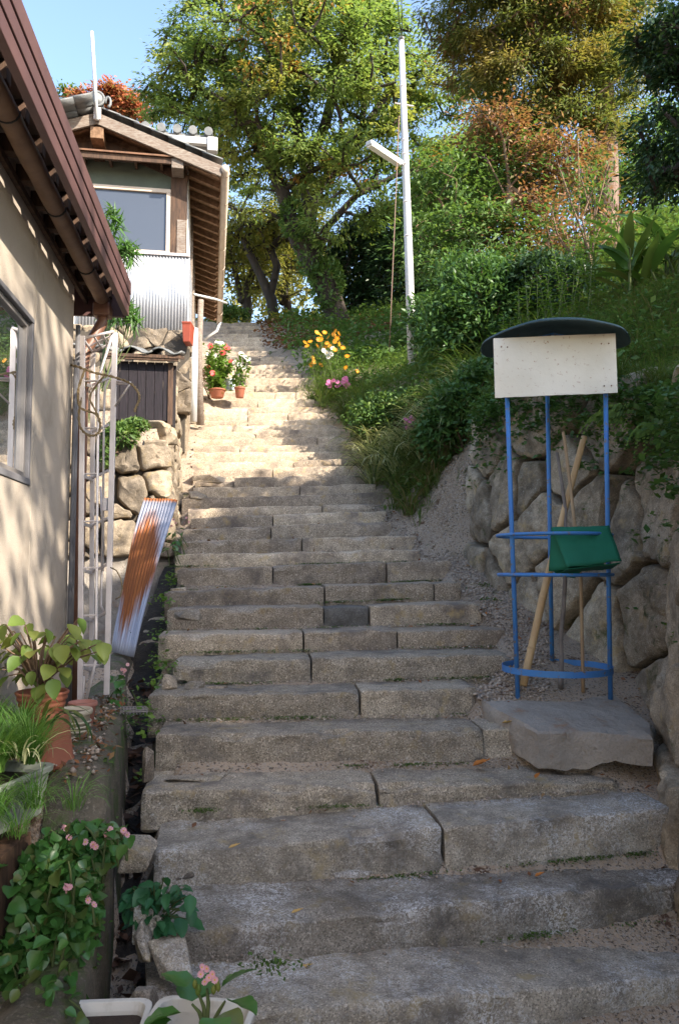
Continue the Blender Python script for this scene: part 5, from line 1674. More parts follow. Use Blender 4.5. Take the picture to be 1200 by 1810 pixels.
# ivy on its trunk and the dark growth at its foot
rng = np.random.default_rng(3)
def leaf_mass(name, label, cat, lobes, n, leaf, mat, seed, shell=.6, base=None, stems=0, stem_mat='stem_brown', group=None, aspect=.5, kind=None, clump=0, droop=.1, stem_r=.012):
    """a bush: stems from its base and leaves through its volume"""
    rng = np.random.default_rng(seed)
    root = thing(name, label, cat, base if base is not None else lobes[0][0], group)
    if clump:
        nc = max(1, n // clump)
        pc, dc = in_lobes(lobes, nc, rng, shell, .3)
        ci = np.repeat(np.arange(nc), clump); n = len(ci)
        rad_ = np.mean([np.mean(l[1]) for l in lobes]) * .22
        c = pc[ci] + rng.normal(size=(n, 3)) * rad_ * np.array([1, 1, .7]); dv = dc[ci]
        ends = pc
    else:
        c, dv = in_lobes(lobes, n, rng, shell, .3); ends = c[:200]
    d = unit(dv + rng.normal(size=(n, 3)) * .7 + np.array([0, 0, .1 - droop]))
    nn = unit(dv * .7 + .4 * np.array(tuple(TOSUN)) + np.array([0, 0, .7]) + rng.normal(size=(n, 3)) * .4)
    L = leaf * rng.uniform(.6, 1.3, n)
    V, T = leaf_tris(c, d, nn, L, L * aspect, .14, .05)
    mesh_np('crown', V, T, mat, root)['kind'] = 'stuff'
    if stems:
        g = G()
        b = Vector(base if base is not None else lobes[0][0])
        for k in range(stems):
            e = Vector(ends[rng.integers(len(ends))])
            s0 = b + Vector((rng.normal() * .12 * lobes[0][1][0], rng.normal() * .12 * lobes[0][1][0], -.05))
            m = s0.lerp(e, .5) + Vector((rng.normal() * .05, rng.normal() * .05, .12 * (e - s0).length))
            g.tube([s0, s0.lerp(m, .6), m, e], [stem_r, stem_r * .85, stem_r * .65, stem_r * .3], 5, False)
        g.build('stems', M[stem_mat], root, smooth=True)['kind'] = 'stuff'
    return root
leaf_mass('ivy', 'ivy leaves clothing the trunk of the huge broadleaf tree', 'ivy', [lobe(545, 440, 20.1, 28, 60), lobe(578, 500, 20.2, 34, 50), lobe(515, 385, 19.9, 25, 40)], 2600, .13, M['lf_mid'], 31, .7)

# trees of the wood behind
bgtrees = [
    ('yellow leaved tree behind the top flight, left of the big trunk', 425, 26, [(430, 470, 70, 70), (400, 410, 60, 60), (470, 420, 55, 60)], 'lf_yellow', .30, 150, 60, .16),
    ('yellow green tree right behind the leaning dark trunk', 500, 28, [(500, 470, 60, 70), (520, 400, 60, 60)], 'lf_yellow', .26, 130, 60, .16),
    ('dark evergreen directly below the spreading crown, right of the big trunk', 640, 23.5, [(640, 470, 70, 85), (690, 430, 60, 70), (620, 540, 60, 40)], 'lf_dark', .30, 190, 75, .17),
    ('dark evergreen behind the lower half of the white pole', 735, 22, [(720, 480, 65, 80), (770, 420, 70, 80), (760, 530, 60, 40)], 'lf_dark', .28, 200, 75, .17),
    ('green broadleaf tree rising behind the white pole', 800, 24, [(820, 360, 80, 90), (770, 330, 60, 70), (860, 300, 70, 70)], 'lf_mid', .3, 210, 75, .18),
    ('green tree far right behind the cedar trunk', 1120, 24, [(1130, 340, 70, 50), (1190, 310, 70, 60), (1060, 330, 60, 60), (1150, 250, 80, 60)], 'lf_mid', .3, 190, 60, .18),
    ('evergreen behind the roof of the tiled house', 300, 27, [(300, 330, 70, 70), (350, 400, 70, 70), (260, 280, 60, 50)], 'lf_mid', .3, 160, 60, .18)]
for i, (lab, px, Y, ls, mt, rm, nc, per, lf) in enumerate(bgtrees):
    b = gp(px, Y)
    l3 = [lobe(x, y, Y + random.uniform(-.8, .8), rx, ry) for x, y, rx, ry in ls]
    mid = Vector(l3[0][0])
    make_tree('woodland_tree', lab, [b, b.lerp(mid, .5) + Vector((.2, 0, 0)), mid], [[b.lerp(mid, .6), Vector(l[0])] for l in l3[1:]], l3, nc, per, lf, .6, M[mt], rm * .55, 50 + i, group='trees of the wood behind', shell=.5, flat=.6, tip=.018)
leaf_mass('far_wood', 'far sunlit wood closing the view behind the trunks', 'wood', [lobe(330 + 75 * k, 480 + 20 * (k % 2), 33 + (k % 3), 60, 85) for k in range(11)], 16000, .26, M['lf_yellow'], 34, .4, aspect=.5)['kind'] = 'stuff'
# small leaning dark trunk by the top of the steps
make_tree('young_tree', 'small dark leaning tree with thin crown beside the top step', [gp(488, 24), P(480, 530, 24), P(462, 490, 24), P(448, 455, 24)],
          [[P(478, 525, 24), P(490, 470, 24), P(478, 440, 24), P(498, 420, 24)], [P(462, 490, 24), P(440, 445, 24), P(432, 420, 24)]],
          [lobe(450, 420, 24, 50, 30), lobe(500, 410, 24, 40, 30)], 60, 36, .15, .5, M['lf_yellow'], .17, 71, shell=.4)
make_tree('red_maple', 'coral red autumn tree peeping over the roof ridge of the tiled house', [gp(190, 27), P(190, 260, 27)], [], [lobe(205, 185, 27, 50, 24), lobe(150, 190, 27, 40, 18), lobe(240, 195, 27, 30, 20)], 90, 60, .20, .45, M['lf_red'], .14, 72, shell=.4)
make_tree('bare_tree', 'thin green treetop at the very left above the brown eave', [gp(115, 29), P(120, 240, 29)], [], [lobe(118, 180, 29, 26, 24), lobe(140, 205, 29, 30, 14)], 40, 40, .2, .4, M['lf_mid'], .12, 73, shell=.4)

# cedar with golden brown foliage
cb_ = gp(1072, 15.5)
cedar_l = [lobe(900, 30, 15, 130, 80), lobe(1010, 60, 15, 110, 100), lobe(850, 110, 15.2, 75, 55), lobe(950, 150, 14.8, 110, 70), lobe(1060, 160, 15, 90, 80), lobe(1020, 240, 14.8, 80, 60), lobe(900, 210, 15, 60, 50), lobe(960, -60, 15.4, 160, 80), lobe(780, 40, 15.4, 36, 40), lobe(1120, 60, 15.5, 80, 90)]
make_tree('cedar_tree', 'tall cedar with hanging golden brown foliage at upper right', [cb_, P(1074, 330, 15.5), P(1070, 200, 15.5), P(1060, 60, 15.5), P(1050, -120, 15.6)],
          [[P(1070, 230, 15.5), P(1000, 200, 15.2), P(920, 190, 15)], [P(1064, 120, 15.5), P(980, 90, 15.2), P(880, 80, 15.1), P(800, 50, 15.3)], [P(1056, 30, 15.5), P(970, 0, 15.3), P(880, -10, 15.2)]],
          cedar_l, 560, 185, .115, .38, M['lf_conifer'], .21, 81, bark='bark_light', shell=.5, flat=.55, droop=.5, aspect=.26, tip=.012, extra=(M['lf_brown'], .07), up=.4)
make_tree('brown_maple', 'rusty brown small tree in front of the cedar trunk', [gp(900, 14), P(900, 330, 14), P(890, 250, 14)], [[P(900, 330, 14), P(960, 380, 14), P(1010, 330, 13.8)], [P(900, 360, 14), P(860, 280, 14)]],
          [lobe(870, 240, 14.2, 55, 55), lobe(980, 300, 14, 70, 60), lobe(930, 400, 14, 70, 60), lobe(1010, 440, 13.6, 50, 60)], 150, 46, .11, .45, M['lf_brown'], .07, 82, bark='stem_brown', shell=.3)
# green understorey trees right of the pole
make_tree('understorey_tree', 'slender green tree arching just right of the white pole', [gp(860, 14.2), P(830, 470, 14.2), P(800, 400, 14.2), P(775, 350, 14.2)],
          [[P(830, 470, 14.2), P(880, 390, 14.3), P(900, 330, 14.4)], [P(845, 500, 14.2), P(770, 430, 14.1), P(735, 400, 14.0)], [P(850, 500, 14.2), P(930, 430, 14.2), P(960, 380, 14.2)]],
          [lobe(790, 350, 14.2, 70, 75), lobe(880, 310, 14.8, 80, 70), lobe(750, 440, 13.6, 50, 60), lobe(860, 420, 13.8, 90, 50), lobe(960, 330, 14.6, 60, 75), lobe(735, 320, 14.2, 35, 50), lobe(920, 240, 14.8, 40, 40)], 230, 56, 0.115, .44, M['lf_mid'], .055, 83, bark='stem_brown', shell=.5, tip=.006)
# multi-stemmed shrub with reddish tops
rng = np.random.default_rng(12)
ms = thing('multistem_shrub', 'clump of thin bare upright stems with reddish leafy tops on the bank', 'shrub', gp(1035, 9.6))
gb = gp(1035, 9.6); g = G(); tops_ = []
for k in range(17):
    e = P(960 + 150 * rng.random(), 250 + 160 * rng.random(), 9.4 + .8 * rng.random())
    s0 = gb + Vector((rng.normal() * .12, rng.normal() * .12, -.1))
    m = s0.lerp(e, .55) + Vector((.12 * rng.normal() + .05, .1 * rng.normal(), .1))
    g.tube([s0, s0.lerp(m, .5) + Vector((.02 * rng.normal(), 0, 0)), m, m.lerp(e, .6), e], [.018, .016, .013, .010, .005], 6, False)
    tops_ += [e, m.lerp(e, .7), m.lerp(e, .45)]
g.build('stems', M['stem_brown'], ms, smooth=True)
tops_ = np.array([tuple(p) for p in tops_])
n = len(tops_) * 26
ci = np.repeat(np.arange(len(tops_)), 26)
off = rng.normal(size=(n, 3)) * np.array([.17, .17, .12])
V, T = leaf_tris(tops_[ci] + off, off + rng.normal(size=(n, 3)) * .08, unit(np.array([0, 0, 1.]) + rng.normal(size=(n, 3)) * .4), .10 * rng.uniform(.6, 1.2, n), .03, .1)
mesh_np('crown', V, T, [M['lf_mid'], M['lf_brown']], ms, midx=np.repeat((rng.random(n) < .33).astype(int), 2))

# dark evergreen on the right edge, and unseen trees added beyond the frame to shade the lower steps
def evergreen(label, base, lobes, nc, per, leaf, cr, mt, seed, r=.14, name='evergreen_tree', shell=.5):
    mid = Vector(lobes[0][0])
    make_tree(name, label, [base, base.lerp(mid, .5), mid], [[base.lerp(mid, .55), Vector(l[0])] for l in lobes[1:]], lobes, nc, per, leaf, cr, M[mt], r, seed, shell=shell, flat=.7, tip=.009)
evergreen('dark glossy evergreen hanging in at the right edge', ground_pt(3.1, 5.8),
          [lobe(1230, 200, 5.5, 110, 130), lobe(1180, 90, 5.4, 75, 80), lobe(1190, 300, 5.5, 60, 60), lobe(1290, 60, 5.6, 130, 100), lobe(1310, 280, 5.6, 110, 90)], 240, 80, .056, .18, 'lf_dark', 91, .13)
def ell(c, r): return (Vector(c), r)
evergreen('broad unseen shade tree added on the bank right of the frame', ground_pt(6.2, 2.6),
          [ell((5.4, 2.7, 4.6), (1.3, 1.3, 1.0)), ell((6.2, 1.2, 4.8), (1.5, 1.4, 1.1)), ell((4.6, 1.6, 4.1), (1.0, 1.1, .75))], 300, 60, .16, .55, 'lf_dark', 92, .2)
evergreen('thin crowned unseen tree added right of the frame for dappled shade', ground_pt(6.2, 4.4),
          [ell((5.4, 4.4, 4.6), (1.0, 1.0, .7)), ell((6.4, 3.8, 5.5), (1.1, 1.0, .8)), ell((5.8, 5.2, 5.0), (.9, .9, .7))], 75, 46, .14, .5, 'lf_mid', 94, .1)
evergreen('broad unseen shade tree added below the bank behind the viewer', ground_pt(6.8, -1.6),
          [ell((6.0, -.8, 4.0), (1.5, 1.4, 1.2)), ell((7.2, -2.4, 4.2), (1.6, 1.5, 1.3)), ell((5.4, -2.6, 3.0), (1.3, 1.3, 1.1)), ell((6.2, .2, 3.1), (1.2, 1.2, .9)), ell((5.8, -.7, 5.7), (1.1, 1.0, .75))], 340, 60, .16, .55, 'lf_dark', 93, .2)

# ================================================================== shrubs and herbs of the bank
leaf_mass('round_bush', 'dense dark green bush on the bank left of the white board', 'bush', [lobe(860, 560, 9.4, 95, 100), lobe(800, 600, 9.4, 55, 75), lobe(930, 520, 9.5, 80, 60), lobe(830, 490, 9.7, 60, 40)], 15000, .080, M['lf_bush'], 101, .72, gp(860, 9.4), 16, clump=22, aspect=.42)
leaf_mass('round_bush', 'smaller dark bush below the white pole', 'bush', [lobe(775, 600, 11.4, 40, 60), lobe(760, 560, 11.8, 45, 40)], 3600, .10, M['lf_bush'], 102, .6, gp(775, 11.5), 8, clump=20, aspect=.45)
leaf_mass('round_bush', 'low bush of mixed leaves in front of the white pole foot', 'bush', [lobe(690, 730, 9.8, 70, 34), lobe(745, 715, 9.4, 45, 34), lobe(650, 745, 9.6, 36, 26)], 6500, .062, M['lf_mid'], 103, .6, gp(700, 9.7), 8, clump=18, aspect=.5)
leaf_mass('round_bush', 'leafy plants draping over the wall top left of the stand', 'bush', [lobe(820, 720, 7.0, 65, 45), lobe(860, 680, 6.9, 50, 45), lobe(790, 770, 7.1, 50, 40)], 6500, .062, M['lf_bush'], 104, .6, gp(820, 7.0), 8, clump=18, aspect=.5)
leaf_mass('round_bush', 'clipped green bush at the far top of the steps', 'bush', [lobe(410, 558, 23.2, 32, 12), lobe(395, 552, 23.4, 24, 14)], 2500, .10, M['lf_mid'], 105, .7, gp(405, 23.2), 4, clump=20)

leaf_mass('round_bush', 'dark shrub on the slope behind the right half of the hat roof', 'bush', [lobe(1010, 520, 8.6, 70, 50), lobe(1070, 545, 8.3, 55, 40), lobe(960, 490, 9.0, 60, 40)], 6500, .075, M['lf_dark'], 106, .7, gp(1010, 8.6), 10, clump=20, aspect=.42)
# light green upright herbs behind the hat roof
rng = np.random.default_rng(40)
herb = thing('tall_herb', 'light green upright leafy herbs behind the hat roof', 'plant', gp(930, 7.2))
g = G(); cs, ds, ns_ = [], [], []
for k in range(34):
    b = gp(860 + 200 * rng.random(), 6.9 + .9 * rng.random())
    h = rng.uniform(.55, 1.0)
    lean = Vector((rng.normal() * .10, rng.normal() * .08, 0))
    g.tube([b, b + lean * .5 + Vector((0, 0, h * .55)), b + lean + Vector((0, 0, h))], [.005, .004, .002], 5, False)
    for j in range(34):
        t = .2 + .8 * j / 34
        a = j * 2.4
        p = b + lean * t + Vector((0, 0, h * t))
        o = Vector((math.cos(a), math.sin(a), .35))
        cs.append(p + o * .03); ds.append(o); ns_.append((-o.x * .3, -o.y * .3, 1))
g.build('stems', M['stem_green'], herb, smooth=True)['kind'] = 'stuff'
cs, ds, ns_ = np.array([tuple(c) for c in cs]), np.array([tuple(c) for c in ds]), np.array(ns_)
V, T = leaf_tris(cs, ds, ns_, .075 * rng.uniform(.6, 1.2, len(cs)), .02, .1, .15)
mesh_np('foliage', V, T, M['lf_bright'], herb)

# large leaved ginger at upper right: every leaf its own
def broad_leaf(name, L, W, mat, curl=.35, fold=.12, tipw=.5, nseg=7, wav=0.0):
    """leaf along +X from the stalk, face up; W full width"""
    vs, fs = [], []
    for i in range(nseg + 1):
        t = i / nseg
        w = W * .5 * (math.sin(math.pi * min(1, t ** tipw)) ** .8 if 0 < t < 1 else 0.02)
        x = L * (t - .25 * curl * t * t)
        z = -curl * L * t * t * .6
        wv = wav * W * math.sin(t * 17)
        vs += [(x, -w, z + fold * w + wv), (x, -w * .5, z + fold * w * .25), (x, 0, z), (x, w * .5, z + fold * w * .25), (x, w, z + fold * w - wv)]
    for i in range(nseg):
        for j in range(4):
            fs.append((i * 5 + j, (i + 1) * 5 + j, (i + 1) * 5 + j + 1, i * 5 + j + 1))
    return mesh_np(name, vs, fs, mat, data_only=True, smooth=True)
def put_leaf(me, parent, loc, az, el, roll=0.0, sc=1.0):
    """aim the leaf's axis: az about Z, el above the horizon"""
    m = Matrix.Rotation(az, 3, 'Z') @ Matrix.Rotation(-el, 3, 'Y') @ Matrix.Rotation(roll, 3, 'X')
    return place('leaf', me, parent, loc, m.to_euler(), (sc, sc, sc))
gin = thing('ginger_plant', 'clump of ginger with broad upright leaves at the upper right bank', 'plant', gp(1145, 7.0))
GL = [broad_leaf('ginger_leaf', .62, .115, M['lf_ginger'], .5, .25, .75, 9), broad_leaf('ginger_leaf', .55, .10, M['lf_ginger'], .8, .25, .75, 9)]
rng = np.random.default_rng(8); g = G()
gbase = gp(1150, 7.0)
for k in range(17):
    b = gbase + Vector((rng.uniform(-.28, .45), rng.uniform(-.3, .3), 0)); b.z = H(b.x, b.y)
    h = rng.uniform(.2, .55)
    lean = Vector((rng.normal() * .08, rng.normal() * .06, h))
    g.tube([b, b + lean * .6, b + lean], [.012, .010, .007], 6, False)
    for j in range(3):
        az = rng.uniform(0, 6.28)
        put_leaf(GL[j % 2], gin, b + lean * (.6 + .2 * j), az, rng.uniform(.55, 1.35), rng.normal() * .3, rng.uniform(.7, 1.1))
g.build('stalks', M['stem_green'], gin, smooth=True)['kind'] = 'stuff'

# ------------------------------------------------------------------ grasses
def tuft(name, label, centres, nper, L, W, arch, mats, seed, cat='grass clump', spread=.05, segs=5, group=None, frac=.5, azr=None):
    rng = np.random.default_rng(seed)
    c = np.repeat(np.array([tuple(p) for p in centres]), nper, axis=0)
    n = len(c)
    az = rng.uniform(0, 2 * math.pi, n) if azr is None else rng.uniform(azr[0], azr[1], n)
    dirs = np.stack([np.cos(az), np.sin(az), np.zeros(n)], axis=1)
    V, F = blades(c + dirs * spread * rng.random((n, 1)), dirs, L * rng.uniform(.55, 1.15, n), W * rng.uniform(.7, 1.2, n), arch * rng.uniform(.6, 1.25, n), segs, rng)
    root = thing(name, label, cat, centres[0], group)
    mesh_np('blades', V, F, mats, root, midx=np.repeat((rng.random(n) > frac).astype(int), segs) if len(mats) > 1 else None)
    return root
# (label, distance, offset from the step ends, height, size, kind)
lir = [('cream striped lily grass drooping over the right edge of the middle steps', 8.75, .10, .05, 1.0, 'c'), ('cream striped lily grass just above the drooping clump', 9.3, .12, .05, 1.0, 'c'), ('striped lily grass clump left of the pink phlox', 8.45, .42, .08, 1.05, 'c'),
       ('dark striped lily grass clump right of the pink phlox', 7.55, .78, .08, 1.3, 'd'), ('striped lily grass clump under the bush by the wall end', 7.3, .98, .05, 1.1, 'd'), ('lily grass clump at the edge of the gravel below the bush', 7.95, .35, .02, 1.0, 'g'),
       ('dry tipped grass clump reaching down onto the gravel', 7.45, .50, 0, .8, 'y'), ('lowest grass clump beside the end of the retaining wall', 6.95, .72, 0, .7, 'y'),
       ('soft green grass mound beside the sunlit landing', 11.3, .18, .03, .95, 'g'), ('soft green grass mound above the cream striped lily grass', 10.5, .20, .03, .95, 'g'), ('striped lily grass clump between the two grass mounds', 9.9, .12, .04, .95, 'c'), ('grass clump at the foot of the orange cosmos', 12.6, .25, .03, .9, 'g')]
lir += [('striped lily grass spilling over the gravel edge, third clump down', 8.1, .62, .08, 1.15, 'c'), ('striped lily grass spilling over the gravel edge, lowest pale clump', 7.7, .58, .05, 1.1, 'c'), ('green strap leaf clump under the low bush above the gravel', 8.3, .75, .1, 1.15, 'g'), ('long green strap leaf clump at the corner of the gravel ramp', 7.25, .62, .03, 1.05, 'g')]
LK = {'c': ('liriope', 'liriope_green', .82), 'd': ('liriope', 'liriope_green', .5), 'g': ('grass', 'liriope_green', .7), 'y': ('dry_grass', 'grass', .45)}
for i, (lab, Y, off, dz, sc, kd) in enumerate(lir):
    b = ground_pt(xr_at(Y) + off, Y)
    cs = [b + Vector((random.gauss(0, .13), random.gauss(0, .15), 0)) for _ in range(7)]
    for c in cs: c.z = H(c.x, c.y) + .01 + dz
    m1, m2, fr_ = LK[kd]
    tuft('lily_grass', lab, cs, 44 if kd in 'cd' else 100, .58 * sc, .023 if kd in 'cd' else .010, 2.2, [M[m1], M[m2]], 200 + i, frac=fr_, group='lily grass clumps along the steps', spread=.07)

def scatter(region, n, seed, cond=None):
    """random points on the ground inside (px0, px1, Y0, Y1) of the view"""
    rng = np.random.default_rng(seed)
    out = []
    while len(out) < n:
        Y = rng.uniform(region[2], region[3]); px = rng.uniform(region[0], region[1])
        x = (px - CX) / F_PX * Y * 1.01
        if cond and not cond(x, Y): continue
        out.append((x, Y, H(x, Y)))
    return np.array(out)
def off_steps(x, y): return x > xr_at(y) + .05 + .12 * nz(x * 3, y * 3)
def on_bank(x, y): return (x > xw_at(y) + .36 if y < 6.45 else x > xr_at(y) + .12 + .1 * nz(x * 4, y * 4))

def ground_cover(name, label, pts, nper, L, W, arch, mat, seed, spread=.06, segs=3):
    rng = np.random.default_rng(seed)
    c = np.repeat(pts, nper, axis=0); n = len(c)
    az = rng.uniform(0, 2 * math.pi, n)
    dirs = np.stack([np.cos(az), np.sin(az), np.zeros(n)], axis=1)
    V, F = blades(c + dirs * spread * rng.random((n, 1)) - np.array([0, 0, .01]), dirs, L * rng.uniform(.5, 1.2, n), W * rng.uniform(.7, 1.2, n), arch * rng.uniform(.5, 1.3, n), segs, rng)
    o = mesh_np(name, V, F, mat)
    return tag(o, label, cat='grass', kind='stuff')
def ground_leaves(name, label, pts, nper, leaf, hgt, mat, seed, spread=.08, aspect=.6, cat='ground cover'):
    rng = np.random.default_rng(seed)
    c = np.repeat(pts, nper, axis=0); n = len(c)
    c = c + rng.normal(size=(n, 3)) * np.array([spread, spread, 0]) + np.array([0, 0, 1]) * (hgt * rng.random((n, 1)))
    d = unit(rng.normal(size=(n, 3)) * np.array([1, 1, .4]))
    nn = unit(np.array([0, 0, 1.]) + rng.normal(size=(n, 3)) * .45)
    Lf = leaf * rng.uniform(.5, 1.3, n)
    V, T = leaf_tris(c, d, nn, Lf, Lf * aspect, .12)
    o = mesh_np(name, V, T, mat)
    return tag(o, label, cat=cat, kind='stuff')
ground_cover('bank_grass', 'long grass covering the slope above the retaining wall', scatter((960, 1330, 3.2, 8.5), 1500, 1, on_bank), 9, .24, .006, 1.7, M['grass'], 2)
ground_cover('bank_grass', 'dry tan grass strewn among the green on the right slope', scatter((1000, 1300, 4.0, 8.0), 260, 3, on_bank), 9, .26, .005, 1.8, M['dry_grass'], 4)
ground_leaves('bank_weeds', 'small leafy weeds covering the slope above the retaining wall', scatter((840, 1330, 3.2, 9.5), 2300, 5, on_bank), 12, .05, .16, M['lf_mid'], 6)
ground_leaves('bank_weeds', 'leafy weeds filling the bank around the white pole', scatter((560, 960, 7.2, 15.5), 2000, 7, on_bank), 12, .06, .22, M['lf_mid'], 8)
ground_cover('bank_grass', 'grass between the low bushes around the white pole', scatter((545, 900, 7.0, 16.5), 1300, 9, on_bank), 10, .26, .007, 1.6, M['grass'], 10)
ground_leaves('bank_weeds', 'shaded undergrowth on the hillside below the trees', scatter((500, 1150, 14, 23.5), 1700, 11, on_bank), 12, .12, .35, M['lf_mid'], 12, .2)
ground_leaves('leaf_litter', 'reddish brown fallen leaves on the slope beside the top flight', scatter((460, 700, 17.5, 24), 1500, 13, lambda x, y: x > xr_at(y) + .15), 5, .11, .03, M['litter'], 14, .15, cat='leaf litter')
ground_leaves('bank_weeds', 'low green weeds beside and above the top of the steps', scatter((330, 520, 22.2, 27), 900, 15), 12, .11, .3, M['lf_yellow'], 16, .2)
ground_cover('wall_grass', 'grass blades hanging over the top of the retaining wall', np.array([tuple(rwf(u, rw_top(u), random.uniform(-.12, .03))) for u in np.random.default_rng(4).uniform(0, rwc[9], 520)]), 9, .28, .006, 2.4, M['grass'], 18)
ground_leaves('wall_weeds', 'ivy and weeds hanging down the face of the retaining wall', np.array([tuple(rwf(u, rw_top(u) - abs(random.gauss(0, .24)), .07 + .06 * random.random())) for u in np.random.default_rng(5).uniform(.2, rwc[9], 900)]), 10, .045, .04, M['lf_bush'], 19, .05)
ground_leaves('wall_weeds', 'tufts of weed sprouting from joints of the retaining wall', np.array([tuple(rwf(u, rw_top(u) - random.uniform(.25, 1.3), .035)) for u in np.random.default_rng(6).uniform(.1, rwc[9], 46)]), 16, .03, .03, M['lf_mid'], 20, .028)
ground_cover('bank_grass', 'grass on the upper slope around the ginger and cedar', scatter((900, 1400, 8.3, 16), 2600, 23, on_bank), 9, .34, .010, 1.6, M['grass'], 24)
ground_leaves('bank_weeds', 'leafy weeds on the upper slope around the cedar trunk', scatter((880, 1400, 8.5, 18), 1500, 25, on_bank), 12, .08, .3, M['lf_mid'], 26, .15)
# ferns hanging on the wall right of the stand
rng = np.random.default_rng(9)
for i, (px, py, Y, lab) in enumerate([(1062, 745, 4.62, 'fern frond cluster hanging on the wall between the posts of the stand'), (1085, 730, 4.55, 'fern drooping on the wall just right of the right blue post'), (1130, 765, 4.2, 'low fern hanging on the wall near the right edge')]):
    root = thing('fern', lab, 'fern', P(px, py, Y), 'ferns on the retaining wall')
    fm = None
    for k in range(6):
        a = rng.uniform(-2.6, -.4); L_ = rng.uniform(.16, .26)
        cs, ds, ns_ = [], [], []
        spine = []
        for j in range(15):
            t = j / 14
            p = P(px, py, Y) + Vector((math.cos(a) * L_ * t, -.05 * math.sin(3 * t) - .03, .05 * math.sin(2.2 * t) - L_ * .8 * t * t))
            spine.append(p)
            w = .05 * (1 - t) ** .7
            for sgn in (-1, 1):
                cs.append(tuple(p + Vector((-math.sin(a) * sgn * w * .5, 0, sgn * w * .45)))); ds.append((-math.sin(a) * sgn, -.1, sgn * .8)); ns_.append((0, -1, .4))
        V, T = leaf_tris(np.array(cs), np.array(ds), np.array(ns_), np.maximum(.012, .05 * (1 - np.repeat(np.arange(15) / 15, 2)) ** .7), .011, .05)
        mesh_np('frond', V, T, M['lf_bright'], root)['kind'] = 'stuff'

# ------------------------------------------------------------------ flowers
def flower_mesh(name, r, npet, mat, cmat=None, cup=.2, w=.6):
    vs, fs, mi = [(0, 0, 0)], [], []
    for k in range(npet):
        a = 2 * math.pi * k / npet; h = math.pi / npet * w * 1.6
        o = len(vs)
        vs += [(r * .5 * math.cos(a - h), r * .5 * math.sin(a - h), cup * r * .3), (r * math.cos(a - h * .55), r * math.sin(a - h * .55), cup * r), (r * math.cos(a + h * .55), r * math.sin(a + h * .55), cup * r), (r * .5 * math.cos(a + h), r * .5 * math.sin(a + h), cup * r * .3)]
        fs += [(0, o, o + 1), (0, o + 1, o + 2), (0, o + 2, o + 3)]; mi += [0, 0, 0]
    if cmat:
        o = len(vs); vs.append((0, 0, r * .2))
        for k in range(8): vs.append((r * .24 * math.cos(k * math.pi / 4), r * .24 * math.sin(k * math.pi / 4), r * .08))
        for k in range(8): fs.append((o, o + 1 + k, o + 1 + (k + 1) % 8)); mi.append(1)
    return mesh_np(name, vs, fs, [mat] + ([cmat] if cmat else []), data_only=True, midx=mi)
def flower_plant(name, label, base, heads, fm, parent_cat='flower', spread=.15, foliage=None, nleaf=500, leaf=.05, hmat='stem_green', sc=1.0, seed=0, fol_h=.7, leafw=.3, facing=None):
    rng = np.random.default_rng(seed)
    root = thing(name, label, parent_cat, base)
    g = G(); cs = []
    for p in heads:
        b = Vector(base) + Vector((rng.normal() * spread, rng.normal() * spread, 0)); b.z = H(b.x, b.y) if foliage != 'pot' else base[2]
        m = b.lerp(p, .55) + Vector((rng.normal() * .03, rng.normal() * .03, .04))
        g.tube([b, m, p], [.004 * sc, .003 * sc, .002 * sc], 5, False)
        f = place('flower', fm if not isinstance(fm, list) else fm[rng.integers(len(fm))], root, p, (rng.uniform(.8, 1.6), rng.normal() * .4, rng.normal() * .5))
        for t in rng.uniform(.1, fol_h, max(1, nleaf // max(1, len(heads)))):
            q = b.lerp(m, t / .55) if t < .55 else m.lerp(p, (t - .55) / .45)
            cs.append(tuple(q + Vector((rng.normal() * spread * .45, rng.normal() * spread * .45, rng.normal() * .03))))
    g.build('stems', M[hmat], root, smooth=True)['kind'] = 'stuff'
    cs = np.array(cs); n = len(cs)
    d = unit(rng.normal(size=(n, 3)) * np.array([1, 1, .5]) + np.array([0, 0, .2]))
    V, T = leaf_tris(cs, d, unit(np.array([0, 0, 1.]) + rng.normal(size=(n, 3)) * .4), leaf * rng.uniform(.6, 1.3, n), leaf * leafw, .1)
    mesh_np('foliage', V, T, M['lf_bright'] if foliage in (None, 'pot') else M[foliage], root)
    return root
FO = flower_mesh('orange_flower', .046, 8, M['fl_orange'], M['fl_yellow'])
rng = np.random.default_rng(77)
cosY = 13.4
hd = [(548, 604), (556, 588), (560, 612), (566, 592), (570, 600), (574, 588), (578, 607), (583, 597), (588, 592), (592, 604), (596, 586), (599, 590), (597, 598), (600, 608), (543, 612), (552, 640), (554, 633), (566, 645), (551, 645), (590, 618), (612, 630), (632, 657), (612, 650), (540, 606), (585, 612), (606, 615), (562, 600), (571, 615)]
flower_plant('orange_cosmos', 'tall orange cosmos flowers in the sun above the grass mound', gp(578, cosY), [P(x + rng.normal() * 1.5, y, cosY + rng.normal() * .2) for x, y in hd], FO, spread=.22, nleaf=1500, leaf=.075, seed=5, fol_h=.95, leafw=.16)
FW = flower_mesh('white_flower', .045, 8, M['fl_white'], M['fl_yellow'])
flower_plant('white_daisy', 'small white daisies below the orange cosmos', gp(580, 13.2), [P(x, y, 13.1) for x, y in [(572, 620), (578, 624), (585, 626), (588, 616), (581, 631)]], FW, spread=.12, nleaf=120, leaf=.05, seed=6, leafw=.2)
FP = flower_mesh('pink_flower', .03, 5, M['fl_pink'], None, .1, .8)
FPB = flower_mesh('pink_flower', .038, 5, M['fl_pink'], None, .1, .8)
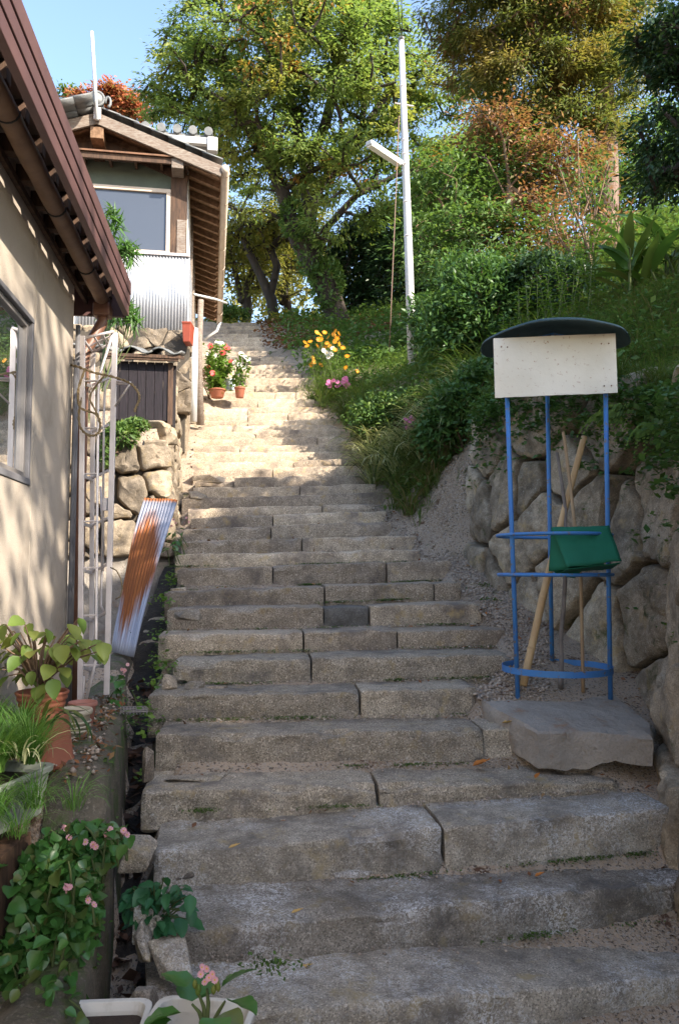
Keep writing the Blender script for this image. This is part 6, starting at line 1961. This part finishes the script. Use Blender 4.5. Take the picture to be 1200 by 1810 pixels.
flower_plant('pink_phlox', 'bright pink phlox head above the striped lily grass', gp(740, 8.4), [P(725 + dx, 745 + dy, 8.2) for dx, dy in [(0, 0), (-7, 4), (6, -4), (-3, 8), (8, 5), (2, -7), (-8, -3), (4, 9), (-5, 11)]], FP, spread=.05, nleaf=90, leaf=.06, seed=7, leafw=.35)
flower_plant('pink_phlox', 'row of small pink flowers beside the sunny landing', gp(600, 12.6), [P(578 + rng.random() * 40, 668 + rng.random() * 16, 12.3) for _ in range(22)], FPB, spread=.2, nleaf=500, leaf=.07, seed=8, leafw=.35)
FR = flower_mesh('red_flower', .05, 6, M['fl_red'], None, .2, .8)
FWP = flower_mesh('white_flower', .045, 6, M['fl_white'], None, .2, .8)
flower_plant('geranium', 'tall leafy geranium with red flowers in the pot on the landing', P(384, 692, 12.2), [P(x, y, 12.2 + rng.normal() * .12) for x, y in [(372, 612), (385, 605), (392, 608), (398, 612), (402, 616), (394, 624), (408, 640), (380, 630), (370, 650), (415, 640), (376, 660), (405, 655), (390, 645), (368, 628)]], [FR, FR, FWP], 'plant', .07, 'pot', 1700, .075, seed=9, fol_h=1.0, leafw=.6, sc=1.6)
flower_plant('geranium', 'smaller potted plant with white blooms at the right of the landing', P(424, 690, 12.2), [P(x, y, 12.15) for x, y in [(427, 626), (434, 632), (440, 636), (432, 650), (420, 660), (424, 645)]], FWP, 'plant', .05, 'pot', 420, .065, seed=10, fol_h=1.0, leafw=.6)
leaf_mass('nandina', 'reddish fine leaved plant left of the geraniums against the house', 'plant', [lobe(370, 665, 12.4, 14, 22)], 420, .06, M['lf_brown'], 130, .3, P(370, 700, 12.4), 8, stem_r=.006, aspect=.25)

# narrow leaves growing between the two houses
def sprig(name, label, lobes, n, seed, leaf=.16, aspect=.11, base=None):
    leaf_mass(name, label, 'plant', lobes, n, leaf, M['lf_bamboo'], seed, .1, base, 7, 'stem_green', aspect=aspect, stem_r=.005, droop=.6)
sprig('narrow_leaf_shrub', 'bamboo like sprigs peeping out below the brown eave beside the window', [lobe(205, 405, 6.2, 14, 40), lobe(225, 450, 6.2, 22, 26), lobe(195, 380, 6.2, 8, 30)], 220, 131, base=P(180, 640, 6.2))
sprig('narrow_leaf_shrub', 'bamboo like leaves in front of the stone base behind the frame', [lobe(205, 548, 6.0, 34, 26), lobe(235, 570, 6.0, 18, 16)], 300, 132, base=P(180, 680, 6.0))
leaf_mass('fern_bush', 'green fern like plants under the wooden shed', 'plant', [lobe(215, 770, 6.9, 34, 26), lobe(240, 752, 7.0, 26, 14), lobe(190, 800, 6.8, 14, 30)], 1500, .062, M['lf_mid'], 133, .4, P(215, 800, 7.0), 10, stem_r=.004, aspect=.35)
ground_leaves('drain_weeds', 'weeds growing down the drain side of the step ends', np.array([(xl_at(y) - .03 + .03 * random.random(), y, tread_z(xl_at(y), y) - random.uniform(.02, .35)) for y in np.random.default_rng(15).uniform(3.9, 6.6, 46)]), 13, .035, .05, M['lf_bright'], 21, .035)
ground_leaves('kerb_weeds', 'tiny weeds and moss along the drain kerb', np.array([(ledge_x(y) + random.gauss(0, .04), y, zk(y) - random.uniform(.0, .2)) for y in np.random.default_rng(16).uniform(2.4, 4.6, 42)]), 13, .022, .03, M['moss'], 22, .025)

# ------------------------------------------------------------------ begonias in the foreground, every leaf its own
BL = [broad_leaf('begonia_leaf', 1.0, .92, M['lf_begonia'], .22, .30, .62, 6, .02), broad_leaf('begonia_leaf', 1.0, .80, M['lf_begonia'], .35, .22, .7, 6, .03), broad_leaf('begonia_leaf', 1.0, 1.0, M['lf_begonia'], .15, .4, .6, 6, .02)]
FB = flower_mesh('begonia_flower', .011, 4, M['fl_pale'], M['fl_yellow'], .25, .8)
def begonia(label, blobs, nleaf, size, flowers, seed, name='begonia_bed'):
    rng = np.random.default_rng(seed)
    b0 = P(*blobs[0][:3])
    root = thing(name, label, 'begonias', (b0.x, b0.y, H(b0.x, b0.y)))
    g = G()
    w = np.array([b[3] * b[4] for b in blobs], float); w /= w.sum()
    for k in range(nleaf):
        b = blobs[rng.choice(len(blobs), p=w)]
        while True:
            ux, uy = rng.uniform(-1, 1), rng.uniform(-1, 1)
            if ux * ux + uy * uy < 1: break
        Y = b[2] + rng.uniform(-.11, .11)
        p = P(b[0] + ux * b[3], b[1] + uy * b[4], Y)
        az = -1.57 + rng.normal() * .95; el = rng.uniform(-.85, .25)
        # leaves lean out towards the light and the drain
        put_leaf(BL[rng.integers(3)], root, p, az, el, rng.normal() * .45, size * rng.uniform(.55, 1.25))
        if k % 3 == 0:
            q = p + Vector((rng.normal() * .03, .05, -.12))
            g.tube([q, q.lerp(p, .6) + Vector((0, 0, .015)), p], [.004, .0035, .0025], 5, False)
    g.build('stems', M['stem_green'], root, smooth=True)['kind'] = 'stuff'
    for (x, y, Y, n_) in flowers:
        for k in range(n_):
            p = P(x + rng.normal() * 5, y + rng.normal() * 6, Y)
            place('flower', FB, root, p, (rng.uniform(.6, 1.6), rng.normal() * .6, rng.normal() * .8), (1, 1, 1))
    return root
begonia('pink flowering begonias spilling over the kerb at the lower left', [(100, 1620, 2.45, 75, 130), (60, 1700, 2.35, 70, 80), (170, 1490, 2.62, 55, 40), (120, 1500, 2.6, 60, 50), (60, 1770, 2.25, 60, 60), (20, 1600, 2.4, 30, 90), (205, 1478, 2.68, 25, 25), (85, 1775, 2.28, 85, 45)], 298, .048,
        [(112, 1470, 2.52, 3), (165, 1492, 2.52, 5), (192, 1475, 2.55, 3), (218, 1474, 2.6, 3), (122, 1565, 2.36, 4), (157, 1595, 2.34, 3)], 301)
leaf_mass('begonia_undergrowth', 'tangle of small begonia leaves under the larger ones at the lower left', 'begonias', [lobe(95, 1625, 2.52, 80, 140), lobe(50, 1730, 2.42, 70, 90), lobe(150, 1500, 2.68, 60, 45)], 4200, .046, M['lf_under'], 305, .3, aspect=.8)['kind'] = 'stuff'
begonia('pink begonia growing out of the drain below the rusty sheet', [(215, 1205, 4.25, 22, 26), (200, 1235, 4.2, 14, 20)], 16, .06, [(221, 1184, 4.2, 6)], 302, 'begonia')
begonia('small pale pink begonia at the step edge beside the rusty sheet', [(312, 945, 6.2, 16, 20), (300, 970, 6.0, 10, 14)], 26, .05, [(333, 917, 6.2, 3), (312, 925, 6.2, 3), (328, 928, 6.2, 2)], 303, 'begonia')
# potted begonia in the front trough: big leaves
pbg = thing('potted_begonia', 'large leaved begonia with a pink flower head in the front planter', 'begonia', P(345, 1850, 2.0))
bigl = [broad_leaf('begonia_leaf', 1.0, .95, M['lf_begonia'], .3, .25, .62, 9, .03), broad_leaf('begonia_leaf', 1.0, .8, M['lf_begonia'], .45, .2, .66, 9, .04)]
stem0 = P(365, 1830, 2.0)
for (x, y, Y, az, el, ro, s_) in [(330, 1745, 1.98, 2.6, .35, .2, .085), (392, 1745, 1.98, .4, .5, -.5, .095), (410, 1768, 1.95, -.6, .1, -.3, .085), (320, 1790, 1.90, 3.6, .1, .3, .095), (395, 1790, 1.9, -.9, -.1, .2, .08), (340, 1770, 2.02, 1.9, .5, .1, .08), (300, 1800, 1.88, 3.9, -.1, .2, .07), (380, 1800, 1.86, -1.4, .0, 0, .075), (355, 1765, 2.05, 1.4, .7, .0, .08)]:
    put_leaf(bigl[int(x) % 2], pbg, P(x, y, Y), az, el, ro, s_)
g = G()
for (x, y) in [(366, 1748), (340, 1775), (398, 1770), (352, 1758)]:
    g.tube([stem0, stem0.lerp(P(x, y, 1.98), .6) + Vector((.004, 0, .01)), P(x, y, 1.98)], [.006, .005, .003], 6, False)
g.build('stems', M['stem_green'], pbg, smooth=True)['kind'] = 'stuff'
FB2 = flower_mesh('begonia_flower', .009, 4, M['fl_pale'], M['fl_yellow'], .25, .85)
rng = np.random.default_rng(17)
for (x, y) in [(366, 1712), (376, 1722), (370, 1728), (355, 1722), (362, 1735), (380, 1732), (357, 1710)]:
    place('flower', FB2, pbg, P(x, y, 1.95), (rng.uniform(.8, 1.6), rng.normal() * .4, rng.normal() * .8))
for (x, y) in [(345, 1740), (352, 1748), (386, 1745), (378, 1750), (350, 1752), (384, 1738)]:
    p = P(x, y, 1.955)
    G().lathe(p, [(0, -.012), (.005, -.006), (.0065, .0), (.004, .008), (0, .012)], 8).build('bud', M['lf_pot'], pbg, smooth=True)

# green nettle like plant at the broken step end
nt_p = thing('nettle_plant', 'dark green toothed leaf plant at the left end of the lower steps', 'plant', P(285, 1660, 2.75))
NL = [broad_leaf('nettle_leaf', 1.0, .62, M['lf_nettle'], .35, .2, .72, 8, .05), broad_leaf('nettle_leaf', 1.0, .55, M['lf_nettle'], .2, .3, .72, 8, .06)]
rng = np.random.default_rng(23); g = G()
for k in range(95):
    a = rng.uniform(0, 6.28); r_ = math.sqrt(rng.random())
    x, y = 282 + 62 * r_ * math.cos(a), 1600 + 50 * r_ * math.sin(a)
    if x > 300 and y > 1625: continue
    p = P(x, y, 2.74 + rng.uniform(-.10, .06))
    put_leaf(NL[k % 2], nt_p, p, -1.57 + rng.normal() * 1.1, rng.uniform(-.8, .1), rng.normal() * .35, rng.uniform(.04, .08))
    g.tube([P(275, 1640, 2.8), P(275, 1640, 2.8).lerp(p, .6) + Vector((0, 0, .02)), p], [.003, .0025, .002], 5, False)
g.build('stems', M['stem_green'], nt_p, smooth=True)['kind'] = 'stuff'

# shrub in the terracotta pot
ps = thing('potted_shrub', 'yellow green round leaved shrub in the large terracotta pot', 'plant', P(73, 1225, 3.0))
PL = [broad_leaf('shrub_leaf', 1.0, .74, M['lf_pot'], .3, .2, .68, 8, .02), broad_leaf('shrub_leaf', 1.0, .66, M['lf_pot'], .5, .2, .7, 8, .02)]
rng = np.random.default_rng(29); g = G()
pc = P(68, 1215, 3.0)
spots = [(10, 1105), (42, 1095), (60, 1150), (28, 1130), (85, 1120), (110, 1140), (140, 1092), (125, 1122), (145, 1130), (100, 1150), (20, 1160), (52, 1180), (72, 1205), (95, 1200), (75, 1165), (40, 1150), (115, 1160), (5, 1180), (170, 1130), (178, 1138), (90, 1175), (60, 1115), (15, 1195), (35, 1170), (100, 1125), (0, 1140), (50, 1140), (80, 1140), (130, 1145), (25, 1115), (65, 1190), (110, 1180), (148, 1145), (5, 1120), (45, 1195)]
for x, y in spots + [(x + 14 * math.sin(k * 7.1), y + 12 * math.cos(k * 5.3)) for k, (x, y) in enumerate(spots)]:
    p = P(x, y, 3.0 + rng.uniform(-.14, .12))
    az = math.atan2(p.y - pc.y + rng.normal() * .05, p.x - pc.x + rng.normal() * .05)
    put_leaf(PL[rng.integers(2)], ps, p, -1.57 + .6 * (az + 1.57 if az < 1.57 else az - 4.71) + rng.normal() * .3, rng.uniform(-1.1, -.1), rng.normal() * .3, rng.uniform(.055, .085))
    m = pc.lerp(p, .55) + Vector((0, 0, .03))
    g.tube([pc, m, p], [.005, .0035, .002], 5, False)
g.build('branches', M['stem_brown'], ps, smooth=True)['kind'] = 'stuff'

# tufted fine grass in the grey planter and around it
def fine_tuft(label, px, py, Y, n, L, seed, W=.0028, mats=None, arch=1.4, spr=.09, name='fine_grass'):
    rng = np.random.default_rng(seed)
    c = P(px, py, Y)
    cs = [c + Vector((rng.normal() * spr, rng.normal() * spr, 0)) for _ in range(9)]
    tuft(name, label, cs, n // 9, L, W, arch, mats or [M['grass_soft']], seed, spread=.03, segs=4)
fine_tuft('feathery bright green grass tuft filling the grey planter', -34, 1352, 2.5, 2200, .19, 401, .003)
fine_tuft('feathery green grass tuft behind the grey planter', -40, 1295, 2.72, 1200, .15, 402, .003)
fine_tuft('sparse green grass hanging over the front of the grey planter', 0, 1440, 2.3, 420, .16, 403, .0025, None, 2.2)
tuft('strap_leaf_plant', 'arching strap leaves hanging from the grey planter beside the upturned pot', [P(70, 1290, 2.75)], 7, .34, .022, 2.9, [M['liriope_green'], M['lf_ginger']], 404, segs=8, azr=(-1.0, .6))
tuft('pale_strap_grass', 'pale arching grass blades over the front of the grey planter', [P(40, 1345, 2.4)], 14, .17, .007, 2.6, [M['liriope']], 405, segs=6)

# ------------------------------------------------------------------ moss, gravel, litter on the steps
rng = np.random.default_rng(55)
mp_ = []
for i in range(1, 12):
    a, b, _ = SD[i]
    for _k in range(5):
        t = rng.random(); c = a.lerp(b, t); sp = rng.uniform(.03, .14)
        m = int(26 + 50 * rng.random())
        for _j in range(m):
            q = c + (b - a).normalized() * rng.normal() * sp
            mp_.append((q.x, q.y - .012 + rng.normal() * .008, SZ[i - 1] + .004 + (q.x - (a.x + b.x) / 2) * (b.z - a.z) / (b.x - a.x)))
mp_ = np.array(mp_)
ground_leaves('moss', 'green moss and tiny weeds along the foot of the risers', mp_, 5, .011, .014, M['moss'], 56, .009, .6, cat='moss')
def pebbles(pts, r, name, label, mat, seed):
    rng = np.random.default_rng(seed)
    n = len(pts)
    base = np.array([(1, 0, 0), (-1, 0, 0), (0, 1, 0), (0, -1, 0), (0, 0, .7), (0, 0, -.7)], float)
    R_ = r * rng.uniform(.4, 1.5, n)
    jit = 1 + rng.normal(size=(n, 6, 1)) * .2
    ang = rng.uniform(0, 6.28, n)
    ca, sa = np.cos(ang)[:, None], np.sin(ang)[:, None]
    v = base[None] * jit * R_[:, None, None]
    V = np.stack([v[..., 0] * ca - v[..., 1] * sa, v[..., 0] * sa + v[..., 1] * ca, v[..., 2]], axis=-1) + pts[:, None, :]
    f = np.array([(0, 2, 4), (2, 1, 4), (1, 3, 4), (3, 0, 4), (2, 0, 5), (1, 2, 5), (3, 1, 5), (0, 3, 5)])
    T = (np.arange(n)[:, None, None] * 6 + f[None]).reshape(-1, 3)
    return tag(mesh_np(name, V.reshape(-1, 3), T, mat, smooth=False), label, cat='gravel', kind='stuff')
M['pebble'] = leafmat('pebbles', [(.28, .22, .17), (.42, .35, .28), (.19, .15, .12), (.34, .27, .21)], .0, rough=.9)
gpts = scatter((640, 960, 3.2, 8.0), 5200, 61, lambda x, y: xr_at(y) - .10 < x < xw_at(y) + .05)
pebbles(gpts + np.array([0, 0, .003]), .010, 'gravel', 'coarse gravel covering the strip between steps and retaining wall', M['pebble'], 62)
sp_ = []
for i in range(0, 16):
    a, b, _ = SD[i]
    n2 = SD[i + 1]
    for _k in range(150 if i < 8 else 60):
        t = rng.random() ** .7; s_ = 1 - abs(rng.normal()) * .16
        if s_ < .05: continue
        p = a.lerp(b, t); q = n2[0].lerp(n2[1], t)
        sp_.append((p.x + (q.x - p.x) * s_, p.y + (q.y - p.y) * s_ - .01, p.z + .014))
pebbles(np.array(sp_), .006, 'grit', 'loose grit lying on the treads at the foot of each riser', M['pebble'], 63)
lt = scatter((660, 1180, 3.0, 8.0), 300, 64, lambda x, y: xr_at(y) - .3 < x < xw_at(y) + .05)
ground_leaves('leaf_litter', 'scattered small brown leaves on the gravel and steps', lt + np.array([0, 0, .01]), 1, .035, .012, M['litter'], 65, .02, .5, cat='leaf litter')
sl_ = []
for i in range(1, 22):
    a, b, _ = SD[i]; q0 = SD[i + 1]
    for _k in range(5):
        t = rng.random(); w_ = .55 + .35 * rng.random()
        p = a.lerp(b, t).lerp(q0[0].lerp(q0[1], t), w_)
        sl_.append((p.x, p.y, a.lerp(b, t).z + .014))
ground_leaves('leaf_litter', 'small dry leaves lying here and there on the treads', np.array(sl_), 1, .034, .004, M['litter'], 69, .01, .5, cat='leaf litter')
dl = np.array([(ledge_x(y) + random.uniform(.03, .22), y, tread_z(xl_at(max(y, 2.5)), y) - .385) for y in np.random.default_rng(18).uniform(2.1, 5.0, 330)])
ground_leaves('drain_litter', 'wet brown leaves lying in the drain', dl, 1, .065, .03, M['litter_dark'], 66, .03, .55, cat='leaf litter')
kl = np.array([(ledge_x(y) - random.uniform(.0, .35), y, zk(y) + .0) for y in np.random.default_rng(19).uniform(2.8, 4.4, 420)])
ground_leaves('leaf_litter', 'dead leaf crumbs on the ledge below the aluminium frame', kl, 2, .03, .02, M['litter'], 67, .03, .5, cat='leaf litter')
pebbles(kl[:300] + np.array([0, 0, .01]), .010, 'gravel', 'loose pebbles on the house ledge beside the pots', M['pebble'], 68)
FLm = [broad_leaf('fallen_leaf', 1.0, .45, M['leaf_tan'], -.5, .6, .7, 6, .05), broad_leaf('fallen_leaf', 1.0, .5, M['leaf_orange'], -.6, .8, .7, 6, .08)]
def on_ground(px, py):
    Y = 2.5
    while Y < 12:
        p = P(px, py, Y)
        if p.z < H(p.x, p.y) + .004: return p
        Y += .01
    return P(px, py, 6)
def fallen(px, py, z, k, s_, az, label):
    o = place('fallen_leaf', FLm[k], None, (PZ(px, py, z) if z is not None else on_ground(px, py)) + Vector((0, 0, .006)), (.1, -.05, az), (s_, s_, s_))
    tag(o, label, 'leaf')
fallen(886, 1280, SZ[4] + .012, 0, .085, -.5, 'large tan fallen leaf on the short step block by the concrete slab')
fallen(835, 1356, SZ[3] + .012, 1, .075, .1, 'orange fallen leaf on the fourth step near its middle right')
fallen(945, 1378, SZ[3] + .01, 1, .04, .9, 'small red brown leaf on the fourth step below the slab')
fallen(404, 1502, SZ[2] + .012, 0, .04, .3, 'small tan leaf on the third step near the left')
fallen(515, 1617, SZ[1] + .012, 0, .038, .2, 'small tan leaf on the second step left of centre')
fallen(945, 1552, SZ[1] + .02, 1, .035, .2, 'small orange leaf on the second step right of centre')
fallen(530, 1715, SZ[0] + .012, 0, .04, .1, 'small tan leaf on the lowest step near the weeds')
fallen(855, 1090, None, 1, .06, .8, 'curled orange leaf on the gravel right of the small dark block')
fallen(838, 985, None, 0, .06, -.4, 'tan orange leaf on the gravel beside the retaining wall')
fallen(825, 1112, None, 1, .05, .2, 'red brown leaf on the gravel at the right end of the eighth step')
weeds = [(852, 1035, 5.6, 'weed tuft growing in the gravel beside the tenth step'), (862, 1060, 5.2, 'weed tuft in the gravel beside the curled orange leaf'), (800, 1050, 5.5, 'weed tuft at the right end of the tenth step'), (478, 1702, 2.56, 'small bright weed in the joint of the lowest step')]
for i, (px, py, Y, lab) in enumerate(weeds):
    p = P(px, py, Y) if i == 3 else on_ground(px, py); r_ = np.random.default_rng(500 + i)
    n = 90
    c = np.array(tuple(p)) + r_.normal(size=(n, 3)) * np.array([.045, .02, .012])
    V, T = leaf_tris(c, r_.normal(size=(n, 3)), unit(np.array([0, 0, 1.]) + r_.normal(size=(n, 3)) * .4), .018, .011, .1)
    o = mesh_np('weed', V, T, M['moss']); tag(o, lab, 'weed', kind='stuff')
